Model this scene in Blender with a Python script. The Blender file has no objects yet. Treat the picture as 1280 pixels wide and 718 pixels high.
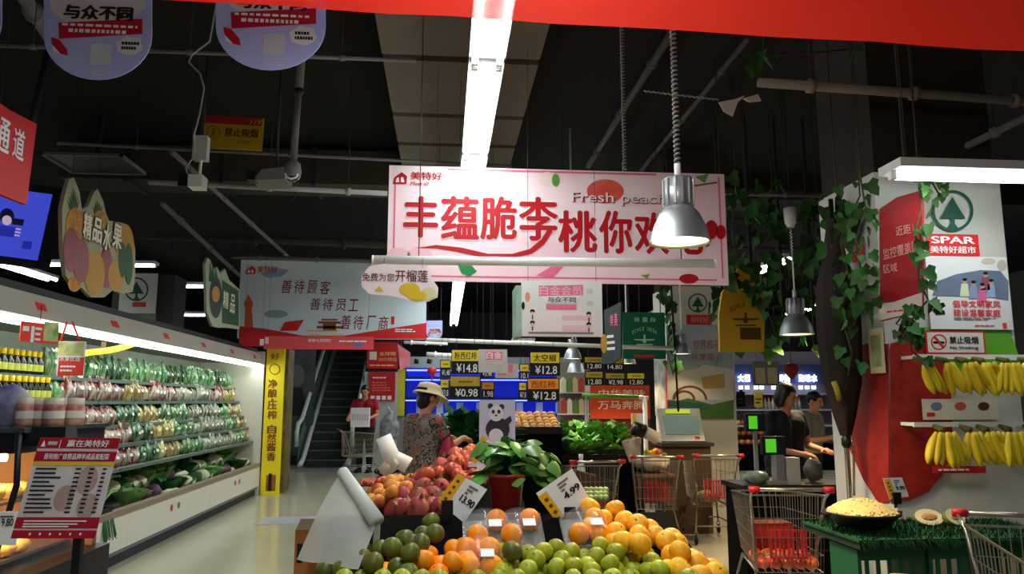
import bpy, math, random
from mathutils import Vector, Matrix, Euler
random.seed(7)
R = math.radians
scene = bpy.context.scene
col = scene.collection

# ------------------------------------------------------------------ camera
FPX = 950.0                                   # focal length in pixels of the 1280 x 718 frame
YAW, PITCH, EYE = R(5.06), R(8.56), 1.45
cam_d = bpy.data.cameras.new('camera'); cam = bpy.data.objects.new('camera', cam_d); col.objects.link(cam)
cam.location = (0, 0, EYE); cam.rotation_euler = (R(90) + PITCH, 0, -YAW)
cam_d.sensor_width = 36; cam_d.lens = 36 * FPX / 1280; cam_d.clip_start = .05; cam_d.clip_end = 200
scene.camera = cam

# ------------------------------------------------------------------ world, exposure
w = bpy.data.worlds.new('store_air'); scene.world = w; w.use_nodes = True
w.node_tree.nodes['Background'].inputs[0].default_value = (.75, .85, 1, 1)
w.node_tree.nodes['Background'].inputs[1].default_value = .02
vs = scene.view_settings
vs.view_transform = 'Standard'; vs.look = 'None'; vs.gamma = 1; vs.use_curve_mapping = False
vs.exposure = 0.3
TUBE, TUBE_COL = 15.0, (.94, 1, .95)            # brightness and colour of the fluorescent tubes
TUBE_AREA = 17.0                                # watts of light thrown by one long fixture
CHILL_AREA = 4.5
PEND = 190.0
WARM = (1, .74, .40)

# ------------------------------------------------------------------ helpers
_r = Vector((math.cos(YAW), -math.sin(YAW), 0))
_f = Vector((math.sin(YAW) * math.cos(PITCH), math.cos(YAW) * math.cos(PITCH), math.sin(PITCH)))
_u = _r.cross(_f)
def ray(px, py): return _f * FPX + _r * (px - 640) + _u * (359 - py)
EYEV = Vector((0, 0, EYE))
def P(px, py, Y):
    d = ray(px, py); return EYEV + d * (Y / d.y)
def PX(px, py, X):
    d = ray(px, py); return EYEV + d * (X / d.x)
def PZ(px, py, Z):
    d = ray(px, py); return EYEV + d * ((Z - EYE) / d.z)
def PS(px, py, a, b, y0):                     # on the slope z = a + b (y - y0)
    d = ray(px, py); t = (a - b * y0 - EYE) / (d.z - b * d.y); return EYEV + d * t

def lin(c):
    if isinstance(c, str):
        c = c.lstrip('#'); c = [int(c[i:i + 2], 16) / 255 for i in (0, 2, 4)]
        c = [x / 12.92 if x <= .04045 else ((x + .055) / 1.055) ** 2.4 for x in c]
    return (c[0], c[1], c[2], 1)

_M = {}
def mat(name, c, rough=.5, metal=0, emit=0, emit_c=None, noise=None, rand=0, bump=None, coat=0, clear=0, transl=0, sss=0, c2=None, spec=.28):
    """procedural material: noise=(scale, amount) mottles towards c2, rand = value change per object"""
    if name in _M: return _M[name]
    m = bpy.data.materials.new(name); m.use_nodes = True; _M[name] = m
    nt = m.node_tree; N = nt.nodes; L = nt.links; b = N['Principled BSDF']; out = N['Material Output']
    b.inputs['Base Color'].default_value = lin(c); b.inputs['Roughness'].default_value = rough
    b.inputs['Metallic'].default_value = metal; b.inputs['Coat Weight'].default_value = coat
    b.inputs['Specular IOR Level'].default_value = spec
    if sss: b.inputs['Subsurface Weight'].default_value = sss; b.inputs['Subsurface Radius'].default_value = (.01, .006, .003)
    m.diffuse_color = lin(c)
    tc = N.new('ShaderNodeTexCoord'); sock = None
    if noise:
        n = N.new('ShaderNodeTexNoise'); n.inputs['Scale'].default_value = noise[0]; n.inputs['Detail'].default_value = 4
        L.new(tc.outputs['Object'], n.inputs['Vector'])
        rp = N.new('ShaderNodeValToRGB'); L.new(n.outputs['Fac'], rp.inputs['Fac'])
        lo, hi = (.5 - .5 * noise[2], .5 + .5 * noise[2]) if len(noise) > 2 else (.3, .7)
        rp.color_ramp.elements[0].position = lo; rp.color_ramp.elements[1].position = hi
        a, d = lin(c), lin(c2) if c2 else tuple(x * .6 for x in lin(c)[:3]) + (1,)
        k = noise[1]; d = tuple(a[i] * (1 - k) + d[i] * k for i in range(3)) + (1,)
        rp.color_ramp.elements[0].color = a; rp.color_ramp.elements[1].color = d
        sock = rp.outputs['Color']
    if rand:
        oi = N.new('ShaderNodeObjectInfo'); mr = N.new('ShaderNodeMapRange')
        L.new(oi.outputs['Random'], mr.inputs['Value']); mr.inputs['To Min'].default_value = 1 - rand; mr.inputs['To Max'].default_value = 1 + rand
        hs = N.new('ShaderNodeHueSaturation'); L.new(mr.outputs['Result'], hs.inputs['Value'])
        mh = N.new('ShaderNodeMapRange'); L.new(oi.outputs['Random'], mh.inputs['Value'])
        mh.inputs['To Min'].default_value = .5 - rand * .06; mh.inputs['To Max'].default_value = .5 + rand * .06
        L.new(mh.outputs['Result'], hs.inputs['Hue'])
        if sock: L.new(sock, hs.inputs['Color'])
        else: hs.inputs['Color'].default_value = lin(c)
        sock = hs.outputs['Color']
    if sock: L.new(sock, b.inputs['Base Color'])
    if bump:
        n = N.new('ShaderNodeTexNoise'); n.inputs['Scale'].default_value = bump[0]; L.new(tc.outputs['Object'], n.inputs['Vector'])
        bp = N.new('ShaderNodeBump'); bp.inputs['Strength'].default_value = bump[1]; bp.inputs['Distance'].default_value = .01
        L.new(n.outputs['Fac'], bp.inputs['Height']); L.new(bp.outputs['Normal'], b.inputs['Normal'])
    if emit:
        b.inputs['Emission Color'].default_value = lin(emit_c or c); b.inputs['Emission Strength'].default_value = emit
    last = b.outputs[0]
    if transl:
        t = N.new('ShaderNodeBsdfTranslucent'); t.inputs[0].default_value = lin(c); mx = N.new('ShaderNodeMixShader'); mx.inputs[0].default_value = transl
        L.new(last, mx.inputs[1]); L.new(t.outputs[0], mx.inputs[2]); last = mx.outputs[0]
    if clear:
        t = N.new('ShaderNodeBsdfTransparent'); mx = N.new('ShaderNodeMixShader'); mx.inputs[0].default_value = clear
        L.new(last, mx.inputs[1]); L.new(t.outputs[0], mx.inputs[2]); last = mx.outputs[0]
    L.new(last, out.inputs[0])
    return m

class MB:
    """collects shapes into ONE mesh"""
    def __init__(s): s.v = []; s.f = []; s.m = []; s.sm = []; s.mi = 0; s.M = Matrix()
    def add(s, vs, fs, smooth=False):
        o = len(s.v); s.v += [tuple(s.M @ Vector(p)) for p in vs]
        for f in fs: s.f.append([o + i for i in f]); s.m.append(s.mi); s.sm.append(smooth)
        return s
    def box(s, x0, y0, z0, x1, y1, z1):
        return s.add([(x0, y0, z0), (x1, y0, z0), (x1, y1, z0), (x0, y1, z0), (x0, y0, z1), (x1, y0, z1), (x1, y1, z1), (x0, y1, z1)],
                     [(3, 2, 1, 0), (4, 5, 6, 7), (0, 1, 5, 4), (1, 2, 6, 5), (2, 3, 7, 6), (3, 0, 4, 7)])
    def bbox(s, c, d): return s.box(c[0] - d[0] / 2, c[1] - d[1] / 2, c[2] - d[2] / 2, c[0] + d[0] / 2, c[1] + d[1] / 2, c[2] + d[2] / 2)
    def hexa(s, p):                            # eight points: bottom four, top four
        return s.add(p, [(3, 2, 1, 0), (4, 5, 6, 7), (0, 1, 5, 4), (1, 2, 6, 5), (2, 3, 7, 6), (3, 0, 4, 7)])
    def tube(s, pts, r, n=8, caps=True, smooth=True):
        pts = [Vector(p) for p in pts]; rs = r if isinstance(r, (list, tuple)) else [r] * len(pts)
        vs = []; up = None
        for i, p in enumerate(pts):
            t = (pts[min(i + 1, len(pts) - 1)] - pts[max(i - 1, 0)]).normalized()
            if up is None: up = Vector((0, 0, 1)) if abs(t.z) < .9 else Vector((1, 0, 0))
            a = t.cross(up)
            if a.length < 1e-5: a = t.orthogonal()
            a.normalize(); b = a.cross(t).normalized(); up = b
            for k in range(n):
                q = 2 * math.pi * k / n + math.pi / n; vs.append(p + (a * math.cos(q) + b * math.sin(q)) * rs[i])
        fs = [(i * n + k, i * n + (k + 1) % n, (i + 1) * n + (k + 1) % n, (i + 1) * n + k) for i in range(len(pts) - 1) for k in range(n)]
        if caps: fs += [tuple(reversed(range(n))), tuple(range((len(pts) - 1) * n, len(pts) * n))]
        return s.add(vs, fs, smooth)
    def lathe(s, prof, n=20, c=(0, 0, 0), smooth=True, close=False):
        vs = []
        for r, z in prof:
            for k in range(n): q = 2 * math.pi * k / n; vs.append((c[0] + r * math.cos(q), c[1] + r * math.sin(q), c[2] + z))
        fs = [(i * n + k, i * n + (k + 1) % n, (i + 1) * n + (k + 1) % n, (i + 1) * n + k) for i in range(len(prof) - 1) for k in range(n)]
        if close: fs += [tuple(reversed(range(n))), tuple(range((len(prof) - 1) * n, len(prof) * n))]
        return s.add(vs, fs, smooth)
    def ell(s, c, r, rot=None, n=12, m=8, warp=None):
        r = (r, r, r) if not isinstance(r, (tuple, list)) else r; vs = []; c = Vector(c)
        for i in range(1, m):
            a = math.pi * i / m
            for k in range(n): q = 2 * math.pi * k / n; vs.append(Vector((math.sin(a) * math.cos(q), math.sin(a) * math.sin(q), math.cos(a))))
        vs += [Vector((0, 0, 1)), Vector((0, 0, -1))]
        out = []
        for p in vs:
            if warp: p = Vector(warp(p))
            p = Vector((p.x * r[0], p.y * r[1], p.z * r[2]))
            if rot: p = rot @ p
            out.append(c + p)
        fs = [(i * n + k, (i + 1) * n + k, (i + 1) * n + (k + 1) % n, i * n + (k + 1) % n) for i in range(m - 2) for k in range(n)]
        T, B = (m - 1) * n, (m - 1) * n + 1
        fs += [(T, k, (k + 1) % n) for k in range(n)] + [(B, (m - 2) * n + (k + 1) % n, (m - 2) * n + k) for k in range(n)]
        return s.add(out, fs, True)
    def poly(s, pts, y0, y1):                  # outline in x,z pushed out from y0 (front) to y1
        n = len(pts); a = sum(pts[i][0] * pts[(i + 1) % n][1] - pts[(i + 1) % n][0] * pts[i][1] for i in range(n))
        if a < 0: pts = list(reversed(pts))
        vs = [(x, y0, z) for x, z in pts] + [(x, y1, z) for x, z in pts]
        fs = [tuple(range(n)), tuple(reversed(range(n, 2 * n)))] + [(i, n + i, n + (i + 1) % n, (i + 1) % n) for i in range(n)]
        return s.add(vs, fs)
    def cap(s, p, q, r1, r2, n=12):            # tapered capsule
        p, q = Vector(p), Vector(q); d = (q - p); L = max(d.length, 1e-4); t = d / L
        pts, rs = [], []
        for k in (-1, -.92, -.7, -.38): pts.append(p + t * r1 * k); rs.append(r1 * math.sqrt(max(.0004, 1 - k * k)))
        pts.append(p); rs.append(r1); pts.append(q); rs.append(r2)
        for k in (.38, .7, .92, 1): pts.append(q + t * r2 * k); rs.append(r2 * math.sqrt(max(.0004, 1 - k * k)))
        return s.tube(pts, rs, n)
    def mesh(s, name, mats):
        me = bpy.data.meshes.new(name); me.from_pydata(s.v, [], s.f)
        for m in (mats if isinstance(mats, (list, tuple)) else [mats]): me.materials.append(m)
        me.polygons.foreach_set('material_index', s.m); me.polygons.foreach_set('use_smooth', s.sm); me.update()
        return me
    def build(s, name, mats, parent=None, loc=(0, 0, 0), rot=(0, 0, 0)):
        return put(name, s.mesh(name, mats), parent, loc, rot)

def put(name, me, parent=None, loc=(0, 0, 0), rot=(0, 0, 0), scale=None):
    o = bpy.data.objects.new(name, me); col.objects.link(o); o.parent = parent; o.location = loc; o.rotation_euler = rot
    if scale: o.scale = scale if isinstance(scale, (tuple, list)) else (scale,) * 3
    return o
def tag(o, label=None, cat=None, group=None, kind=None):
    if label: o['label'] = label
    if cat: o['category'] = cat
    if group: o['group'] = group
    if kind: o['kind'] = kind
    return o
def thing(name, label, cat, loc=(0, 0, 0), rot=(0, 0, 0), group=None):
    o = bpy.data.objects.new(name, None); o.empty_display_size = .1; col.objects.link(o)
    o.location = loc; o.rotation_euler = rot if isinstance(rot, (tuple, list, Euler)) else (0, 0, rot)
    return tag(o, label, cat, group)
_kids = {}
def clone(o, loc, rot=None, label=None, group=None, scale=None, parent=None):
    c = o.copy(); col.objects.link(c); c.parent = parent
    if loc is not None: c.location = loc
    if rot is not None: c.rotation_euler = rot
    if label: c['label'] = label
    if group: c['group'] = group
    if scale: c.scale = (scale,) * 3 if not isinstance(scale, (tuple, list)) else scale
    kids = _kids.setdefault(o.name, list(o.children))
    for k in kids: clone(k, None, parent=c)
    return c
def lamp(kind, name, loc, watts, colr, parent=None, rot=(0, 0, 0), size=None, spot=None, blend=.5, radius=.05, spread=R(180)):
    d = bpy.data.lights.new(name, kind); d.energy = watts; d.color = colr
    if kind == 'AREA': d.shape = 'RECTANGLE'; d.size, d.size_y = size; d.spread = spread
    else: d.shadow_soft_size = radius
    if kind == 'SPOT': d.spot_size = spot; d.spot_blend = blend
    o = bpy.data.objects.new(name, d); col.objects.link(o); o.parent = parent; o.location = loc; o.rotation_euler = rot
    return o

_tx = {}
def text_mesh(s, bold=0.0, shear=0):
    k = (s, bold, shear)
    if k in _tx: return _tx[k]
    cu = bpy.data.curves.new('lettering', 'FONT'); cu.body = s; cu.shear = shear; cu.resolution_u = 3
    cu.fill_mode = 'FRONT'; cu.align_x = 'LEFT'
    o = bpy.data.objects.new('t', cu); me0 = o.to_mesh()
    vs = [tuple(v.co) for v in me0.vertices]; fs = [tuple(p.vertices) for p in me0.polygons]
    o.to_mesh_clear(); bpy.data.objects.remove(o); bpy.data.curves.remove(cu)
    xs = [v[0] for v in vs] or [0]; ys = [v[1] for v in vs] or [0]
    x0, x1, y0, y1 = min(xs), max(xs), min(ys), max(ys)
    vs = [((v[0] - x0) / max(x1 - x0, 1e-6) - .5, 0, (v[1] - y0) / max(y1 - y0, 1e-6) - .5) for v in vs]
    if bold > .004:                            # heavier strokes: the same outline laid a little to each side
        n = len(vs); W, H = max(x1 - x0, 1e-6), max(y1 - y0, 1e-6); b_, f_ = [], []
        for j, (dx, dy) in enumerate(((-1, 0), (1, 0), (0, 1), (0, -1))):
            f_ += [tuple(i + len(b_) for i in f) for f in fs]; b_ += [(v[0] + dx * bold / W, -j * .0004, v[2] + dy * bold * .6 / H) for v in vs]
        k2 = (1 + 2 * bold / W, 1 + 1.2 * bold / H); vs = [(v[0] / k2[0], v[1], v[2] / k2[1]) for v in b_]; fs = f_
    _tx[k] = (vs, fs); return _tx[k]

class Board:
    """a flat sign, built in its own plane; pixel rectangles of the photograph are measured onto that plane"""
    def __init__(s, name, label, cat, x0, y0, x1, y1, Y, m, th=.012, rz=0, tilt=0, roll=0, group=None, outline=None, X=None, kind=None, pname='panel', at=None):
        s.px = (x0, y0, x1, y1); s.th = th; cx, cy = (x0 + x1) / 2, (y0 + y1) / 2
        s.O = at or (PX(cx, cy, X) if X is not None else P(cx, cy, Y))
        e = Matrix.Rotation(rz, 3, 'Z') @ Matrix.Rotation(-tilt, 3, 'X') @ Matrix.Rotation(roll, 3, 'Y'); s.R = e; s.Ri = e.transposed()
        s.root = thing(name, label, cat, s.O, e.to_euler(), group)
        if kind: s.root['kind'] = kind
        if m:
            mb = MB()
            if outline: mb.poly([s.uv(*p) for p in outline], -th / 2, th / 2)
            else:
                a, b, c, d = s.box(x0, y0, x1, y1); mb.box(a, -th / 2, b, c, th / 2, d)
            s.panel = mb.build(pname, m, s.root)
    def uv(s, px, py):
        d = ray(px, py); n = s.R @ Vector((0, 1, 0)); t = n.dot(s.O - EYEV) / n.dot(d)
        q = s.Ri @ (EYEV + d * t - s.O); return (q.x, q.z)
    def box(s, x0, y0, x1, y1):
        cx, cy = (x0 + x1) / 2, (y0 + y1) / 2
        a, c = s.uv(x0, cy)[0], s.uv(x1, cy)[0]; b, d = s.uv(cx, y1)[1], s.uv(cx, y0)[1]
        return (min(a, c), min(b, d), max(a, c), max(b, d))
    def fy(s, layer): return -s.th / 2 - .0016 * layer
    def rect(s, x0, y0, x1, y1, m, layer=1, name='print', parent=None):
        a, b, c, d = s.box(x0, y0, x1, y1); y = s.fy(layer)
        return MB().box(a, y - .0006, b, c, y + .0006, d).build(name, m, parent or s.root)
    def shape(s, pts, m, layer=1, name='print'):
        y = s.fy(layer); return MB().poly([s.uv(*p) for p in pts], y - .0006, y + .0006).build(name, m, s.root)
    def disc(s, cx, cy, rx, ry, m, layer=1, name='print', n=24, hole=0):
        y = s.fy(layer); ring = [(cx + rx * math.cos(2 * math.pi * k / n), cy + ry * math.sin(2 * math.pi * k / n)) for k in range(n)]
        if not hole: return s.shape(ring, m, layer, name)
        ins = [(cx + (x - cx) * hole, cy + (q - cy) * hole) for x, q in ring]
        o = [s.uv(*p) for p in ring]; i = [s.uv(*p) for p in ins]
        mb = MB(); mb.add([(a, y, b) for a, b in o + i], [(k, (k + 1) % n, n + (k + 1) % n, n + k) for k in range(n)])
        return mb.build(name, m, s.root)
    def text(s, t, x0, y0, x1, y1, m, layer=2, bold=.012, shear=0, name='lettering', slope=0):
        a, b, c, d = s.box(x0, y0, x1, y1); y = s.fy(layer); vs, fs = text_mesh(t, bold, shear)
        cx, cz, sx, sz = (a + c) / 2, (b + d) / 2, c - a, d - b
        mb = MB(); mb.add([(cx + v[0] * sx, y + v[1], cz + v[2] * sz - slope * v[0] * sx) for v in vs], fs)
        return mb.build(name, m, s.root)
    def lines(s, x0, y0, x1, y1, n, m, layer=2, fill=.45, name='small_print', gaps=4, jag=.3):
        a, b, c, d = s.box(x0, y0, x1, y1); y = s.fy(layer); h = (d - b) / n; mb = MB()
        for i in range(n):
            z = d - h * (i + .5); x = a; e = c - (c - a) * jag * random.random()
            while x < e:
                l = (c - a) / gaps * random.uniform(.5, 1); q = min(e, x + l)
                mb.box(x, y - .0005, z - h * fill / 2, q, y + .0005, z + h * fill / 2); x = q + (c - a) * .03
        return mb.build(name, m, s.root)
    def wire(s, px, py, ztop, r=.002, m=None):
        u, z = s.uv(px, py); up = s.Ri @ Vector((0, 0, 1)); L = ztop - (s.O + s.R @ Vector((u, 0, z))).z
        return MB().tube([(u, 0, z - .01), Vector((u, 0, z)) + up * L], r, 4, smooth=False).build('wire', m or M_wire, s.root)

# common materials
M_wire = mat('wire', '#2c2b2d', .6)
M_white = mat('white_plastic', '#e8e9ea', .4)
M_paper = mat('paper', '#eceef2', .7)
M_black = mat('black_plastic', '#121214', .45)
M_dark = mat('dark_steel', '#232126', .6)
M_chrome = mat('chrome', '#b9b6b2', .25, 1)
M_grey = mat('grey_paint', '#77767a', .6)
M_red = mat('sign_red', '#c9242b', .5)
M_red2 = mat('plastic_red', '#d01f28', .4)
M_yel = mat('sign_yellow', '#f2dc1c', .5)
M_green = mat('sign_green', '#0b6b43', .5)
M_pink = mat('sign_pink', '#f0789a', .5)
M_ink = mat('ink_black', '#16161a', .6)
M_tube = mat('tube_glow', '#ffffff', .4, emit=TUBE, emit_c=TUBE_COL)
CEIL = 4.6
# ================================================================== setting
m_floor = mat('polished_floor', '#b8b29c', .16, noise=(1.3, .35), c2='#a09a86', spec=.6)
m_ceil = mat('dark_ceiling', '#0e0c0d', .92, noise=(.8, .5))
m_wall = mat('dim_wall', '#4b484a', .8)
def structure(name, mb, m): return tag(mb.build(name, m), kind='structure')
structure('floor', MB().box(-12, -6, -.1, 14, 27, 0), m_floor)
structure('ceiling', MB().box(-12, -6, CEIL, 14, 27, CEIL + .1), m_ceil)
structure('wall_back', MB().box(-12, 27, 0, 14, 27.2, CEIL), m_wall)
structure('wall_left', MB().box(-12.2, -6, 0, -12, 27, CEIL), m_wall)
structure('wall_right', MB().box(14, -6, 0, 14.2, 27, CEIL), m_wall)

# ---------------------------------------------------------- fluorescent runs
m_house = mat('lamp_housing', '#c9ccd0', .5)
def fixture(label, loc, rz=0, L=1.75, watts=TUBE_AREA, group=None, hang=CEIL, two=True):
    t = thing('fluorescent_lamp', label, 'lamp', loc, rz, group)
    MB().box(-.11, -L / 2, .02, .11, L / 2, .07).build('housing', m_house, t)
    for x in ((-.075, .075) if two else (0,)):
        MB().tube([(x, -L / 2 + .03, -.012), (x, L / 2 - .03, -.012)], .019, 10).build('tube', M_tube, t)
        
        for y0 in (-L / 2, L / 2 - .03): MB().box(x - .02, y0, -.03, x + .02, y0 + .03, .02).build('end_cap', M_white, t)
    if hang:
        for y in (-L * .4, L * .4):
            MB().tube([(0, y, .07), (0, y, hang - loc[2])], .003, 4).build('wire', M_wire, t)
    if watts: lamp('AREA', 'lamp_light', (0, 0, -.04), watts, TUBE_COL, t, size=(.2, L), spread=R(172))
    return t
ys = [-3.7 + 1.8 * i for i in range(14)]
for i, y in enumerate(ys):
    k = i - 4                                 # counted from the red banner on; those before it are unseen, added as fill
    lb = 'twin tube fluorescent lamp of the long bright run, %s beyond the red banner' % ('first', 'second', 'third', 'fourth', 'fifth', 'sixth', 'seventh', 'eighth', 'ninth', 'tenth')[k] if k >= 0 else 'twin tube fluorescent lamp added unseen overhead as fill, continuing the run before the red banner'
    fixture(lb, (.235, y, 3.5), 0, group='lamps of the long fluorescent run')

# ---------------------------------------------------------- duct and pipes under the ceiling
m_duct = mat('dusty_duct', '#6b655c', .8, noise=(3, .3))
def along(y): return 950 * 2.75 / (502 - y)
d = thing('air_duct', 'wide dusty flat air duct along the ceiling above the lamp run', 'duct', (0, 0, 4.2))
cuts = [5.0, 5.85, 7.1, 7.95, 9.6]
for a, b in zip(cuts, cuts[1:]):
    MB().box(-.53, a + .05, 0, .74, b - .05, .25).build('duct_section', m_duct, d)
MB().box(-.5, 5.0, .06, .71, 9.6, .22).build('duct_core', M_dark, d)
for y in (5.85, 7.95): MB().box(-.5, y - .02, .2, -.47, y + .02, .4).box(.68, y - .02, .2, .71, y + .02, .4).build('hanger', M_dark, d)
m_duct2 = mat('dim_duct', '#39352f', .85)
d = thing('air_duct', 'broad grey duct crossing the ceiling behind the camera bracket', 'duct', P(330, 215, 9.2))
MB().box(-2.4, 0, -.13, 1.8, .6, .3).build('duct_body', m_duct2, d)
for x in (-1.6, -.5, .6): MB().box(x - .02, -.03, -.16, x + .02, .63, .33).build('duct_flange', M_dark, d)
m_dbrown = mat('dark_duct', '#241f1e', .9)
d = thing('air_duct', 'dark broad duct crossing the ceiling at upper right', 'duct', P(1010, 250, 10))
MB().box(-2, 0, 0, 3.6, .7, .5).build('duct_body', m_dbrown, d)
for x in (-1, .3, 1.6): MB().box(x - .02, -.03, -.03, x + .02, .73, .53).build('duct_flange', M_dark, d)
def pipe(label, a, b, r, m=M_grey, n=10, rings=3, name='ceiling_pipe', drop=True):
    a, b = Vector(a), Vector(b); t = thing(name, label, 'pipe', a)
    MB().tube([(0, 0, 0), b - a], r, n).build('pipe', m, t)
    for i in range(rings):
        p = (b - a) * ((i + .5) / rings); q = (b - a).normalized()
        MB().tube([p - q * .02, p + q * .02], r * 1.5, n).build('collar', m, t)
        if drop: MB().tube([p + Vector((0, 0, r)), p + Vector((0, 0, CEIL - (a + p).z))], .004, 4).build('hanger_rod', M_wire, t)
    return t
m_pipe = mat('pale_pipe', '#6d6a69', .7)
pipe('thin grey conduit behind the round lavender hanging cards', P(-60, 55, 5.3), P(520, 76, 5.3), .014, m_pipe)
pipe('thin pale conduit below the yellow no smoking plate', P(72, 179, 7.6), P(640, 208, 7.6), .017, m_pipe)
rail = pipe('white hanging rail with hooks below the ceiling camera', P(186, 228, 6.9), P(484, 242, 6.9), .024, mat('white_rail', '#a5a5a6', .5))
for px in (282, 367, 452, 460):
    q = P(px, 240, 6.9) - Vector(rail.location); MB().tube([q + Vector((0, 0, .02)), q + Vector((.02, 0, -.03)), q + Vector((0, 0, -.08)), q + Vector((-.02, 0, -.05))], .005, 4).build('hook', M_wire, rail)
pipe('long grey pipe running away above the chiller', P(203, 255, 9.5), P(300, 345, 14.8), .035, m_pipe)
pipe('grey pipe running away beside the ceiling bracket', P(215, 190, 7.9), P(370, 330, 14), .03, m_pipe)
pipe('thick dusty pipe at upper left corner', P(20, -20, 5), P(60, 45, 6.1), .05, m_pipe, rings=1)
pipe('dark pipe running away beside the coiled lamp cords', P(840, 40, 5.8), P(735, 208, 9.2), .035, mat('brown_pipe', '#4d4744', .7))
pipe('brown pipe running away at right of the coiled cord', P(935, 48, 5.8), P(800, 215, 9.5), .025, mat('brown_pipe', '#4d4744', .7))
pipe('long dusty beam tube crossing above the right pillar', P(948, 103, 4.3), P(1330, 130, 4.3), .03, mat('dust_tube', '#6f665f', .8))
pipe('thin pale rail above the small pendant lamp', P(905, 243, 7.1), P(1058, 246, 7.1), .016, m_pipe)
pipe('slanting dusty pipe above the right tube lamp', P(1190, 192, 4.6), P(1300, 138, 4.2), .025, m_pipe, rings=1)
pipe('long thick grey pipe crossing above the blue slogan banner', P(150, 292, 15), P(485, 305, 15), .1, m_duct2)
pipe('thin conduit crossing beneath the grey thick pipe', P(290, 321, 12.9), P(500, 328, 12.9), .035, m_pipe)
# torn cloth at the beam end
cl = MB(); a = P(925, 130, 4.55); cl.poly([(0, 0), (.09, .02), (.17, .05), (.12, .0), (.085, -.09), (.03, -.06)], -.002, .002)
cl.poly([(.16, .03), (.25, .06), (.27, .02), (.2, .01)], -.006, .012)
tag(cl.build('torn_cloth', mat('pale_cloth', '#a79a95', .9), loc=P(898, 128, 4.3)), 'scrap of pale cloth tied to the beam tube end', 'cloth')
# slim vertical rod with ceiling camera
c = thing('ceiling_camera', 'black dome camera at the end of a grey ceiling rod', 'camera', P(366, 215, 6.2))
top = P(378, 70, 6.2) - Vector(c.location); top.z = CEIL - c.location.z
MB().tube([(0, 0, .08), top * .55], [.03, .025], 10).build('lower_rod', m_pipe, c); MB().tube([top * .55, top], .035, 10).build('upper_rod', m_pipe, c)
MB().tube([top * .535, top * .565], .04, 10).build('joint_ring', M_black, c)
MB().lathe([(.02, .1), (.06, .07), (.07, 0), (.06, -.05)], 16).build('housing', M_grey, c); MB().ell((0, 0, -.04), (.056, .056, .05), n=16).build('dome', mat('dark_dome', '#0c0c10', .08, coat=1), c)
MB().tube([(-.05, -.045, -.03), (-.04, -.05, -.06), (0, -.055, -.075), (.04, -.05, -.06), (.05, -.045, -.03)], .01, 6).build('lens_ring', mat('lens_silver', '#e6e8ee', .2), c)
c = thing('ceiling_projector', 'grey box unit hung beside the dome camera', 'camera', P(345, 222, 6.6))
MB().hexa([(-.18, -.1, -.06), (.1, -.1, -.04), (.1, .2, -.04), (-.18, .2, -.06), (-.1, -.1, .04), (.1, -.1, .07), (.1, .2, .07), (-.1, .2, .04)]).build('housing', M_grey, c)
MB().box(-.22, -.12, -.06, -.15, 0, .02).build('lens_block', M_black, c); MB().tube([(0, 0, .06), (0, 0, CEIL - c.location.z)], .012, 6).build('rod', M_wire, c)
c = thing('security_camera', 'white bullet camera with black face on the white rail', 'camera', P(240, 228, 6.7))
MB().box(-.02, -.05, -.05, .1, .1, .06).build('housing', M_white, c); MB().box(-.1, -.06, -.05, -.02, .05, .06).build('lens_block', M_black, c)
MB().tube([(.06, 0, .05), (.07, 0, .28)], .014, 6).build('bracket', M_white, c); MB().box(0, -.04, .2, .12, .05, .42).build('junction_box', mat('box_white', '#b9b8b6', .5), c)
MB().tube([(-.03, 0, .05), (-.06, 0, .12), (-.02, 0, .2), (.02, 0, .22)], .006, 5).build('cable', M_white, c)
MB().tube([(.06, .02, .42), (.06, .02, CEIL - c.location.z)], .012, 6).build('rod', M_wire, c)
# looping cable
pts = [P(x, y, 5.2) for x, y in ((275, 40), (262, 52), (240, 68), (236, 78), (250, 92), (255, 110), (250, 140), (242, 170), (243, 190))]
pts[0].z = CEIL
tag(MB().tube([p - pts[-1] for p in pts], .007, 5).build('ceiling_cable', mat('cable_grey', '#8c8c90', .5), loc=pts[-1]), 'thin grey cable looping down beside the yellow plate', 'cable')
# square ceiling hatch
h = thing('ceiling_vent', 'square white framed vent in the dark ceiling', 'vent', P(120, 207, 8.5))
for a in ((-.42, -.35, .42, -.32), (-.42, .32, .42, .35), (-.42, -.35, -.39, .35), (.39, -.35, .42, .35)):
    MB().box(a[0], a[1], 0, a[2], a[3], .03).build('frame_bar', m_pipe, h)
MB().box(-.4, -.33, .01, .4, .33, .04).build('grille', M_black, h); MB().tube([(0, 0, .04), (0, 0, CEIL - h.location.z)], .03, 6).build('neck', M_dark, h)
# far tube lamps seen over the chiller and over the aisles
far = [(57, 80, 281, 14, 'small far tube lamp beside the blue television'), (-20, 50, 328, 11, 'bright tube lamp under the blue television'), (55, 78, 331, 13, 'short tube lamp left of the fruit shaped sign'),
       (166, 196, 332, 14, 'short tube lamp right of the fruit shaped sign'), (206, 256, 358, 15, 'long tube lamp left of the vegetable shaped sign'), (228, 258, 394, 19, 'thin far tube lamp low above the chiller'),
       (1005, 1025, 447, 20, 'far tube lamp beside the dark umbrella'), (930, 955, 461, 17, 'bright far tube lamp behind the staff counter'), (985, 1010, 470, 22, 'small far tube lamp behind the red lantern'),
       (1030, 1036, 455, 20, 'tiny far lamp at the pillar edge'), (640, 668, 428, 15, 'warm white tube lamp below the member card')]
for x0, x1, y, Y, lb in far:
    a, b = P(x0, y, Y), P(x1, y, Y); fixture(lb, (a + b) / 2, R(90), (b - a).length, 0, two=False)
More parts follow.
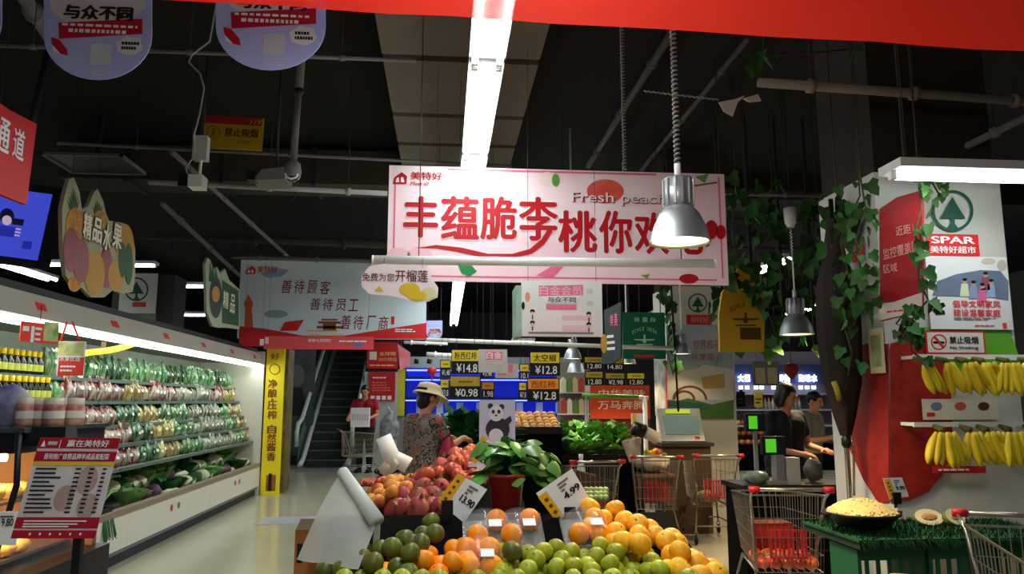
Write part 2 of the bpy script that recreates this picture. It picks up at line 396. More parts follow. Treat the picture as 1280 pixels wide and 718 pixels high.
# further lamp rows added over the other aisles as general fill
for x, ys in ((-7, (3, 8, 13, 18)), (5.2, (12, 15, 18, 21)), (8.5, (7, 12, 17))):
    for y in ys: fixture('twin tube fluorescent lamp added as fill over a neighbouring aisle', (x, y, 3.6), 0, 2.2, 14, group='added fill lamps over the neighbouring aisles')
# ================================================================== open display chiller along the left
m_cream = mat('cream_enamel', '#d9d7c8', .35)
m_inner = mat('chiller_inner', '#98a08f', .5)
m_ctube = mat('chiller_tube', '#ffffff', .4, emit=7, emit_c=TUBE_COL)
m_kick = mat('kick_plate', '#26282a', .5)
m_fascia = mat('fascia_grey', '#a9a498', .4)
m_bump = mat('bumper_tan', '#8c7b6a', .5)
m_end = mat('end_panel_grey', '#5a5756', .6)
m_rail = mat('price_rail', '#5d6f62', .4)
XF = -2.87
SH = [(.83, -2.98), (1.04, -3.06), (1.22, -3.14), (1.45, -3.22), (1.66, -3.3)]
mods = [(5.0, 7.5, 'nearest'), (7.5, 10.0, 'middle'), (10.0, 12.5, 'farthest')]
for y0, y1, which in mods:
    c = thing('display_chiller', 'cream open display chiller full of bagged vegetables, %s of three' % which, 'chiller', (XF, y0, 0), group='display chillers along the left aisle')
    L = y1 - y0 - .004
    MB().box(-1.05, 0, .14, -.06, L, .40).build('base', m_inner, c)
    MB().box(-.06, 0, .14, 0, L, .44).build('front_panel', m_cream, c)
    MB().box(-.07, 0, .44, .012, L, .49).build('bumper', m_bump, c)
    MB().box(-1.0, 0, 0, -.05, L, .14).build('kick_plate', m_kick, c)
    MB().box(-.05, 0, .1, -.02, L, .15).build('toe_rail', M_grey, c)
    MB().box(-1.05, 0, .4, -.98, L, 2.15).build('back_panel', m_inner, c)
    MB().hexa([(-1.05, 0, 2.06), (-.02, 0, 2.06), (-.02, L, 2.06), (-1.05, L, 2.06), (-1.05, 0, 2.2), (-.1, 0, 2.2), (-.1, L, 2.2), (-1.05, L, 2.2)]).build('canopy', m_inner, c)
    MB().hexa([(-.02, 0, 2.03), (.02, 0, 2.03), (.02, L, 2.03), (-.02, L, 2.03), (-.1, 0, 2.21), (-.06, 0, 2.21), (-.06, L, 2.21), (-.1, L, 2.21)]).build('fascia', m_fascia, c)
    MB().box(-.9, .0, 2.2, -.12, L, 2.28).build('top_cover', M_dark, c)
    for z, x in SH:
        s = MB().box(-.98, .01, z - .025, x - XF - .01, L - .01, z).build('shelf', m_inner, c)
        MB().box(x - XF - .01, .01, z - .028, x - XF + .003, L - .01, z + .004).build('price_rail', m_rail, s)
    n = 2
    for k in range(n):
        a, b = L * k / n + .03, L * (k + 1) / n - .03
        MB().tube([(-.09, a, 2.015), (-.09, b, 2.015)], .038, 10).build('lamp_tube', m_ctube, c)
        lamp('AREA', 'chiller_light', (-.1, (a + b) / 2, 1.98), CHILL_AREA, TUBE_COL, c, rot=(0, R(-30), 0), size=(.08, b - a))
    for k in (.25, .75): MB().hexa([(-.006, L * k, 2.095), (-.003, L * k, 2.095), (-.003, L * k + .13, 2.095), (-.006, L * k + .13, 2.095), (-.0305, L * k, 2.15), (-.0275, L * k, 2.15), (-.0275, L * k + .13, 2.15), (-.0305, L * k + .13, 2.15)]).build('brand_plate', M_red, c)
    for k in range(1):
        for j, m in enumerate((M_red, M_grey)):
            MB().lathe([(.0, .004), (.035, .004), (.035, 0)], 14).build('round_sticker', m, c, loc=(.001, L * .45 + j * .22, .33), rot=(0, R(90), 0))
    if y0 == 5.0: MB().box(-1.1, -.06, 0, .0, 0, 2.24).build('end_panel', m_end, c)
    if y1 == 12.5: MB().box(-1.1, L, 0, .0, L + .05, 2.24).build('end_panel', m_cream, c)

# ---- bagged vegetables: one mesh per kind, one object per bag
m_label = mat('bag_label', '#f3f4ef', .5)
def vegmat(n, c, c2): return mat('bag_' + n, c, .18, noise=(16, 1, .18), c2=c2, rand=.32, coat=.4)
kinds = {'pale green leafy vegetables': vegmat('leafy', '#6fa862', '#b9d6b4'), 'red and white radishes': vegmat('radish', '#c9bdb4', '#8f3a3c'), 'dark green cucumbers': vegmat('cucumber', '#28562f', '#86a886'),
         'yellow corn and peppers': vegmat('corn', '#b8a048', '#cfc8a8'), 'white mushrooms': vegmat('mushroom', '#bdb9a8', '#7d8a74'), 'bright green beans': vegmat('beans', '#4a8a48', '#a9c6a0')}
def bag_mesh(m, seed):
    rnd = random.Random(seed); b = MB()
    b.ell((0, .008, .07), (.058, .03, .075), n=12, m=7, warp=lambda p: (p.x * (1.05 + .1 * p.z) + .06 * math.sin(5 * p.z + seed), p.y + .12 * math.sin(9 * p.x + seed), p.z))
    for k in range(5):
        x = -.044 + .022 * k; b.tube([(x, -.012, .006), (x + rnd.uniform(-.016, .016), -.034, .08), (x + rnd.uniform(-.02, .02), -.018, .15 + rnd.uniform(-.02, .03))], [.007, .0135, .006], 6)
    b.poly([(-.03, .13), (.03, .13), (.062, .178), (.03, .165), (0, .182), (-.03, .166), (-.06, .18)], -.012, -.008)
    b.mi = 1; b.box(-.014, -.064, .06, .012, -.06, .085)
    return b.mesh('vegetable_bag', [m, m_label])
bagm = {k: [bag_mesh(m, i) for i in range(3)] for k, m in kinds.items()}
order = [(5.0, 7.1, 'pale green leafy vegetables'), (7.1, 7.9, 'red and white radishes'), (7.9, 8.4, 'dark green cucumbers'), (8.4, 9.1, 'yellow corn and peppers'), (9.1, 10.0, 'bright green beans'),
         (10.0, 11.4, 'white mushrooms'), (11.4, 11.9, 'bright green beans'), (11.9, 12.5, 'yellow corn and peppers')]
shelfname = ['lowest', 'second lowest', 'middle', 'second highest', 'top']
for si, (z, x) in enumerate(SH):
    y = 5.08
    while y < 12.45:
        yy = y + (si - 2) * .12
        kd = next((k for a, b, k in order if a <= yy < b), 'bright green beans')
        if si == 4: kd = ['pale green leafy vegetables', 'bright green beans', 'dark green cucumbers'][int(yy * 1.7) % 3]
        if si == 3: kd = {'pale green leafy vegetables': 'pale green leafy vegetables', 'dark green cucumbers': 'red and white radishes', 'bright green beans': 'red and white radishes'}.get(kd, kd)
        if not (si >= 3 and y < 6.78):
            s = random.uniform(1.25, 1.45)
            sc = (s, s, s * (.98 if si in (3, 4) else .84)) if si < 4 else (s, s, s * 1.05)
            o = put('vegetable_bag', random.choice(bagm[kd]), None, (x - .085 + random.uniform(-.02, .012), y, z + .004), (R(-12) + random.uniform(-.15, .15), random.uniform(-.28, .28), R(90) + random.uniform(-.4, .4)), sc)
            tag(o, 'clear bag of %s on the %s chiller shelf' % (kd, shelfname[si]), 'vegetables', 'bagged %s, %s shelf' % (kd, shelfname[si]))
        y += .163
# ---- loose vegetables on the lower deck
m_leafd = mat('leaf_dark', '#2c6a33', .4, rand=.25, noise=(9, .5)); m_leafl = mat('leaf_light', '#7fb55f', .4, rand=.2, noise=(9, .4), c2='#cfe3b0'); m_stalk = mat('stalk_white', '#dfe8cf', .4)
m_cauli = mat('cauliflower', '#dcd8bd', .7, bump=(60, .8)); m_ygr = mat('yellow_root', '#d8b765', .6, noise=(20, .5))
def leek():
    b = MB()
    for k in range(5):
        dx = (k - 2) * .02; b.tube([(dx, 0, .02), (dx * 1.2, .2, .03), (dx * 2.2, .42, .05), (dx * 3.5, .6, .02)], [.011, .012, .014, .004], 6); b.m[-8:] = [0] * 8
    me = b.mesh('leek', [m_leafl]); return me
def caul():
    b = MB(); b.ell((0, 0, .07), (.085, .085, .06), n=12, m=8, warp=lambda p: tuple(x * (1 + .09 * math.sin(9 * p.x + 4 * p.y) * math.cos(8 * p.y)) for x in p))
    b.mi = 1
    for k in range(6):
        q = k * math.pi / 3; b.M = Matrix.Rotation(q, 4, 'Z'); b.add([(.03, -.03, 0), (.09, -.045, .02), (.125, 0, .09), (.09, .045, .02), (.03, .03, 0)], [(0, 1, 2), (0, 2, 4), (2, 3, 4)], True)
    return b.mesh('cauliflower', [m_cauli, m_leafl])
def lettuce(m):
    b = MB()
    for k in range(11):
        q = k * 2.4; t = .25 + .07 * (k % 4); b.M = Matrix.Rotation(q, 4, 'Z') @ Matrix.Rotation(t, 4, 'Y')
        b.add([(0, -.02, 0), (0, .02, 0), (.02, -.055, .09), (.02, .055, .09), (.05, -.05, .15), (.05, .05, .15), (.035, 0, .1), (.075, 0, .165)], [(0, 1, 6), (0, 6, 2), (1, 3, 6), (2, 6, 4), (6, 3, 5), (4, 6, 7), (6, 5, 7)], True)
    return b.mesh('lettuce', m)
ml, mc, mt1, mt2 = leek(), caul(), lettuce(m_leafd), lettuce(m_leafl)
def root_mesh():
    b = MB(); b.tube([(0, 0, .03), (0, .08, .034), (0, .2, .034), (0, .27, .03)], [.012, .03, .032, .01], 10); return b.mesh('root_vegetable', m_stalk)
mr_ = root_mesh()
lab = {'cauliflower': (mc, 'pale cauliflower head on the lower chiller deck'), 'dark_lettuce': (mt1, 'dark leafy green head on the lower chiller deck'), 'pale_lettuce': (mt2, 'pale green lettuce head on the lower chiller deck'), 'white_radish': (mr_, 'long white radish on the lower chiller deck')}
lab['broccoli'] = (MB().ell((0, 0, .07), (.075, .075, .055), n=12, m=8, warp=lambda p: tuple(x * (1 + .12 * math.sin(11 * p.x + 5 * p.y) * math.cos(9 * p.y)) for x in p)).tube([(0, 0, 0), (0, 0, .06)], [.02, .03], 8).mesh('broccoli', mat('broccoli', '#3f6a3c', .8, bump=(80, 1), rand=.2)), 'dark green broccoli head on the lower chiller deck')
lab['purple_cabbage'] = (MB().ell((0, 0, .06), (.065, .065, .06), n=14, m=9, warp=lambda p: tuple(x * (1 + .04 * math.sin(5 * p.x + 7 * p.z)) for x in p)).mesh('purple_cabbage', mat('cabbage_purple', '#57304a', .4, noise=(10, .6), c2='#8a6a88')), 'round purple cabbage on the lower chiller deck')
seq = ['pale_lettuce', 'cauliflower', 'broccoli', 'cauliflower', 'dark_lettuce', 'white_radish', 'purple_cabbage', 'pale_lettuce']
i = 0
y = 7.95
while y < 12.35:
    for rx in (0, 1, 2):
        k = seq[(i * 7 + rx * 3 + i // 3) % len(seq)]; me, lb = lab[k]
        tag(put(k, me, None, (-3.08 - rx * .19, y + rx * .05, .42 + rx * .1), (0, 0, random.uniform(-.6, .6) if k == 'white_radish' else random.uniform(0, 6)), random.uniform(1.1, 1.4)), lb, 'vegetable', lb.replace('head on', 'heads on').replace('radish on', 'radishes on'))
    y += .23; i += 1
for k in range(5):
    tag(put('leek', ml, None, (-3.0 - .03 * k, 7.12 + .06 * k, .53 + .03 * (k % 2)), (R(6), 0, R(20 + 6 * k)), .95), 'bunch of long green leeks lying above the black crate', 'leeks', 'leeks above the black crate')
cr = thing('vegetable_crate', 'black plastic crate of vegetables at the chiller front', 'crate', (-3.1, 6.75, .41))
for a in ((-.2, -.45, 0, .2, .45, .01), (-.2, -.45, 0, -.19, .45, .12), (.19, -.45, 0, .2, .45, .12), (-.2, -.45, 0, .2, -.44, .12), (-.2, .44, 0, .2, .45, .12)): MB().box(*a).build('crate_side', M_black, cr)
for k in range(4):
    tag(put('yellow_root', root_mesh(), None, (-3.1 + .04 * k, 6.5 + .1 * k, .47), (0, 0, R(30 * k)), .9), 'pale root vegetable in the black crate', 'vegetable', 'roots in the black crate')
b = MB()
for k in range(22):
    q = random.uniform(-.9, .9); b.tube([(0, 0, .1), (.08 + .03 * math.cos(q), q * .08, .1), (.16, q * .13, .02), (.19, q * .16, -.12 - .04 * random.random())], .004, 4)
tag(b.build('scallion_bunch', m_leafd, loc=(-3.03, 7.05, .42)), 'dark green scallion bunch drooping over the chiller edge', 'scallions')
# ---- bottles with yellow caps on the upper shelves
m_bot = mat('sauce_bottle', '#20281a', .15, rand=.2); m_cap = mat('cap_yellow', '#f0cf1d', .4); m_blab = mat('bottle_label', '#c9d25a', .5)
bt = thing('sauce_bottle', 'dark sauce bottle with yellow cap on an upper chiller shelf', 'bottle', group='yellow capped bottles in the chiller')
MB().lathe([(0, 0), (.032, 0), (.034, .02), (.034, .1), (.014, .14), (.014, .16)], 12).build('body', m_bot, bt); MB().lathe([(.02, .15), (.02, .195), (0, .195)], 10).build('cap', m_cap, bt)
MB().lathe([(.0345, .03), (.0345, .085)], 12).build('bottle_label', m_blab, bt)
first = True
for z, x in (SH[4], SH[3]):
    for k in range(10):
        for r in (0, 1):
            loc = (x - .05 - r * .085, 5.86 + .088 * k + r * .03, z + .001 + r * 0)
            if first: bt.location = loc; first = False
            else: clone(bt, loc)
# ---- tags and strips hanging inside the canopy
m_tagr = mat('tag_red', '#e2402f', .5); m_tagp = mat('tag_print', '#e9d9a0', .6, noise=(12, 1), c2='#6aa04a')
b = Board('price_card', 'red and white card hung slanting inside the chiller front', 'card', 25, 404, 73, 429, 0, m_tagr, .006, rz=R(70), X=-2.8)
b.rect(54, 403, 72, 427, m_tagp); b.rect(38, 408, 42, 428, M_paper); b.lines(43, 408, 52, 428, 3, M_paper); b.rect(28, 408, 36, 414, M_paper)
MB().tube([(0, 0, .05), (0, 0, .19)], .003, 4).build('wire', M_wire, b.root)
b = Board('price_card', 'upright red card on red straps hung at the chiller front', 'card', 72, 427, 106, 470, 5.8, M_paper, .006)
b.rect(73, 428, 105, 445, m_tagp); b.rect(73, 447, 105, 470, m_tagr); b.text('水果优选', 75, 446, 101, 452, M_paper, 3); b.lines(76, 456, 96, 466, 2, M_paper, 3)
for x0, x1 in ((76, 84), (100, 90)):
    a, q = b.uv(x0, 427), b.uv(x1, 402); MB().tube([(a[0], 0, a[1]), (q[0], 0, q[1])], .008, 4).build('strap', m_tagr, b.root)
b = Board('shelf_banner', 'curved yellow strip hanging inside the chiller canopy', 'banner', 105, 418, 182, 443, 0, None, .006, rz=R(90), X=-3.2)
b.th = .006; n = 10; top = [(105 + 7.7 * k, 438 - 18 * (k / n) ** .8 + 5 * math.sin(math.pi * k / n)) for k in range(n + 1)]; bot = [(x, q + 8) for x, q in top]
b.shape(top + bot[::-1], M_yel, 0, 'strip')
for x in (126, 150, 160, 171): b.rect(x, 420 + (182 - x) * .13, x + 6, 427 + (182 - x) * .13, mat('strip_ink', '#7a5a1c', .6))
# ---- yellow end column
b = Board('column_sign', 'tall yellow upright sign with red brush characters at the chiller end', 'sign', 330, 436, 353, 616, 12.58, M_yel, .06)
m_brown = mat('sign_brown', '#8a4a18', .6)
b.disc(344, 462, 7, 7, m_brown, 1, 'ring_print', hole=.82); b.text('好', 339, 442, 350, 450, M_red, 2, .02)
for i, ch in enumerate('净酿压榨自然酱香'):
    y = (480, 492, 507, 519, 537, 548, 559, 571)[i]; b.text(ch, 335.5 - i * .3, y - 5.5, 347.5 - i * .3, y + 5.5, m_brown, 2, .04)
b.disc(341, 500, 1.5, 1.5, m_brown); b.rect(333, 594, 345, 614, mat('bottle_print', '#a8622a', .6, noise=(8, .6))); b.rect(336, 592, 340, 614, M_ink, 2)
a = b.box(330, 436, 353, 616); MB().box(a[0], -.03, -b.O.z + .0, a[2], .3, a[1]).build('plinth', M_yel, b.root); MB().box(a[2] - .002, .03, a[1], a[2] + .05, .5, a[3]).build('side_panel', mat('side_print', '#3a3122', .6, noise=(6, .8), c2='#7a6a2a'), b.root)
# ---- shaped signs above the chiller
m_rim = mat('sign_rim', '#9c977a', .6)
ol = [(75, 262), (78, 246), (84, 224), (90, 222), (97, 240), (100, 262), (108, 258), (115, 240), (120, 236), (127, 252), (130, 266), (134, 276), (148, 278), (155, 280), (163, 292), (167, 312), (167, 345), (164, 365), (150, 368), (140, 362), (128, 372), (112, 372), (100, 360), (90, 360), (80, 345), (76, 315)]
b = Board('fruit_sign', 'large cut-out hanging sign shaped like a heap of mixed fruit', 'sign', 75, 222, 168, 372, 0, m_rim, .03, rz=R(90), X=-2.95, outline=ol)
m_pine = mat('pineapple', '#c98a35', .6, noise=(25, .8), c2='#7d5a1e'); m_mango = mat('mango', '#b8862a', .5, noise=(6, .6), c2='#8f6a1e'); m_app = mat('apple_print', '#8a1a2e', .4, noise=(6, .6), c2='#5a1020'); m_lf = mat('leaf_print', '#1f4a2a', .5)
for k in range(7): x = 81 + 2.6 * k; b.shape([(86, 268), (x, 235 + abs(k - 3) * 5), (92, 268)], m_lf, 1 + .2 * k, 'crown_leaf')
for k in range(5): x = 113 + 3 * k; b.shape([(116, 270), (x, 250 + abs(k - 2) * 4), (122, 272)], m_lf, 1 + .2 * k, 'crown_leaf')
b.disc(91, 285, 12, 26, m_pine, 2.5, 'pineapple_print'); b.disc(122, 275, 8, 12, m_pine, 2, 'pineapple_print'); b.disc(86, 312, 10, 28, m_app, 3, 'apple_print'); b.disc(98, 326, 10, 28, m_app, 3.5, 'apple_print')
b.disc(115, 342, 13, 28, m_mango, 3, 'mango_print'); b.disc(130, 335, 8, 26, m_app, 2.5, 'apple_print'); b.disc(142, 345, 10, 20, m_mango, 3, 'mango_print'); b.disc(154, 308, 11, 28, m_mango, 2, 'mango_print')
b.disc(150, 325, 5, 22, m_lf, 4, 'leaf_print'); b.disc(158, 330, 5, 26, m_lf, 4.2, 'leaf_print'); b.disc(90, 355, 8, 10, m_pine, 2, 'pineapple_print')
m_inkw = mat('ink_shadow', '#2b2119', .6); m_cr = mat('cream_letter', '#ded9c3', .5)
for ch, r in zip('精品水果', ((100, 266, 111, 300), (112, 272, 124, 304), (125, 280, 135, 314), (137, 280, 149, 312))): b.text(ch, r[0] - 1, r[1] - 1.5, r[2] + 1, r[3] + 1.5, m_inkw, 5, .1); b.text(ch, *r, m_cr, 7, .04)
b.wire(122, 238, CEIL); b.wire(90, 226, CEIL)
ol = [(255, 330), (258, 322), (262, 326), (265, 338), (270, 334), (274, 342), (280, 336), (285, 350), (298, 362), (298, 412), (284, 410), (272, 410), (264, 408), (257, 390)]
b = Board('vegetable_sign', 'green cut-out hanging sign shaped like vegetables, smaller than the fruit one', 'sign', 255, 322, 298, 413, 0, mat('veg_rim', '#9aa58c', .6), .03, rz=R(90), X=-2.95, outline=ol)
b.disc(268, 372, 8, 26, mat('aubergine', '#30343c', .5), 1, 'basket_print'); b.disc(268, 368, 5, 10, m_mango, 2, 'pumpkin_print'); b.shape([(276, 350), (297, 364), (297, 408), (276, 404)], m_lf, 1, 'green_print')
for ch, r in zip('精品', ((277, 364, 284, 386), (286, 368, 292, 392))): b.text(ch, *r, m_cr, 3, .02)
for x in (261, 264, 268): b.shape([(x - 2, 352), (x, 326 + (x - 261)), (x + 3, 352)], m_lf, 1.5, 'leaf_print')
b.wire(262, 328, CEIL); b.wire(290, 358, CEIL)
# ---- red direction sign cut by the frame edge
b = Board('direction_sign', 'red hexagonal hanging sign with white aisle characters at upper left', 'sign', -60, 120, 43, 250, 0, M_red, .03, rz=R(90), X=-2.55, outline=[(-75, 150), (-20, 118), (10, 138), (43, 155), (30, 256), (0, 244), (-70, 215)])
b.text('通', -12, 146, 9, 190, M_paper, 2, .02); b.text('道', 12, 160, 27, 200, M_paper, 2, .02); b.wire(0, 140, CEIL)
# ---- television
t = Board('television', 'wall television with a violet blue screen hung at left', 'television', -70, 226, 72, 330, 6.4, M_black, .07, roll=R(7))
m_scr = mat('screen_blue', '#4a55d8', .3, emit=.55, emit_c='#4450dd', noise=(2, .4))
t.rect(-66, 235, 61, 320, m_scr, 1, 'screen'); m_sd = mat('screen_ink', '#20204a', .4, emit=.1, emit_c='#20204a'); m_sb = mat('screen_deep', '#2a35b8', .4, emit=.4, emit_c='#2a35b8'); m_ss = mat('screen_skin', '#d8b8c8', .4, emit=.5, emit_c='#d8b8d8')
t.disc(12, 272, 9, 10, m_sd, 2, 'hair_print'); t.disc(12, 277, 6, 6, m_ss, 3, 'face_print'); t.rect(0, 284, 22, 297, m_sb, 2, 'desk_print'); t.rect(19, 275, 33, 283, m_sd, 3, 'box_print'); t.rect(31, 303, 43, 313, m_sb, 2, 'badge_print'); t.lines(22, 286, 31, 298, 3, m_ss, 3)
MB().tube([(0, .1, .2), (0, .1, CEIL - t.O.z)], .03, 8).build('mount_pole', M_dark, t.root)
# ---- white green pillars beyond the chiller
m_pw = mat('pillar_white', '#8f9290', .7)
p = P(188, 362, 13.5)
cl = tag(MB().box(-.62, 0, -p.z, .4, .6, .26).build('column', mat('partition_dim', '#3c3e3d', .7), loc=p), kind='structure')
def tree_logo(b, cx, cy, r, m, layer=1, sx=1.0):
    b.disc(cx, cy, r * sx, r, m, layer, 'logo_ring', hole=.86, n=32)
    T = lambda x, y: (cx + x * r * sx, cy + y * r)
    b.shape([T(0, -.66), T(.2, -.3), T(.62, .38), T(.1, .36), T(.1, .62), T(.3, .86), T(-.3, .86), T(-.1, .62), T(-.1, .36), T(-.62, .38), T(-.2, -.3)], m, layer + .5, 'logo_tree')
m_teal = mat('logo_green', '#0f4f3c', .5)
b = Board('pillar_sign', 'white pillar panel with green tree ring emblem behind the fruit sign', 'sign', 150, 342, 196, 392, 13.45, mat('panel_white', '#c9ccca', .6), .03)
tree_logo(b, 171, 362, 15, m_teal); b.rect(166, 378, 183, 384, M_red, 1)
MB().box(-.3, .05, -b.O.z, .3, .04, -.3).build('back_plate', m_pw, b.root)
# ================================================================== hot food cabinet at left front
m_gl = mat('cabinet_glass', '#9aa0a6', .05, clear=.82, coat=1); m_food = mat('fried_food', '#c98a3a', .5, noise=(14, .8), c2='#e9c877', rand=.3, bump=(40, .5)); m_warmtube = mat('warm_tube', '#ffd9a0', .4, emit=16, emit_c=(1, .62, .25))
m_cab = mat('cabinet_black', '#17171a', .4)
hc = thing('hot_food_cabinet', 'black glass hot food cabinet with orange lit trays', 'cabinet', (-2.15, 3.0, 0))
MB().box(-.8, .02, 0, .66, .7, .82).build('base', m_cab, hc)
MB().box(-.8, .0, 1.26, .6, .7, 1.34).build('roof', m_cab, hc); MB().box(-.8, -.02, 1.335, .62, .7, 1.352).build('glass_top', mat('smoked_glass', '#3b3f46', .1), hc)
MB().box(-.8, .66, .82, .6, .7, 1.26).build('back_panel', mat('cabinet_back', '#7a5a38', .6), hc)
for z in (.84, 1.06): MB().box(-.78, .06, z, .5, .64, z + .012).build('shelf', mat('tray_steel', '#8b8580', .3, .8), hc)
MB().tube([(-.75, .1, 1.24), (.5, .1, 1.24)], .016, 8).build('lamp_tube', m_warmtube, hc); MB().tube([(-.75, .1, 1.045), (.45, .1, 1.045)], .012, 8).build('lamp_tube', m_warmtube, hc)
MB().add([(-.8, .02, .84), (.62, .02, .84), (.6, -.02, 1.26), (-.8, -.02, 1.26)], [(0, 1, 2, 3)]).build('front_glass', m_gl, hc)
MB().add([(.62, .02, .84), (.62, .66, .84), (.6, .66, 1.26), (.6, -.02, 1.26)], [(0, 1, 2, 3)]).build('side_glass', m_gl, hc)
MB().tube([(.6, -.02, 1.34), (.615, -.03, 1.15), (.56, -.0, .95), (.47, .015, .6), (.44, .015, .25)], .012, 6).build('edge_trim', M_black, hc)
lamp('AREA', 'cabinet_light', (-.1, .12, 1.225), 18, (1, .6, .25), hc, rot=(R(20), 0, 0), size=(1.2, .05)); lamp('AREA', 'cabinet_light', (-.1, .12, 1.03), 12, (1, .6, .25), hc, rot=(R(20), 0, 0), size=(1.2, .05))
def nug(seed):
    r = random.Random(seed); a, c = r.uniform(3, 6), r.uniform(3, 6); return MB().ell((0, 0, .028), (.05, .042, .03), n=10, m=7, warp=lambda p: tuple(x * (1 + .14 * math.sin(a * p.x + c * p.y + 3 * p.z)) for x in p)).mesh('fried_piece', m_food)
nm = [nug(i) for i in range(3)]
for z, n in ((.853, 3), (1.073, 3)):
    for i in range(12):
        for j in range(n):
            tag(put('fried_piece', random.choice(nm), None, (-2.15 - .7 + .105 * i, 3.0 + .12 + .1 * j, z), (0, 0, random.uniform(0, 6))), 'golden fried piece on a tray in the hot cabinet', 'fried food', 'fried food in the hot cabinet')
b = Board('price_tag', 'white price tag inside the hot food cabinet front', 'price tag', -14, 640, 22, 682, 2.96, M_paper, .006)
b.text('19.80', 0, 648, 18, 658, M_ink, 2, .02); b.lines(2, 644, 18, 648, 1, M_ink)
# menu on a stand
m_mag = mat('menu_red', '#a5132c', .5)
b = Board('menu_stand', 'tilted red and white menu board on a black post', 'menu', 15, 547, 152, 673, 2.55, None, .012)
b.root.rotation_euler = (0, 0, 0); q = [b.uv(*p) for p in ((52, 547), (152, 548), (120, 673), (15, 673))]
cx = sum(p[0] for p in q) / 4; dx = .26
b.shape([(52, 547), (152, 548), (120, 673), (15, 673)], mat('menu_paper', '#cfcdd6', .4, noise=(7, .5), c2='#c8a6a0'), 0, 'panel')
def S(x, y):                                   # position on the slanted sheet: x, y in 0..1
    L = (52 - 37 * y, 547 + 126 * y); Rr = (152 - 32 * y, 548 + 125 * y); return (L[0] + (Rr[0] - L[0]) * x, L[1] + (Rr[1] - L[1]) * x)
for y0, y1, m in ((0, .105, m_mag), (.135, .235, m_mag), (.235, .275, mat('menu_yellow', '#d9b43a', .5)), (.79, .9, m_mag), (.92, 1, m_mag)): b.shape([S(0, y0), S(1, y0), S(1, y1), S(0, y1)], m, 1)
def stext(t, x0, y0, x1, y1, m, layer=2, bold=.015):
    vs, fs = text_mesh(t, bold); y = b.fy(layer); mb = MB(); o = []
    for v in vs: u = b.uv(*S(x0 + (x1 - x0) * (v[0] + .5), y1 + (y0 - y1) * (v[2] + .5))); o.append((u[0], y + v[1], u[1]))
    mb.add(o, fs).build('lettering', m, b.root)
stext('赢在美特好', .36, .02, .88, .09, M_paper); stext('美特好', .12, .035, .24, .075, M_paper); stext('晋特推广自营品牌半成品套配菜', .12, .155, .92, .215, M_paper)
b.shape([S(.04, .09), S(.065, .03), S(.095, .09)], M_paper, 2, 'logo'); b.shape([S(.27, .02), S(.275, .02), S(.275, .1), S(.27, .1)], M_paper, 2, 'divider')
mb = MB()
for i in range(11):
    yy = .3 + .043 * i
    for x0, x1 in ((.06, .06 + random.uniform(.2, .34)), (.55, .62), (.72, .78), (.88, .93)):
        v = [b.uv(*S(*p)) for p in ((x0, yy + .017), (x1, yy + .017), (x1, yy), (x0, yy))]; y = b.fy(2); mb.add([(c[0], y, c[1]) for c in v], [(0, 1, 2, 3)])
mb.build('small_print', M_ink, b.root)
m_meat = mat('meat_print', '#b9a5a8', .5, noise=(9, .8), c2='#a07a78')
for x, y, r in ((.72, .42, .13), (.5, .6, .12), (.8, .68, .12)):
    b.shape([S(x + r * math.cos(a * .42), y + r * 1.1 * math.sin(a * .42)) for a in range(15)], m_meat, .5, 'meat_print')
for i in range(6): b.shape([S(.2 + .12 * i, .955), S(.215 + .12 * i, .94), S(.23 + .12 * i, .955), S(.215 + .12 * i, .97)], M_paper, 2, 'mark')
mb = MB()
for i, yy in enumerate((.82, .85, .875)):
    v = [b.uv(*S(*p)) for p in ((.1, yy + .012), (.85 - .1 * i, yy + .012), (.85 - .1 * i, yy), (.1, yy))]; mb.add([(c[0], b.fy(2), c[1]) for c in v], [(0, 1, 2, 3)])
mb.build('small_print', M_paper, b.root)
c0 = b.uv(*S(.75, .98)); MB().box(c0[0] - .012, .012, -b.O.z + .012, c0[0] + .012, .036, c0[1] + .1).build('post', M_black, b.root); MB().box(c0[0] - .16, -.12, -b.O.z, c0[0] + .16, .16, -b.O.z + .012).build('foot', M_black, b.root)
# things on the cabinet roof
m_jar = mat('jar_red', '#8e2f2a', .3, noise=(20, .6), c2='#d8c2b0', rand=.3); m_jarlid = mat('jar_lid', '#c9b9b0', .4)
jr = thing('snack_jar', 'clear jar of red snacks standing on the hot cabinet', 'jar', group='snack jars on the hot cabinet')
MB().lathe([(0, 0), (.036, 0), (.038, .02), (.038, .075), (.03, .09)], 12).build('body', m_jar, jr); MB().lathe([(.034, .085), (.034, .11), (0, .112)], 12).build('lid', m_jarlid, jr); MB().lathe([(.0388, .03), (.0388, .06)], 12).build('jar_label', mat('jar_label', '#d9cfc8', .5), jr)
for i, (px, yy) in enumerate(((33, 3.2), (50, 3.22), (67, 3.2), (42, 3.36), (60, 3.38), (80, 3.3), (93, 3.3))):
    q = P(px, 520, yy); loc = (q.x, yy, 1.353)
    if i == 0: jr.location = loc
    else: clone(jr, loc)
m_pur = mat('snack_purple', '#5b5a9c', .25, noise=(9, .9, .3), c2='#c9c6c0'); q = P(10, 520, 3.25)
tag(MB().ell((0, 0, .08), (.1, .04, .085), n=14, m=9, warp=lambda p: (p.x * (1 - .15 * p.z), p.y * (1 - .5 * abs(p.z)), p.z + .04 * math.sin(6 * p.x))).build('snack_bag', m_pur, loc=(q.x, 3.25, 1.353)), 'purple and white snack bag lying on the hot cabinet', 'bag')
q = P(86, 540, 3.0); k = thing('equipment_box', 'small black box at the hot cabinet corner', 'box', (-1.47, 3.06, 1.285))
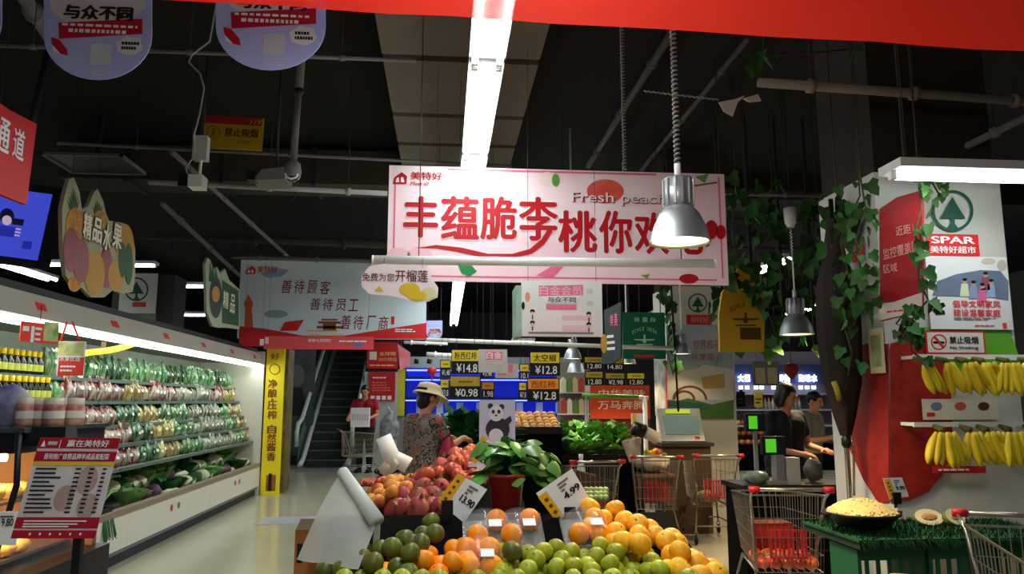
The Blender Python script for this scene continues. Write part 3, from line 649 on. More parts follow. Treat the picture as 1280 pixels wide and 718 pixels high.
MB().box(-.07, -.05, 0, .07, .05, .03).hexa([(-.07, -.05, .03), (.07, -.05, .03), (.07, .05, .03), (-.07, .05, .03), (-.06, -.03, .07), (.06, -.03, .07), (.06, .05, .07), (-.06, .05, .07)]).build('housing', M_black, k); MB().box(.0, -.052, .012, .02, -.05, .022).build('switch', M_red2, k)
q = P(112, 510, 3.2)
# ================================================================== hanging signs
m_soft = mat('soft_pink', '#f6c3d2', .5); m_rose = mat('rose', '#e86f92', .5); m_lilac = mat('lilac_card', '#a7b1f0', .5, noise=(3, .3), c2='#c3cdf8')
def house_logo(b, x0, y0, x1, y1, m, layer=2, paper=M_paper):
    W, H = x1 - x0, y1 - y0; T = lambda x, y: (x0 + x * W, y0 + y * H)
    b.shape([T(.12, .45), T(.62, 0), T(1, .35), T(.95, 1), T(0, 1), T(.08, .6)], m, layer, 'logo')
    b.shape([T(.2, .85), T(.28, .5), T(.42, .45), T(.47, .85)], paper, layer + .5, 'logo_cut'); b.shape([T(.57, .85), T(.57, .45), T(.73, .42), T(.82, .85)], paper, layer + .5, 'logo_cut')
# ---- pink seasonal banner
b = Board('peach_banner', 'wide pink and white banner with large red characters over the fruit', 'banner', 485, 213, 907, 354, 6.0, mat('banner_pink', '#fdf4f7', .45, noise=(1.0, .75, .5), c2='#f4aec8'), .03)
m_bred = mat('banner_red', '#b8101e', .5)
for r in ((492, 222, 494, 345), (899, 222, 901, 348), (560, 214.5, 820, 217), (500, 347, 895, 349)): b.rect(*r, m_rose, 1, 'border_line')
house_logo(b, 491, 216, 509, 231, m_bred); b.text('美特好', 513, 216, 553, 226, m_bred, 2, .02); b.text('Meet all', 513, 228, 536, 233, m_bred, 2, .01, .2)
for i, (ch, r) in enumerate(zip('丰蕴脆李桃你欢心', ((504, 246, 548, 298), (551, 246, 599, 300), (600, 246, 646, 301), (648, 247, 697, 302), (697, 264, 746, 317), (748, 264, 790, 318), (792, 266, 835, 319), (842, 268, 886, 319)))):
    b.text(ch, *[v + d for v, d in zip(r, (-1.3, -1.3, 1.3, 1.3))], M_paper, 2, .06); b.text(ch, *r, m_bred, 3.2, .032)
sw = [(520, 311), (545, 307), (575, 310), (610, 318), (640, 318), (662, 312), (676, 300), (686, 285), (690, 290), (680, 306), (664, 318), (640, 323), (605, 323), (570, 315), (545, 311)]
b.shape(sw, m_bred, 3, 'swoosh')
b.disc(756, 240, 23, 15, mat('peach_red', '#d63a3f', .4, noise=(7, .6), c2='#f08060'), 2, 'peach_print'); b.text('Fresh peach', 715, 243, 832, 259, mat('letter_maroon', '#9c2438', .5), 4, .03); b.text('Fresh peach', 714, 242, 831, 258, M_paper, 5, .0)
b.disc(684, 225, 12, 9, mat('peach_pale', '#f6dcd8', .5), 2, 'peach_print'); m_lg = mat('leaf_print_light', '#5f9f3f', .5); b.disc(694, 226, 4.5, 8, m_lg, 3, 'leaf_print')
b.shape([(572, 331), (590, 333), (596, 340), (586, 346), (577, 342)], mat('leaf_print_green', '#138a4a', .5), 3, 'leaf_print'); b.disc(498, 322, 15, 12, m_soft, 2, 'blossom_print'); b.disc(525, 322, 16, 14, m_soft, 2, 'blossom_print')
b.disc(888, 288, 8, 12, m_bred, 4, 'heart_print'); b.disc(900, 291, 6, 9, m_bred, 4, 'heart_print'); b.disc(860, 349, 12, 6, m_bred, 3, 'peach_print'); b.shape([(800, 345), (812, 343), (808, 349)], m_lg, 3, 'leaf_print')
b.shape([(670, 345), (690, 333), (705, 333), (690, 348)], m_rose, 2, 'ribbon_print'); b.shape([(868, 222), (885, 218), (880, 230)], m_lg, 2, 'leaf_print'); b.shape([(840, 236), (895, 228), (896, 230), (842, 238)], mat('twig', '#7a5a5c', .6), 3, 'twig_print')
for x in (546, 575, 700, 830): b.wire(x, 212, CEIL)
# white rail in front of the banner
a, c = P(466, 325, 5.0), P(893, 330, 5.0)
t = thing('hanging_rail', 'thick white tube rail hanging in front of the pink banner', 'rail', a)
MB().tube([(0, 0, 0), c - a], .03, 12).build('tube', mat('rail_white', '#eef0f2', .35), t)
for k in (.13, .9): MB().tube([(c - a) * k, Vector(((c - a) * k).to_tuple()[:2] + (CEIL - a.z,))], .004, 4).build('wire', M_wire, t)
for k in (0, 1): MB().tube([(c - a) * k + Vector((-.006, 0, 0)), (c - a) * k + Vector((.006, 0, 0))], .032, 12).build('end_cap', M_white, t)
# free durian cloud card
ol = [(452, 345), (462, 333), (480, 330), (500, 331), (520, 332), (536, 338), (541, 350), (548, 360), (547, 372), (536, 377), (520, 380), (506, 374), (485, 370), (462, 368), (452, 358)]
b = Board('cloud_card', 'white cloud shaped card with durian picture hung on the rail end', 'card', 450, 330, 548, 380, 4.96, mat('card_pinkwhite', '#f1e4e8', .5), .008, outline=ol)
b.text('免费为您', 453, 342, 493, 352, mat('letter_plum', '#6d3040', .5), 2, .01); b.text('开榴莲', 494, 338, 535, 353, mat('letter_plum', '#6d3040', .5), 2, .012); m_dur = mat('durian', '#e6c832', .5, noise=(8, .5), c2='#c9a21e'); b.disc(512, 362, 13, 8, m_dur, 2, 'durian_print'); b.disc(521, 370, 12, 6, m_dur, 2.5, 'durian_print'); b.disc(536, 367, 10, 8, mat('husk', '#dcd8a8', .5), 2, 'husk_print'); b.shape([(468, 364), (474, 358), (480, 365)], m_dur, 2, 'durian_print')
for x in (480, 528): b.wire(x, 333, b.O.z + .17)
# ---- slogan banner further back
b = Board('slogan_banner', 'pale blue banner with brush slogans and red foot, hung beyond the chiller', 'banner', 299, 327, 533, 424, 13.0, mat('banner_blue', '#dde5e8', .5, noise=(.7, .9, .6), c2='#b4cde4'), .03)
m_bru = mat('brush_ink', '#7c1f22', .5); m_or = mat('gate_orange', '#c9603a', .5)
house_logo(b, 307, 333, 320, 343, M_red); b.text('美特好', 322, 333, 347, 342, M_red, 2, .02); b.shape([(325, 343), (345, 335), (362, 338), (352, 346), (336, 348)], mat('cloud_blue', '#8fa8c9', .5), 1, 'cloud_print')
for s, x0, y0, x1, y1 in (('善待顾客', 351, 350, 415, 367), ('善待员工', 387, 373, 450, 388), ('善待厂商', 425, 394, 488, 412)):
    n = len(s)
    for i, ch in enumerate(s): W = (x1 - x0) / n; b.text(ch, x0 + W * i + 1, y0 + i * .5, x0 + W * (i + 1) - 2, y1 + i * .5, m_bru, 2, .006, .15)
b.rect(489, 396, 493, 406, M_red, 2, 'seal_print'); b.shape([(306, 412), (307, 386), (305, 380), (311, 368), (317, 380), (315, 386), (317, 412)], m_or, 2, 'monument_print'); b.disc(345, 393, 15, 5, mat('hill_grey', '#90a3ac', .6), 1, 'hill_print')
b.shape([(299, 424), (299, 408), (330, 411), (380, 420), (430, 420), (480, 412), (533, 404), (533, 424)], M_red, 3, 'ribbon_print'); b.shape([(350, 414), (356, 403), (380, 400), (372, 414)], M_red, 2, 'flag_print')
m_roof = mat('gate_roof', '#7a4a2c', .6)
for r in ((398, 402, 426, 405), (396, 408, 430, 411), (404, 405, 420, 414), (402, 399, 422, 401)): b.rect(*r, m_roof, 2, 'gate_print')
b.text('1921', 388, 418, 400, 422, mat('gold_letter', '#e0a840', .5), 5); b.text('2021', 416, 418, 430, 422, mat('gold_letter', '#e0a840', .5), 5); b.lines(494, 411, 526, 416, 2, M_paper, 4); b.lines(383, 412, 430, 416, 1, mat('gold_letter', '#e0a840', .5), 5)
for x in (310, 520): b.wire(x, 327, CEIL)
b = Board('welcome_banner', 'long coral red strip banner hanging in front of the escalator', 'banner', 330, 421, 467, 437, 12.3, mat('coral', '#e5545c', .5), .02)
b.text('母婴与您同行', 385, 424, 414, 428, M_paper, 2, .02); b.lines(424, 425, 463, 429, 1, M_paper); b.rect(331, 422, 336, 430, M_paper, 1); b.shape([(438, 432), (446, 428), (456, 430), (450, 435)], mat('ribbon_blue', '#7a70b0', .5), 1)
for x in (335, 460): b.wire(x, 421, CEIL)
b = Board('banner_end', 'red fabric sign end above the yellow column', 'banner', 299, 418, 331, 433, 11.6, M_red, .02); b.rect(325, 424, 330, 432, M_paper, 1); b.wire(305, 418, CEIL); b.wire(328, 418, CEIL)
# ---- overhead red translucent banner
A, B2 = P(150, -4, 2.4), P(1340, 68, 2.2)
t = thing('overhead_banner', 'long translucent red banner hanging across the top of the view', 'banner', A); d = (B2 - A) * 1.35; n = 24
mb = MB(); vs = []
for k in range(n + 1):
    for j in range(4): q = d * (k / n); vs.append((q.x, q.y + .005 * math.sin(k * 1.7 + j), q.z + j * .2 + .001 * math.sin(k * 2.3)))
mb.add(vs, [(k * 4 + j, (k + 1) * 4 + j, (k + 1) * 4 + j + 1, k * 4 + j + 1) for k in range(n) for j in range(3)], True)
m_over = mat('red_cloth', '#e0301f', .6, transl=.65, clear=.12)
mb.build('cloth', m_over, t)
def onb(px, py, lift=0):
    q = P(px, py, 2.27) - A; s = q.x / d.x; return (q.x, d.y * s - .022, q.z)
for x0, x1, y in ((992, 1046, 0), (1062, 1092, 2), (1118, 1142, 2)):
    p = [onb(x0, y - 9), onb(x1, y - 9), onb(x1 - 4, y + .5), onb(x0 - 1, y + 1.5)]; MB().add(p, [(3, 2, 1, 0)]).build('lettering', M_paper, t)
for k in (.05, .5, .95): MB().tube([d * k + Vector((0, 0, .58)), Vector(((d * k).x, (d * k).y, CEIL - A.z))], .004, 4).build('wire', M_wire, t)
# ---- round lavender cards
def lav(label, cx, top, w, h, Y, group='lavender member cards'):
    n = 18; ol = [(cx - w / 2, top), (cx + w / 2, top)] + [(cx + w / 2 * math.cos(math.pi * k / n), top + h * .62 + h * .38 * math.sin(math.pi * k / n)) for k in range(n + 1)]
    b = Board('member_card', label, 'card', cx - w / 2, top, cx + w / 2, top + h, Y, m_lilac, .006, outline=ol, group=group); s = w / 135
    T = lambda x, y: (cx + x * s, top + h + y * s)
    q = T(-57, -110) + T(57, -80); b.shape([T(-60, -99), T(60, -105), T(60, -90), T(48, -80), T(20, -73), T(-40, -72), T(-58, -86)], mat('card_grey', '#cfc9cf', .5), 1, 'bubble_print')
    q = T(-43, -93) + T(45, -74); b.text('与众不同', *q, mat('letter_dark', '#2a1a26', .5), 2, .07)
    b.shape([T(-49, -71), T(56, -76), T(56, -57), T(-48, -51)], mat('card_red', '#b3182f', .5), 1.4, 'ribbon_print'); q = T(-44, -70) + T(52, -64); b.lines(*q, 1, M_paper, 3, gaps=10, jag=.05); q = T(-36, -63) + T(38, -57); b.lines(*q, 1, M_paper, 3, .7, gaps=12, jag=.05)
    b.shape([T(-58, -53), T(-48, -50), T(-38, -38), T(-37, -30), T(-46, -32), T(-57, -44)], mat('card_red', '#b3182f', .5), 2, 'drum_print'); b.shape([T(-57, -44), T(-46, -32), T(-40, -30), T(-55, -36)], M_paper, 1.8, 'drum_print')
    b.rect(*(T(-9, -45) + T(17, -18)), mat('card_pale', '#c5c9dc', .6), 1.5, 'code_patch'); q = T(-8, -15) + T(24, -5); b.lines(*q, 3, mat('card_pale', '#c5c9dc', .6), 1.5)
    cl = [T(40 + 17 * math.cos(a * .5) * (1 + .12 * math.sin(a * 3)), -42 + 12 * math.sin(a * .5) * (1 + .12 * math.sin(a * 3))) for a in range(13)]; b.shape(cl, mat('cloud_white', '#d8d8dc', .5), 2, 'cloud_print'); q = T(30, -48) + T(52, -36); b.lines(*q, 2, M_ink, 3, .6, gaps=6)
    b.wire(cx - w * .4, top + 2, CEIL); b.wire(cx + w * .4, top + 2, CEIL)
    return b
lav('lavender rounded card hanging left of two at the upper left', 122.5, -45, 135, 145, 4.0); lav('lavender rounded card hanging right of two, partly behind the red banner', 338.5, -55, 137, 143, 4.0); lav('lavender rounded card mostly cut off by the left frame edge', -65, -60, 135, 140, 4.0)
lav('tiny lavender card far back beside the slogan banner', 543, 401, 20, 24, 13.2, 'far lavender card')
# ---- yellow no smoking plate on the ceiling
b = Board('fire_notice', 'yellow and red no smoking plate hanging under the ceiling', 'sign', 252, 146, 329, 187, 7.2, mat('plate_yellow', '#a8871c', .6), .015, roll=R(1.5))
b.rect(253, 146, 328, 156, mat('plate_red', '#8f1a16', .6)); b.text('119', 313, 150, 327, 156, mat('plate_gold', '#c09a4a', .6), 2, .0, .3); b.text('禁止吸烟', 281, 161, 323, 172, mat('plate_ink', '#5a1d10', .6), 2, .03); b.disc(267, 166, 9, 9, mat('plate_ink2', '#7d661c', .6), 1, 'ring_print', hole=.8); b.rect(265, 161, 269, 171, mat('plate_ink2', '#7d661c', .6)); b.lines(297, 176, 316, 181, 2, mat('plate_ink2', '#7d661c', .6))
b.wire(258, 147, CEIL); b.wire(322, 148, CEIL)
# ---- white member card below the banner
b = Board('membership_board', 'white board with pink heading and small faces hanging under the banner', 'sign', 652, 352, 752, 421, 5.6, mat('board_mint', '#dfe6e6', .5, noise=(2, .6), c2='#f0dede'), .05)
b.shape([(673, 358), (728, 357), (728, 370), (673, 371)], M_pink, 1, 'heading_print'); b.text('白金会员', 674, 358, 727, 370, mat('pink_light', '#f6b9cb', .5), 2, .02); b.shape([(676, 371), (725, 370), (718, 380), (682, 380)], M_paper, 1, 'bubble_print'); b.text('与众不同', 684, 372, 719, 379, mat('letter_grey', '#6b6468', .5), 2, .03); b.rect(682, 381, 720, 388, M_pink, 1, 'ribbon_print')
b.rect(665, 391, 744, 415, mat('board_blush', '#efe2e6', .5), 1, 'table_print'); b.rect(702, 395, 736, 401, m_soft, 2, 'table_print'); b.rect(702, 407, 736, 414, m_soft, 2, 'table_print'); b.rect(660, 416, 741, 418, M_grey, 2, 'table_print')
for x, y in ((665, 390), (665, 404), (735, 393), (735, 406)): b.disc(x, y, 3, 2.6, M_ink, 3, 'hair_print'); b.disc(x, y + 2.4, 2.2, 2, mat('icon_skin', '#e8c0b0', .5), 4, 'face_print'); b.rect(x - .6, y + 5, x + .8, y + 10, M_ink, 3, 'body_print')
b.disc(659, 372, 3, 6, mat('coral2', '#e08a6a', .5), 1, 'drum_print'); b.disc(653.5, 383, 2, 5, M_ink, 1, 'ink_print'); b.rect(733, 362, 740, 368, mat('beige', '#d8d0c4', .5)); b.rect(733, 377, 740, 383, mat('beige', '#c8c4c0', .5)); b.wire(660, 352, CEIL); b.wire(745, 352, CEIL)
MB().box(b.box(645, 352, 652, 421)[0], 0, b.box(645, 357, 652, 421)[1], b.box(645, 352, 652, 421)[2], .3, b.box(645, 357, 652, 418)[3]).build('side_panel', mat('side_green', '#a9c4b8', .5, noise=(5, .9), c2='#3f7a4a'), b.root)
# ---- white rail with hanging price boards
a, c = P(533, 425, 8.0), P(842, 436, 8.0)
t = thing('price_rail', 'thin white rail holding the black and yellow price boards', 'rail', a); MB().tube([(0, 0, 0), c - a], .022, 10).build('tube', mat('rail_white', '#eef0f2', .35), t)
for k in (.2, .55, .95): MB().tube([(c - a) * k, Vector(((c - a) * k).to_tuple()[:2] + (CEIL - a.z,))], .004, 4).build('wire', M_wire, t)
m_bk = mat('board_black', '#1b1613', .5); m_py = mat('price_yellow', '#e3cf38', .5); m_po = mat('price_orange', '#eaa02a', .5); m_pg = mat('price_olive', '#b79b34', .5)
def pboard(x0, y0, x1, y1, Y, head, price, m=m_py, label='', hw=None):
    b = Board('price_board', label, 'price board', x0, y0, x1, y1, Y, m_bk, .012, group='hanging black price boards')
    h = (y1 - y0); b.rect(x0 + 1, y0 + 1, x1 - 1, y0 + h * .47, m, 1, 'header_print'); W = x1 - x0
    if head: b.text(head, x0 + W * .12, y0 + h * .1, x1 - W * .12, y0 + h * .42, M_ink if m is not m_po else M_red, 2, .01)
    else: b.lines(x0 + W * .3, y0 + h * .18, x1 - W * .12, y0 + h * .36, 1, mat('ink_olive', '#6a5a22', .6), gaps=5)
    b.text(price, x0 + W * .18, y0 + h * .58, x1 - W * .1, y0 + h * .93, M_paper, 2, .01)
    zt = (P(x0, 428, Y)).z if Y < 8 else CEIL - .06
    b.wire(x0 + W * .2, y0 + 1, zt + .06); b.wire(x1 - W * .2, y0 + 1, zt + .06)
for x0, y0, x1, y1, Y, hd, pr, m, lb in (
    (564, 437, 600, 468, 7.9, '粉西红柿', '¥14.8', m_py, 'black price board with yellow header for pink tomatoes'), (562, 470, 601, 498, 7.9, '', '¥0.98', m_pg, 'black price board with glaring olive header below the tomato board'),
    (550, 450, 563.5, 471, 7.95, '', '¥1.48', m_py, 'narrow price board left of the tomato board'), (550, 474, 561.5, 497, 7.95, '', '¥3.8', m_py, 'narrow price board at lower left beside the olive header board'), (601.5, 477, 618, 498, 7.95, '', '1.98', m_po, 'small orange headed price board right of the olive header board'),
    (600.5, 453, 616, 472, 8.1, '', '¥3.98', m_py, 'small price board half behind the white pink card'), (662, 440, 700, 470, 7.9, '太空椒', '¥12.8', m_py, 'black price board with yellow header for bell peppers'), (659, 473, 699, 502, 7.9, '西红柿', '¥12.8', m_po, 'black price board with orange header below the pepper board'),
    (649, 455, 661.5, 475, 7.95, '', '10.1', m_py, 'narrow price board left of the pepper board'), (648, 478, 658.5, 499, 7.95, '', '¥7.8', m_py, 'narrow price board left of the orange header board'),
    (730, 446, 754, 462, 9.2, '', '12.80', m_pg, 'dim far price board, upper left of its cluster'), (755, 447, 780, 463, 9.2, '', '14.80', m_pg, 'dim far price board, upper right of its cluster'), (731, 464, 754, 482, 9.1, '', '12.80', m_pg, 'dim far price board, lower left of its cluster'),
    (756, 466, 781, 482, 9.1, '', '¥2.98', m_pg, 'dim far price board, lower middle of its cluster'), (783, 466, 806, 482, 9.1, '', '12.80', m_py, 'dim far price board, lower right of its cluster with brighter header')):
    pboard(x0, y0, x1, y1, Y, hd, pr, m, lb)
b = Board('promo_card', 'white card with pink heading hung over the price boards', 'card', 598, 437, 634, 466, 7.75, mat('card_dullwhite', '#c9c4c0', .6), .006); b.rect(607, 440, 628, 450, M_pink); b.text('白金', 608, 440, 627, 449, M_paper, 2, .02); b.lines(602, 453, 630, 463, 4, mat('beige', '#d8d0c4', .5)); b.wire(616, 438, CEIL)
b = Board('promo_card', 'small white and pink card beside the pepper price board', 'card', 619, 455, 648, 473, 8.15, mat('card_dullwhite', '#c9c4c0', .6), .006); b.rect(635, 456, 641, 466, M_pink); b.lines(622, 458, 633, 470, 3, M_pink); b.wire(633, 456, CEIL)
# ---- scale desk signs and dark slanted blade sign
b = Board('scale_desk_sign', 'dark green hanging sign of the weighing desk with scale emblem', 'sign', 778, 391, 831, 449, 8.4, mat('desk_green', '#0d5a41', .5), .04)
m_mint = mat('desk_mint', '#a9c9ae', .5)
for ch, x in zip('称重台', (792, 802, 812)): b.text(ch, x, 397, x + 7, 403, m_mint, 2, .02)
def scale_emblem(b, cx, cy, s, m, word='SCALE DESK'):
    n = len(word)
    for i, ch in enumerate(word):
        if ch == ' ': continue
        q = (i - (n - 1) / 2) / n; x, y = cx + q * 2 * s * .95, cy - s * .75 + 1.3 * s * q * q; b.text(ch, x - s * .07, y - s * .13, x + s * .07, y + s * .13, m, 2, .01)
    T = lambda x, y: (cx + x * s, cy + y * s)
    b.shape([T(-.8, .02), T(.8, .02), T(.66, .12), T(.12, .14), T(.12, .3), T(-.12, .3), T(-.12, .14), T(-.66, .12)], m, 1.5, 'scale_emblem'); b.shape([T(-.06, -.3), T(.06, -.3), T(.07, .02), T(-.07, .02)], m, 1.6, 'scale_emblem'); b.shape([T(-.55, .38), T(.55, .38), T(.62, .46), T(-.62, .46)], m, 1.6, 'scale_emblem')
scale_emblem(b, 805, 424, 17, m_mint); b.rect(792, 444, 817, 447, M_red, 1); b.wire(785, 391, CEIL); b.wire(825, 391, CEIL); b.wire(799, 392, CEIL)
ol = [(902, 366), (908, 358), (922, 336), (930, 342), (940, 345), (944, 360), (952, 368), (955, 382), (954, 440), (899, 440), (898, 395)]
b = Board('scale_desk_sign', 'yellow shaped weighing desk sign half hidden in dark ivy', 'sign', 898, 336, 956, 441, 6.6, mat('desk_yellow', '#b08a1c', .6), .04, outline=ol)
m_brn = mat('desk_brown', '#4a3310', .6); scale_emblem(b, 931, 398, 22, m_brn); b.rect(924, 410, 950, 425, m_brn, 1.2, 'scale_box'); b.wire(918, 345, CEIL); b.wire(945, 365, CEIL)
b = Board('blade_sign', 'dark slate hanging sign with pink characters turned edgewise', 'sign', 754, 377, 778, 456, 7.4, mat('slate', '#3a4448', .5), .02, rz=R(-62), outline=[(756, 388), (777, 378), (777, 447), (766, 455), (752, 455), (757, 420)])
b.text('鲜', 764, 393, 768, 408, M_pink, 2, .02); b.text('美', 769, 391, 773, 408, M_pink, 2, .02); b.lines(760, 417, 770, 440, 3, M_paper); b.disc(756, 430, 4, 12, m_mango, 1, 'fruit_print'); b.wire(774, 380, CEIL)
# ---- pendant lamps
m_alu = mat('brushed_alu', '#a9adb1', .42, .7); m_aluin = mat('reflector_glow', '#fff2d0', .5, emit=4, emit_c=(1, .78, .36))
def coil(t, z0, z1, r=.012, m=None, turns=None):
    n = turns or int((z1 - z0) / .028); pts = [(r * math.cos(k * math.pi / 3), r * math.sin(k * math.pi / 3), z0 + (z1 - z0) * k / (6 * n)) for k in range(6 * n + 1)]
    MB().tube(pts, r * .45, 5).build('coiled_cord', m or mat('cord_grey', '#8d8b88', .4), t)
def pendant(label, loc, s, watts, zcoil):
    t = thing('pendant_lamp', label, 'lamp', loc)
    k = s / .175
    MB().lathe([(.175 * k, 0), (.168 * k, .02 * k), (.15 * k, .09 * k), (.115 * k, .17 * k), (.08 * k, .21 * k), (.075 * k, .21 * k), (.145 * k, .09 * k), (.165 * k, .005 * k)], 32).build('shade', m_alu, t)
    MB().lathe([(.08 * k, .205 * k), (.083 * k, .21 * k), (.083 * k, .38 * k), (.0, .385 * k)], 24).build('neck', m_alu, t)
    for q in range(12): MB().box(.082 * k, -.006 * k, .22 * k, .092 * k, .006 * k, .37 * k).build('fin', m_alu, t, rot=(0, 0, q * math.pi / 6))
    MB().lathe([(0, .02 * k), (.155 * k, .012 * k), (.155 * k, .016 * k), (0, .03 * k)], 28).build('glow_disc', m_aluin, t)
    MB().tube([(0, 0, .38 * k), (0, 0, .47 * k)], .02 * k, 10).build('stem', M_white, t)
    lamp('SPOT', 'pendant_light', (0, 0, -.01), watts, WARM, t, spot=R(125), blend=.35, radius=.13 * k)
    return t
t = pendant('large silver pendant lamp hanging before the pink banner', P(850, 304, 4.1), .172, PEND, 1)
coil(t, .47, CEIL - t.location.z, .015)
t = pendant('small silver pendant lamp hanging amid the dark ivy', P(996, 419, 7.1), .165, PEND, 1); zc = P(995, 285, 7.1).z - t.location.z
MB().tube([(0, 0, .45), (0, 0, zc - .25)], .008, 6).build('rod', M_white, t); coil(t, zc - .25, zc, .01, M_white); MB().lathe([(.03, zc), (.055, zc + .05), (.065, zc + .2), (0, zc + .21)], 14).build('canopy_cup', M_white, t); MB().tube([(0, 0, zc + .2), (0, 0, CEIL - t.location.z)], .006, 5).build('wire', M_wire, t)
t = pendant('tiny pendant lamp in front of the middle pillar', P(852.5, 443, 8.6), .105, 15, 1); MB().tube([(0, 0, .27), (0, 0, CEIL - t.location.z)], .01, 6).build('rod', M_white, t)
for px, py, Y, lb in ((716, 449, 8.4, 'warm lamp glowing behind the price boards, upper one'), (720, 466, 11.6, 'warm lamp glowing behind the price boards, lower one'), (784, 455, 9.6, 'small white pendant lamp under the green desk sign')):
    t = pendant(lb, P(px, py, Y), .012 * Y, 50, 1); MB().tube([(0, 0, .3), (0, 0, CEIL - t.location.z)], .01, 6).build('rod', M_white, t)
t = thing('coiled_cord', 'short coiled cord hanging above the pink banner', 'cord', P(781, 212, 5.9)); coil(t, 0, CEIL - t.location.z, .014)
pts = [P(805 + k * 3, 113 + k * .35 + 1.6 * (k % 2), 4.9) for k in range(32)]
tag(MB().tube([p - pts[0] for p in pts], .006, 4).build('coiled_cord', mat('cord_grey', '#8d8b88', .4), loc=pts[0]), 'coiled cord stretched sideways to the beam tube', 'cord')
# right tube lamp
a, c = P(1112, 215, 4.0), P(1330, 228, 4.0)
t = fixture('bright tube lamp in front of the right pillar', (a + c) / 2 - Vector((0, 0, 0)), R(90), (c - a).length, 6, two=False); t.rotation_euler = (0, 0, R(90))
# ================================================================== fruit stand in the foreground
m_std = mat('stand_black', '#0a090a', .9, spec=.05); m_stdg = mat('stand_leg', '#8f8d84', .5)
A1 = (.859, .5, 2.6)                          # slope through the citrus centres
A2 = (.97, .256, 3.3)                         # slope through the dragon fruit centres
t = thing('citrus_stand', 'black sloping display stand under the citrus heap', 'stand', (0, 2.6, 0))
MB().hexa([(-.42, -.35, 0), (1.0, -.35, 0), (.88, .42, 0), (-.42, .42, 0), (-.42, -.35, .64), (1.0, -.35, .64), (.88, .42, 1.02), (-.42, .42, 1.02)]).build('sloping_body', m_std, t)
MB().box(-.44, -.38, .60, 1.02, -.35, .70).build('front_lip', m_std, t)
MB().box(-.42, .42, 0, .8, .66, .985).build('rear_ledge', m_std, t)
t = thing('tropical_stand', 'black sloping stand under the dragon fruit and peaches', 'stand', (0, 3.35, 0))
MB().hexa([(-.34, -.08, .1), (.38, -.08, .1), (.38, .42, .1), (-.34, .42, .1), (-.34, -.08, .88), (.38, -.08, .88), (.38, .42, 1.01), (-.34, .42, 1.01)]).build('sloping_body', m_std, t)
MB().hexa([(-.02, .42, .1), (.38, .42, .1), (.38, 1.0, .1), (-.02, 1.0, .1), (-.02, .42, 1.01), (.38, .42, 1.01), (.38, 1.0, 1.155), (-.02, 1.0, 1.155)]).build('rear_body', m_std, t)
for x, y in ((-.36, -.07), (-.36, .38), (.36, .96)): MB().box(x, y, 0, x + .04, y + .04, .9).build('leg', m_stdg, t)
m_org = mat('orange_peel', '#f28a12', .42, noise=(6, .5), c2='#f79a14', rand=.1, bump=(120, .12)); m_grn = mat('green_citrus', '#7d9a22', .4, noise=(3.5, .9, .5), c2='#c9b52e', rand=.2, bump=(120, .12)); m_dgr = mat('dark_citrus', '#4d561b', .4, noise=(4, .8), c2='#74752a', rand=.2, bump=(120, .12))
m_yor = mat('yellow_orange', '#f6a91a', .4, noise=(6, .5), c2='#f7c13a', rand=.1, bump=(120, .12)); m_cal = mat('stem_end', '#4d5a24', .7)
def citrus(name, label, group, r, m, sq=.93):
    b = MB(); b.ell((0, 0, 0), (r, r, r * sq), n=18, m=12, warp=lambda p: (p.x, p.y, p.z * (1 - .10 * max(0, p.z) ** 6 if p.z > 0 else 1)))
    o = tag(b.build(name, m), label, 'fruit', group)
    MB().lathe([(0, r * sq * .93), (r * .09, r * sq * .925), (r * .1, r * sq * .89)], 8).build('stem_end', m_cal, o); return o
def rr(): return (random.uniform(-.9, .9), random.uniform(-.9, .9), random.uniform(0, 6))
placed = []
def free(p, r):
    return all((p - q).length > (r + s) * .93 for q, s in placed)
def spot(px, py, plane, r, lift=0):
    """where the sight line meets the heap, pushed along the heap until it no longer cuts a neighbour"""
    a, b, y0 = plane; p = PS(px, py, a + lift, b, y0); d = ray(px, py).normalized()
    for k in range(40):
        for s in (1, -1):
            q = p + d * (s * .006 * k)
            if free(q, r): placed.append((q.copy(), r)); return q
    return None
def scatter(proto, pts, plane, r, lift=0, rand=.04):
    first = True
    for px, py in pts:
        s = random.uniform(1 - rand, 1 + rand); q = spot(px, py, plane, r * s, lift)
        if q is None: continue
        if first: proto.location = q; proto.rotation_euler = rr(); proto.scale = (s,) * 3; first = False
        else: clone(proto, q, rr(), scale=s)
def z7(*l): return [(350 + x / 4, 540 + y / 4) for x, y in l]
def z8(*l): return [(600 + x / 4, 540 + y / 4) for x, y in l]
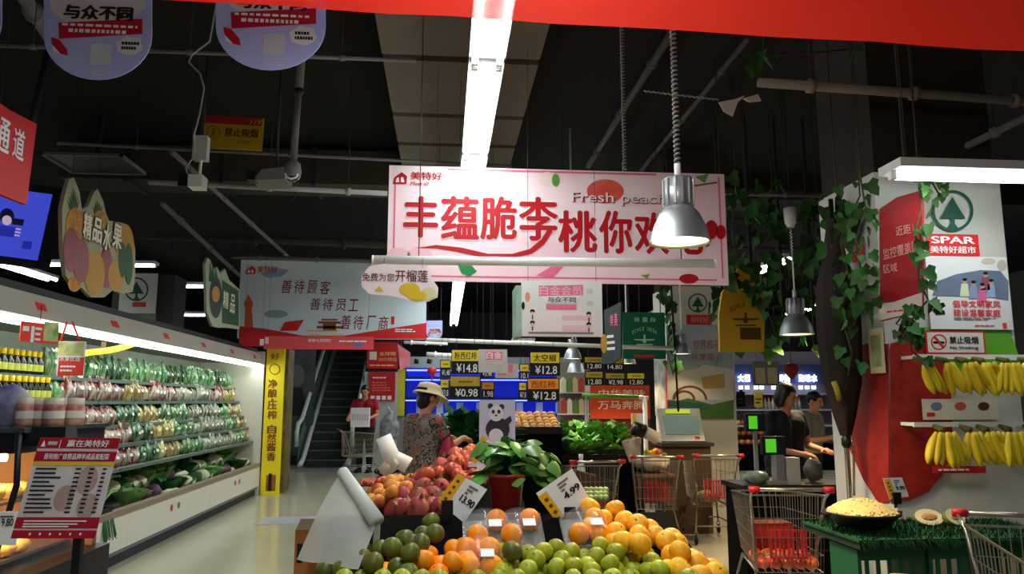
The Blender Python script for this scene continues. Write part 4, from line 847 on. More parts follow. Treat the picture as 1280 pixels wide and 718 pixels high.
# whole oranges, right heap (yellower, larger) and left loose ones
scatter(citrus('orange', 'bright yellow orange in the heap at the right of the stand', 'oranges heaped at right', .040, m_yor),
        z8((550, 380), (675, 388), (615, 438), (722, 448), (683, 505), (560, 480), (790, 465), (800, 520), (870, 520), (850, 490), (745, 505), (990, 560), (960, 530), (930, 545), (1050, 635), (960, 620), (1150, 680), (1000, 600), (1090, 655), (670, 560), (720, 550), (1060, 690), (1180, 710), (1000, 690), (900, 580), (800, 560), (1100, 720), (1020, 720), (940, 700)), A1, .040)
scatter(citrus('orange', 'deep orange loose fruit among the dark green citrus at left', 'loose oranges at left', .037, m_org), z7((740, 615), (665, 670), (800, 665), (525, 700), (870, 590), (915, 580), (985, 592), (865, 650), (860, 700), (930, 640), (790, 715), (720, 640)), A1, .037)
scatter(citrus('green_mandarin', 'yellow green mandarin in the front citrus heap', 'green mandarins in the front heap', .033, m_grn), z8((380, 580), (455, 600), (320, 600), (240, 610), (165, 600), (280, 640), (340, 630), (410, 640), (520, 630), (600, 570), (580, 625), (640, 625), (680, 600), (750, 570), (700, 660), (760, 640), (830, 620), (860, 650), (540, 670), (470, 670), (380, 680), (310, 690), (240, 690), (150, 670), (120, 700), (200, 660), (610, 690), (560, 700), (500, 705), (430, 695), (770, 695), (840, 695), (690, 700), (930, 670), (650, 660), (800, 660), (100, 600), (900, 690), (170, 710), (450, 640), (720, 620)), A1, .033)
scatter(citrus('green_orange', 'dark green orange in the heap at the left of the stand', 'dark green oranges at left', .035, m_dgr), z7((755, 450), (720, 515), (775, 510), (625, 535), (665, 560), (505, 590), (560, 580), (600, 620), (405, 585), (345, 620), (280, 655), (410, 635), (465, 655), (535, 660), (310, 690), (225, 695), (370, 690), (440, 700), (690, 600), (650, 605), (590, 680), (500, 640), (1100, 600), (1160, 595), (720, 690), (700, 560), (640, 710), (600, 715)), A1, .035)
# front and side filling of the heap, below the frame edge
f = citrus('green_mandarin', 'yellow green mandarin at the very front edge of the heap', 'mandarins at the front edge', .033, m_grn); pts = [(430 + 24 * k, 724 + 14 * j) for k in range(19) for j in range(2)]; scatter(f, pts, A1, .033)
# wrapped trays of oranges
m_film = mat('cling_film', '#f4f6f8', .06, clear=.93, coat=1); m_tray = mat('tray_clear', '#d9dde0', .12, clear=.78)
def tray(label, px, py, n, rz):
    c = PS(px, py, A1[0] + .012, A1[1], A1[2]); t = thing('orange_tray', label, 'fruit tray', c, (R(26.5), 0, 0), 'wrapped orange trays')
    W, H = .085, .1
    MB().box(-W, -H, -.045, W, H, -.04).box(-W, -H, -.045, -W + .004, H, -.01).box(W - .004, -H, -.045, W, H, -.01).box(-W, -H, -.045, W, -H + .004, -.01).box(-W, H - .004, -.045, W, H, -.01).build('tray', m_tray, t)
    for k in range(n):
        x, y = ((-.035, -.045), (.04, .045), (.042, -.05), (-.04, .045))[k]; MB().ell((x, y, 0), .04, n=16, m=10).build('orange', m_org, t)
    MB().ell((0, 0, .0), (W * .98, H * .98, .05), n=20, m=10, warp=lambda p: (p.x * (1 + .18 * (1 - abs(p.x))), p.y * (1 + .1 * (1 - abs(p.y))), p.z)).build('film', m_film, t)
    MB().box(.005, -.06, .046, .05, -.02, .049).build('price_sticker', M_paper, t); placed.append((c, .06))
tray('film wrapped tray of two oranges below the plant pot', 608, 660, 2, 0); tray('film wrapped tray of oranges with a torn white label', 650, 659, 2, 0); tray('film wrapped tray of peeled oranges in front with a square label', 598, 697, 4, 0); tray('film wrapped tray of oranges beside the white price card', 733, 658, 3, 0)
# dragon fruit, peaches, apples
m_drag = mat('dragon_fruit', '#96283f', .5, noise=(9, .9), c2='#8a4a3c', rand=.15); m_drt = mat('dragon_scale', '#8f8a4a', .6, noise=(9, .5), c2='#a84a54'); m_pch = mat('peach', '#d6a03c', .6, noise=(14, 1, .3), c2='#a8302a', rand=.2); m_apl = mat('apple_red', '#94202a', .35, noise=(12, .9, .4), c2='#c8683c', rand=.2)
def dragon():
    o = tag(MB().ell((0, 0, 0), (.045, .045, .056), n=14, m=10).build('dragon_fruit', m_drag), 'pink dragon fruit with scaly tips on the rear slope', 'fruit', 'dragon fruit on the rear slope')
    for k in range(9):
        q, h = k * 2.4, -.03 + .011 * k; r = .045 * math.sqrt(max(.1, 1 - (h / .056) ** 2)); d = Vector((math.cos(q), math.sin(q), 0)); s = Vector((-math.sin(q), math.cos(q), 0)) * .012; c = d * (r * .96) + Vector((0, 0, h))
        MB().add([c - s, c + s, c + d * .016 + Vector((0, 0, .026))], [(0, 1, 2)]).build('scale', m_drt, o)
    return o
def rr2(): return (random.uniform(1, 2), random.uniform(-.5, .5), random.uniform(0, 6))
placed = []
scatter(dragon(), z7((710, 285), (750, 330), (690, 340), (620, 335), (580, 390), (630, 395), (690, 395), (760, 385), (720, 230), (800, 180), (760, 260), (810, 290), (640, 290), (860, 210), (800, 390), (850, 370), (545, 355), (600, 300)), A2, .048)
pch = citrus('peach', 'red and yellow peach on the rear slope', 'peaches on the rear slope', .032, m_pch, .95)
scatter(pch, z7((520, 255), (560, 245), (595, 245), (580, 280), (630, 275), (490, 290), (500, 315), (540, 320), (520, 290), (465, 310), (560, 300), (490, 350), (450, 345), (550, 270), (610, 250), (650, 240), (690, 230)), A2, .032)
apl = citrus('apple', 'red apple in the heap behind the dragon fruit', 'apples behind the dragon fruit', .034, m_apl, .9)
scatter(apl, z7((875, 105), (920, 125), (885, 130), (860, 150), (900, 155), (940, 150), (830, 180), (760, 200), (790, 205), (740, 210), (860, 185), (905, 180), (950, 185), (980, 160), (700, 215), (1015, 180), (990, 210), (1020, 230), (960, 215), (930, 210), (890, 215), (900, 110), (940, 105), (980, 120), (1000, 140), (960, 90), (920, 240), (960, 250), (1000, 250), (1030, 200)), A2, .034)
chy = citrus('cherry_tomato', 'small red cherry tomato at the far left of the rear slope', 'cherry tomatoes on the rear slope', .014, m_apl, .95)
scatter(chy, z7(*[(405 + 15 * (k % 7) + 5 * (k // 7), 262 - 8 * (k // 7)) for k in range(21)]), A2, .014)
grp = citrus('grape', 'pale green grape behind the yellow oranges', 'green grapes', .014, mat('grape', '#8fa05a', .3, rand=.15), 1.1)
scatter(grp, [(733 + 6 * (k % 5), 613 + 5 * (k // 5)) for k in range(15)], (1.03, .3, 3.1), .014)
# ---- potted pothos
pt = P(633, 634, 3.16); p = thing('potted_plant', 'green pothos in a red plastic pot on the fruit stand', 'plant', (pt.x, 3.16, .987))
H = P(633, 592, 3.16).z - .987
MB().lathe([(0, 0), (.052, 0), (.072, H * .93), (.078, H * .93), (.078, H), (.066, H), (.06, H * .9), (0, H * .88)], 24).build('pot', mat('pot_red', '#b23a34', .35), p); MB().lathe([(0, H * .92), (.064, H * .92)], 16).build('soil', mat('soil', '#2b1d14', .9), p)
m_pot1 = mat('pothos_leaf', '#4c8038', .3, rand=.4, noise=(7, .6), c2='#86ad55')
def leaf_mesh(s, m, name='leaf'):
    o = [(0, 0), (.28, -.12), (.46, .12), (.44, .42), (.26, .74), (0, 1.0), (-.26, .74), (-.44, .42), (-.46, .12), (-.28, -.12)]
    vs = [(x * s, y * s, -abs(x) * .25 * s - .25 * s * y * y) for x, y in o] + [(0, .4 * s, .02 * s)]
    return MB().add(vs, [(i, (i + 1) % 10, 10) for i in range(10)], True).mesh(name, m)
lm = leaf_mesh(.07, m_pot1)
rnd = random.Random(3); stems = MB()
for k in range(64):
    q = rnd.uniform(0, 6.28); rad = rnd.uniform(.02, .12); hz = H + rnd.uniform(.02, .17) - rad * .35
    if k > 50: q = rnd.uniform(-.6, .5); rad = rnd.uniform(.11, .17); hz = H + rnd.uniform(-.06, .1)
    tip = Vector((rad * 1.15 * math.cos(q), rad * .8 * math.sin(q), hz))
    put('leaf', lm, p, tip, (rnd.uniform(-.9, .25), rnd.uniform(-.5, .5), q - R(90) + rnd.uniform(-.7, .7)), rnd.uniform(.8, 1.3))
    stems.tube([(0, 0, H * .9), (tip.x * .5, tip.y * .5, (H + hz) / 2 + .05), tip], .0025, 4)
stems.build('stems', m_leafd, p)
# ---- price tags on the stand
def tagcard(label, pts, Y, price, ylw, stem=None):
    cx = sum(p[0] for p in pts) / 4; cy = sum(p[1] for p in pts) / 4
    b = Board('price_card', label, 'price tag', min(p[0] for p in pts), min(p[1] for p in pts), max(p[0] for p in pts), max(p[1] for p in pts), Y, None, .004)
    b.shape(pts, M_paper, 0, 'card'); TL, TR, BR, BL = [Vector(p) for p in pts]
    S = lambda x, y: tuple(TL * (1 - x) * (1 - y) + TR * x * (1 - y) + BR * x * y + BL * (1 - x) * y)
    b.shape([S(*q) for q in ((ylw[0], ylw[1]), (ylw[2], ylw[1]), (ylw[2], ylw[3]), (ylw[0], ylw[3]))], mat('tag_yellow', '#f0b51e', .5), 1, 'yellow_print')
    def tx(t, x0, y0, x1, y1, m=M_ink):
        vs, fs = text_mesh(t, .045); o = []
        for v in vs: u = b.uv(*S(x0 + (x1 - x0) * (v[0] + .5), y1 + (y0 - y1) * (v[2] + .5))); o.append((u[0], b.fy(2) + v[1], u[1]))
        MB().add(o, fs).build('lettering', m, b.root)
    tx(price, *((.48, .42, .95, .62) if ylw[0] < .3 else (.1, .4, .6, .6)))
    for i in range(3):
        v = [b.uv(*S(*q)) for q in ((.5, .12 + .1 * i), (.8 - .1 * i, .12 + .1 * i), (.8 - .1 * i, .18 + .1 * i), (.5, .18 + .1 * i))]; MB().add([(c[0], b.fy(2), c[1]) for c in v], [(3, 2, 1, 0)]).build('small_print', M_grey, b.root)
    for i in range(4):
        xm = (ylw[0] + ylw[2]) / 2; y0 = ylw[1] + (ylw[3] - ylw[1]) * (.15 + .2 * i); v = [b.uv(*S(*q)) for q in ((xm - .04, y0), (xm + .05, y0), (xm + .05, y0 + .09), (xm - .04, y0 + .09))]; MB().add([(c[0], b.fy(2), c[1]) for c in v], [(3, 2, 1, 0)]).build('small_print', mat('tag_ink', '#6a4a10', .6), b.root)
    c = b.uv(*S(.35, .98)); MB().box(c[0] - .022, -.012, c[1] - .03, c[0] + .022, .014, c[1] + .03).build('clip', M_black, b.root)
    g = stem if stem else (.92 - b.O.z); MB().tube([(c[0], .0, c[1] - .02), (c[0] + .01, .03, g)], .008, 6).build('stem', M_black, b.root)
    return b
tagcard('white and yellow price card reading 13.90 tilted over the oranges', [(572, 592), (609, 612), (580, 654), (547, 627)], 2.98, '13.90', (.0, .0, .28, 1))
tagcard('white price card with yellow strip beside the plant pot', [(670, 617), (715, 586), (736, 622), (700, 657)], 3.0, '4.99', (-.02, .1, .22, 1.05))
tagcard('narrow blue white price card standing by the apples', [(603, 545), (621, 557), (600, 598), (584, 590)], 3.75, '6.98', (-.05, .0, .35, .7))
# ---- panda card
b = Board('panda_card', 'white card with a black and white panda picture behind the plant', 'card', 599, 500, 644, 556, 4.05, mat('card_lilac', '#c3c6de', .6), .005)
m_pk = mat('panda_black', '#33333d', .6); m_pwh = mat('panda_white', '#dcdde8', .6)
b.disc(622, 537, 15, 15, m_pk, 1, 'body_print'); b.disc(620, 545, 9, 9, m_pwh, 1.5, 'belly_print'); b.shape([(626, 528), (638, 520), (640, 526), (632, 536)], m_pk, 1.6, 'arm_print'); b.disc(613, 508, 3.4, 3.6, m_pk, 2, 'ear_print'); b.disc(627, 509, 3.4, 3.6, m_pk, 2, 'ear_print'); b.disc(620, 517, 9, 10, m_pwh, 2.5, 'face_print'); b.disc(616.5, 515, 2, 2.6, m_pk, 3, 'eye_print'); b.disc(623.5, 515, 2, 2.6, m_pk, 3, 'eye_print'); b.disc(620, 519.5, 1.6, 1.2, m_pk, 3, 'nose_print')
MB().tube([(0, .01, b.box(599, 500, 644, 556)[1] + .05), (0, .02, 1.12 - b.O.z)], .006, 6).build('stem', M_black, b.root)
# ---- plastic bag roll at the stand corner
m_bagf = mat('bag_film', '#f4f7f4', .3, clear=.42, transl=.5)
a, c = P(428, 590, 2.95), P(471, 652, 2.75)
t = thing('bag_roll', 'roll of translucent plastic bags with one bag hanging loose', 'plastic bag', c)
MB().tube([(0, 0, 0), a - c], [.028, .022], 14).build('roll', mat('roll_white', '#d3d8d6', .4, transl=.2), t)
n, mm = 8, 8; vs = []
E0, E1 = P(425, 592, 2.96), P(470, 657, 2.76); F0, F1 = P(371, 700, 2.72), P(448, 712, 2.6)
for i in range(n + 1):
    for j in range(mm + 1):
        u, v = i / n, j / mm; top = E0.lerp(E1, u); bot = F0.lerp(F1, u); q = top.lerp(bot, v); q = q + Vector((0, -.02 * math.sin(math.pi * u) * math.sin(math.pi * v) + .012 * math.sin(9 * u + 3 * v) * v, .02 * math.sin(math.pi * v) * (1 - u))); vs.append(q - c)
MB().add(vs, [(i * (mm + 1) + j, (i + 1) * (mm + 1) + j, (i + 1) * (mm + 1) + j + 1, i * (mm + 1) + j + 1) for i in range(n) for j in range(mm)], True).build('hanging_bag', m_bagf, t)
MB().tube([(.0, .02, .0), (-.005, .05, -.12), (-.005, .05, -c.z)], .012, 8).build('post', m_stdg, t)
# twin paper rolls further back
t = thing('bag_roll', 'two white bag rolls on a black bracket beside the shopper', 'plastic bag', P(492, 588, 4.5))
q = lambda x, y: P(x, y, 4.5) - Vector(t.location)
MB().tube([q(479, 546), q(494, 583)], [.045, .05], 14).build('roll', M_white, t); MB().tube([q(496, 575), q(478, 592)], [.05, .035], 14).build('roll', mat('roll_beige', '#cdbfae', .5), t); MB().tube([q(494, 570), q(506, 577), q(500, 588)], [.03, .05, .03], 12).build('loose_sheet', M_white, t)
MB().tube([q(470, 600), q(485, 592), q(508, 585)], .012, 6).build('bracket', M_black, t); MB().tube([q(472, 598), (q(472, 598).x, .02, -t.location.z)], .015, 6).build('post', M_black, t)
# orange carton on the floor side of the stand
q = P(388, 680, 3.1); t = thing('carton', 'orange cardboard carton behind the hanging plastic bag', 'box', (q.x, 3.15, 0)); zt = P(386, 660, 3.1).z; m_cart = mat('carton', '#b5713a', .8, noise=(6, .3))
MB().box(-.05, -.1, 0, .1, .12, zt).build('body', m_cart, t); MB().hexa([(-.05, -.1, zt), (.1, -.1, zt), (.1, -.097, zt), (-.05, -.097, zt), (-.02, -.16, zt + .05), (.1, -.16, zt + .05), (.1, -.157, zt + .05), (-.02, -.157, zt + .05)]).build('flap', mat('carton_inner', '#d8cdbb', .8), t); MB().box(-.04, -.103, zt - .12, -.02, -.1, zt - .05).build('print', M_ink, t)
q = PZ(362, 651, .002); tag(MB().box(-.35, -.3, 0, .3, .3, .003).build('floor_sticker', mat('sticker_blue', '#8f93b8', .4, noise=(8, .5), c2='#c9c27a'), loc=(q.x, q.y, .001)), 'pale blue square sticker on the aisle floor', 'sticker')
# ================================================================== vegetable stands in the middle distance
m_lv1 = mat('salad_leaf', '#3f7a2f', .4, rand=.3, noise=(14, .9), c2='#93c26a'); m_lv2 = mat('spinach', '#28582c', .4, rand=.3, noise=(7, .5), c2='#3a6b35')
def bunch(m, s, seed):
    r = random.Random(seed); b = MB()
    for k in range(30):
        q = r.uniform(0, 6.28); t = r.uniform(.1, 1.25); L = s * r.uniform(.45, 1.0); b.M = Matrix.Rotation(q, 4, 'Z') @ Matrix.Rotation(t, 4, 'Y')
        wd = L * .4; b.add([(0, -.006, 0), (0, .006, 0), (.0, -wd * .5, L * .45), (.0, wd * .5, L * .45), (.05 * L, 0, L * .5), (.12 * L, -wd * .62, L * .75), (.12 * L, wd * .62, L * .75), (.25 * L, 0, L)], [(0, 1, 4), (0, 4, 2), (1, 3, 4), (2, 4, 5), (4, 3, 6), (4, 6, 7), (5, 4, 7)], True)
    return b.mesh('leafy_bunch', m)
b1 = [bunch(m_lv1, .2, i) for i in range(3)]; b2 = [bunch(m_lv2, .2, i) for i in range(3)]
o = P(750, 570, 8.1); zt = P(750, 562, 8.1).z
t = thing('greens_stand', 'black crate stand heaped with bright leafy greens', 'stand', (o.x, 8.4, 0))
MB().box(-.46, -.3, 0, .44, .6, zt - .12).build('base', m_std, t)
for a in ((-.46, -.3, zt - .12, .44, -.28, zt), (-.46, .58, zt - .12, .44, .6, zt + .1), (-.46, -.3, zt - .12, -.44, .6, zt + .05), (.42, -.3, zt - .12, .44, .6, zt + .05)): MB().box(*a).build('crate_side', M_black, t)
for i in range(6):
    for j in range(5):
        dark = i < 1; me = random.choice(b2 if dark else b1)
        tag(put('leafy_greens', me, None, (o.x - .38 + .145 * i, 8.2 + .15 * j, zt - .1 + .055 * j + random.uniform(0, .02)), (0, 0, random.uniform(0, 6)), random.uniform(1.0, 1.25)), 'dark leafy bunch at the left end of the greens crate' if dark else 'bright leafy bunch heaped in the greens crate', 'vegetable', 'dark bunches in the greens crate' if dark else 'bright bunches in the greens crate')
# darker greens behind the shopper's hand
o2 = P(590, 552, 7.0); z2 = P(590, 552, 7.0).z
t = thing('greens_stand', 'dark stand of broad leaves behind the panda card', 'stand', (.33, 7.25, 0)); MB().box(-.26, -.3, 0, .28, .3, z2 - .06).build('base', m_std, t); MB().box(-.28, -.32, z2 - .06, .3, -.3, z2).build('front_lip', M_black, t); MB().box(-.28, .3, z2 - .06, .3, .32, z2 + .08).build('rear_lip', M_black, t)
for i in range(4):
    for j in range(4):
        tag(put('leafy_greens', random.choice(b2), None, (.12 + .14 * i, 7.05 + .13 * j, z2 - .055 + .06 * j), (0, 0, random.uniform(0, 6)), random.uniform(1.05, 1.4)), 'broad dark green bunch on the stand behind the panda card', 'vegetable', 'broad dark bunches behind the panda card')
# warm lit potatoes
o3 = P(675, 530, 7.6); t = thing('potato_stand', 'stand heaped with warm lit potatoes beside the greens', 'stand', (o3.x, 7.9, 0)); MB().box(-.3, -.3, 0, .22, .5, o3.z - .1).build('base', m_std, t); MB().box(-.3, -.32, o3.z - .1, .22, -.3, o3.z - .03).build('front_lip', M_black, t); MB().box(-.3, .5, o3.z - .1, .22, .52, o3.z + .1).build('rear_lip', M_black, t)
m_pot = mat('potato', '#cc9a58', .6, noise=(6, .5), rand=.2); pm = MB().ell((0, 0, 0), (.05, .038, .034), n=10, m=7, warp=lambda p: (p.x, p.y + .1 * p.x * p.x, p.z)).mesh('potato', m_pot)
for i in range(7):
    for j in range(6): tag(put('potato', pm, None, (o3.x - .27 + .075 * i, 7.68 + .09 * j, o3.z - .06 + .028 * j), (random.uniform(-.3, .3), random.uniform(-.3, .3), random.uniform(0, 6))), 'brown potato in the warm lit heap', 'potato', 'potatoes in the warm lit heap')
# price tags in the greens
b = Board('price_card', 'dark clip with a white card standing in the greens', 'price tag', 789, 517, 804, 531, 8.5, M_paper, .006); b.rect(790, 518, 795, 530, m_py); MB().tube([(0, .01, -.04), (0, .01, -.35)], .008, 5).build('stem', M_black, b.root)
t = thing('bag_roll', 'black and beige roll holder beside the greens', 'plastic bag', P(803, 540, 7.7)); MB().tube([(-.1, 0, .04), (.02, 0, .0)], .07, 14).build('end_cover', M_black, t); MB().tube([(.02, 0, 0), (.16, 0, -.07)], .06, 14).build('roll', mat('roll_beige', '#cdbfae', .5), t); MB().tube([(0, .03, -.05), (0, .03, -t.location.z)], .015, 6).build('post', M_black, t)
# green rail on white post, and the red horse-feast sign
b = Board('market_sign', 'warm lit red sign with pale characters behind the greens', 'sign', 738, 482, 812, 524, 10.5, mat('market_red', '#c0401f', .5), .03)
b.text('中华美味', 748, 487, 806, 497, mat('market_pale', '#e8c9a8', .5), 2, .012); b.text('万马奔腾', 747, 501, 806, 512, mat('market_pale', '#e8c9a8', .5), 2, .012)
q = b.box(738, 482, 812, 524); MB().box(q[0], .02, -b.O.z, q[2], .3, q[1]).build('base', mat('market_base', '#5a2a18', .6), b.root)
a, c = P(728, 494, 9.3), P(806, 498, 9.3); t = thing('guard_rail', 'bright green rail on a white post behind the greens', 'rail', (c.x, 9.3, 0))
MB().tube([(a.x - c.x, 0, a.z), (-.08, 0, c.z + .01)], .025, 10).build('green_tube', mat('rail_green', '#5fae3a', .4), t); MB().tube([(-.08, 0, c.z + .01), (.04, 0, c.z)], .025, 10).build('white_tube', M_white, t); MB().tube([(0, 0, 0), (0, 0, c.z + .02)], .028, 10).build('post', M_white, t); MB().tube([(a.x - c.x + .05, 0, 0), (a.x - c.x + .05, 0, a.z)], .022, 8).build('post', M_grey, t)
# ================================================================== escalator and far end of the aisle
m_step = mat('escalator_step', '#343d3d', .5, noise=(40, .2)); m_nose = mat('step_nosing', '#66706c', .5); m_esg = mat('escalator_glass', '#3d5a4c', .1, clear=.35); m_han = mat('handrail_metal', '#bcc8c0', .3)
E = P(408, 580, 17.0); wL, wR = P(372, 580, 17.0).x - E.x, P(436, 580, 17.0).x - E.x
t = thing('escalator', 'dark escalator climbing away with silver edged balustrade', 'escalator', (E.x, 17.0, 0))
n = 22
for k in range(n): MB().box(wL + .12, .3 + .3 * k, 0 if k == 0 else .17 * k - .05, wR, .3 + .3 * (k + 1), .19 * (k + 1)).build('step', m_step, t); MB().box(wL + .12, .285 + .3 * k, .19 * (k + 1) - .03, wR, .3 + .3 * k, .19 * (k + 1)).build('step_nosing', m_nose, t)
MB().box(wL - .2, -.6, 0, wR + .2, .3, .02).build('landing_plate', M_grey, t)
sl = .19 / .3
for x, m in ((wL, 1), (wR + .08, 0)):
    MB().add([(x, -.1, .05), (x, 6.7, .05 + 6.6 * sl), (x, 6.7, .95 + 6.6 * sl), (x, .2, 1.0)], [(0, 1, 2, 3)]).build('balustrade', m_esg if m else M_dark, t)
    MB().tube([(x, -.2, .5), (x, -.25, .8), (x, -.1, .98), (x, .3, 1.06), (x, 6.7, 1.04 + 6.5 * sl)], .045, 8).build('handrail', m_han, t)
    MB().tube([(x + .08 * (1 if m else -1), -.2, .1), (x + .08 * (1 if m else -1), .2, .22), (x + .08 * (1 if m else -1), 6.7, .25 + 6.5 * sl)], .055, 6).build('skirt_trim', m_han, t)
m_adv = mat('far_poster', '#35393c', .5, noise=(2, .9), c2='#59636a')
b = Board('far_poster', 'dim poster wall left of the escalator', 'poster', 356, 437, 392, 570, 18.2, m_adv, .05); b.disc(372, 470, 9, 14, mat('poster_skin', '#6d6a6a', .6), 1, 'figure_print'); b.shape([(360, 520), (366, 485), (378, 485), (384, 520)], mat('poster_dark', '#22252a', .6), 1, 'figure_print'); q = b.box(356, 437, 392, 570); MB().box(q[0], .03, -b.O.z, q[2], .1, q[3] + 1.2).build('wall_board', M_dark, b.root)
m_nt = mat('notice_red', '#b81c26', .5)
b = Board('notice_board', 'red upper notice board right of the escalator', 'notice', 459, 428, 497, 461, 18.6, m_nt, .05); b.text('全球精', 474, 440, 495, 445, mat('notice_gold', '#e0b070', .5), 2, .02); b.text('20分钟达', 473, 447, 496, 452, mat('notice_gold', '#e0b070', .5), 2, .01); b.lines(462, 455, 494, 459, 1, mat('notice_gold', '#e0b070', .5)); b.rect(462, 440, 471, 450, mat('beige', '#d8d0c4', .5), 1, 'code_patch'); MB().box(-.4, .03, -b.O.z, .45, .2, .9).build('frame', M_dark, b.root)
b = Board('notice_board', 'red lower notice board with four white squares', 'notice', 461, 465, 494, 501, 18.5, m_nt, .05)
for x in (463, 470, 477, 484): b.rect(x + .4, 495, x + 5.4, 500, M_paper, 1, 'square_print')
b.lines(466, 471, 489, 474, 1, M_paper); b.lines(465, 477, 490, 490, 4, mat('notice_pale', '#d86a60', .5)); MB().box(-.42, .03, -b.O.z, .4, .2, .34).build('frame', mat('frame_white', '#b0b4b4', .5), b.root)
b = Board('flag_banner', 'pink red triangular flag hanging beside the notice boards', 'banner', 497, 432, 513, 463, 17, mat('flag_pink', '#d8566a', .5, noise=(3, .8), c2='#e8a0b0'), .02, outline=[(497, 430), (513, 441), (512, 458), (500, 463)]); b.wire(499, 433, CEIL)
b = Board('column_sign', 'slim yellow green strip sign beside the notice boards', 'sign', 497, 462, 506, 520, 17.5, mat('strip_yellow', '#c9b82e', .5, noise=(4, .6), c2='#5f8f3a'), .05); q = b.box(497, 462, 506, 520); MB().box(q[0], .03, -b.O.z, q[2], .08, q[1]).build('post', M_grey, b.root)
# blue lit cold wall
m_blue = mat('blue_lightbox', '#0d2bd0', .4, emit=.3, emit_c='#0a25d8', noise=(.8, .8), c2='#06103c'); m_blued = mat('blue_cabinet', '#0a1a5c', .4); m_bluel = mat('blue_tube', '#5a6aff', .4, emit=3, emit_c='#6a78ff')
x0, x1 = P(507, 500, 19.0).x, P(720, 500, 19.0).x; L = x1 - x0; top = P(600, 460, 19.0).z; top2 = P(600, 446, 19).z
t = thing('seafood_counter', 'long blue lit cold counter at the far wall', 'counter', (x0, 19.0, 0))
MB().box(0, .3, 0, L, .5, top).build('back_panel', m_blue, t); MB().box(0, -.5, 0, L, .28, .95).build('counter_base', m_blued, t); MB().box(0, -.55, .95, L, .28, 1.0).build('counter_top', mat('counter_ice', '#9fb3c9', .4), t)
for z in (1.5, 2.0): MB().box(0, -.1, z, L, .3, z + .05).build('shelf', m_blued, t); MB().tube([(0, -.08, z - .03), (L, -.08, z - .03)], .015, 6).build('lamp_tube', m_bluel, t)
MB().tube([(0, .2, top - .06), (L, .2, top - .06)], .02, 6).build('lamp_tube', m_bluel, t); MB().box(-.05, .2, top, L, .6, top2).build('fascia', mat('fascia_pale', '#8f98a0', .6), t)
for k in range(8): MB().box(.25 + k * .5, .26, 1.15, .42 + k * .5, .3, 1.42).build('price_plate', M_white, t)
MB().box(P(543, 470, 19).x - x0, .24, P(550, 478, 19).z, P(550, 470, 19).x - x0, .29, P(550, 466, 19).z).build('notice_sheet', mat('sheet_blue', '#7a8ae0', .5), t)
for px in (520, 536): MB().tube([P(px, 455, 18.7) - Vector(t.location), P(px + 1, 449, 18.7) - Vector(t.location)], .06, 8).build('spot_lamp', M_black, t)
q = P(540, 464, 17.5); t = thing('red_lantern', 'small red lantern ornament in front of the blue counter', 'lantern', q); MB().ell((0, 0, 0), (.11, .11, .09), n=10, m=7).build('body', M_red2, t); MB().tube([(0, 0, -.09), (0, 0, -.22)], .015, 5).build('tassel', M_red2, t); MB().tube([(0, 0, .09), (0, 0, CEIL - q.z)], .004, 4).build('wire', M_wire, t)
m_melon = mat('melon', '#6f9a5a', .5, noise=(9, .7), c2='#c9d8a0', rand=.3); mm_ = MB().ell((0, 0, .09), (.11, .1, .09), n=12, m=8).mesh('melon', m_melon)
for i in range(10):
    for j in range(2): tag(put('melon', mm_, None, (x0 + .3 + .24 * i, 18.55 + .23 * j, 1.0), (0, 0, i)), 'pale green melon on the blue lit far counter', 'melon', 'melons on the far counter')
# ceiling track with white bars near the far lamps
for px, py, Y, lb in ((455, 431, 12.2, ''),): pass
pipe('short white rail below the tiny lavender card', P(505, 428, 14.5), P(560, 430, 14.5), .03, mat('rail_white', '#eef0f2', .35))
pipe('white track above the blue lit counter', P(533, 443, 17.5), P(600, 447, 17.5), .05, mat('rail_white', '#eef0f2', .35))
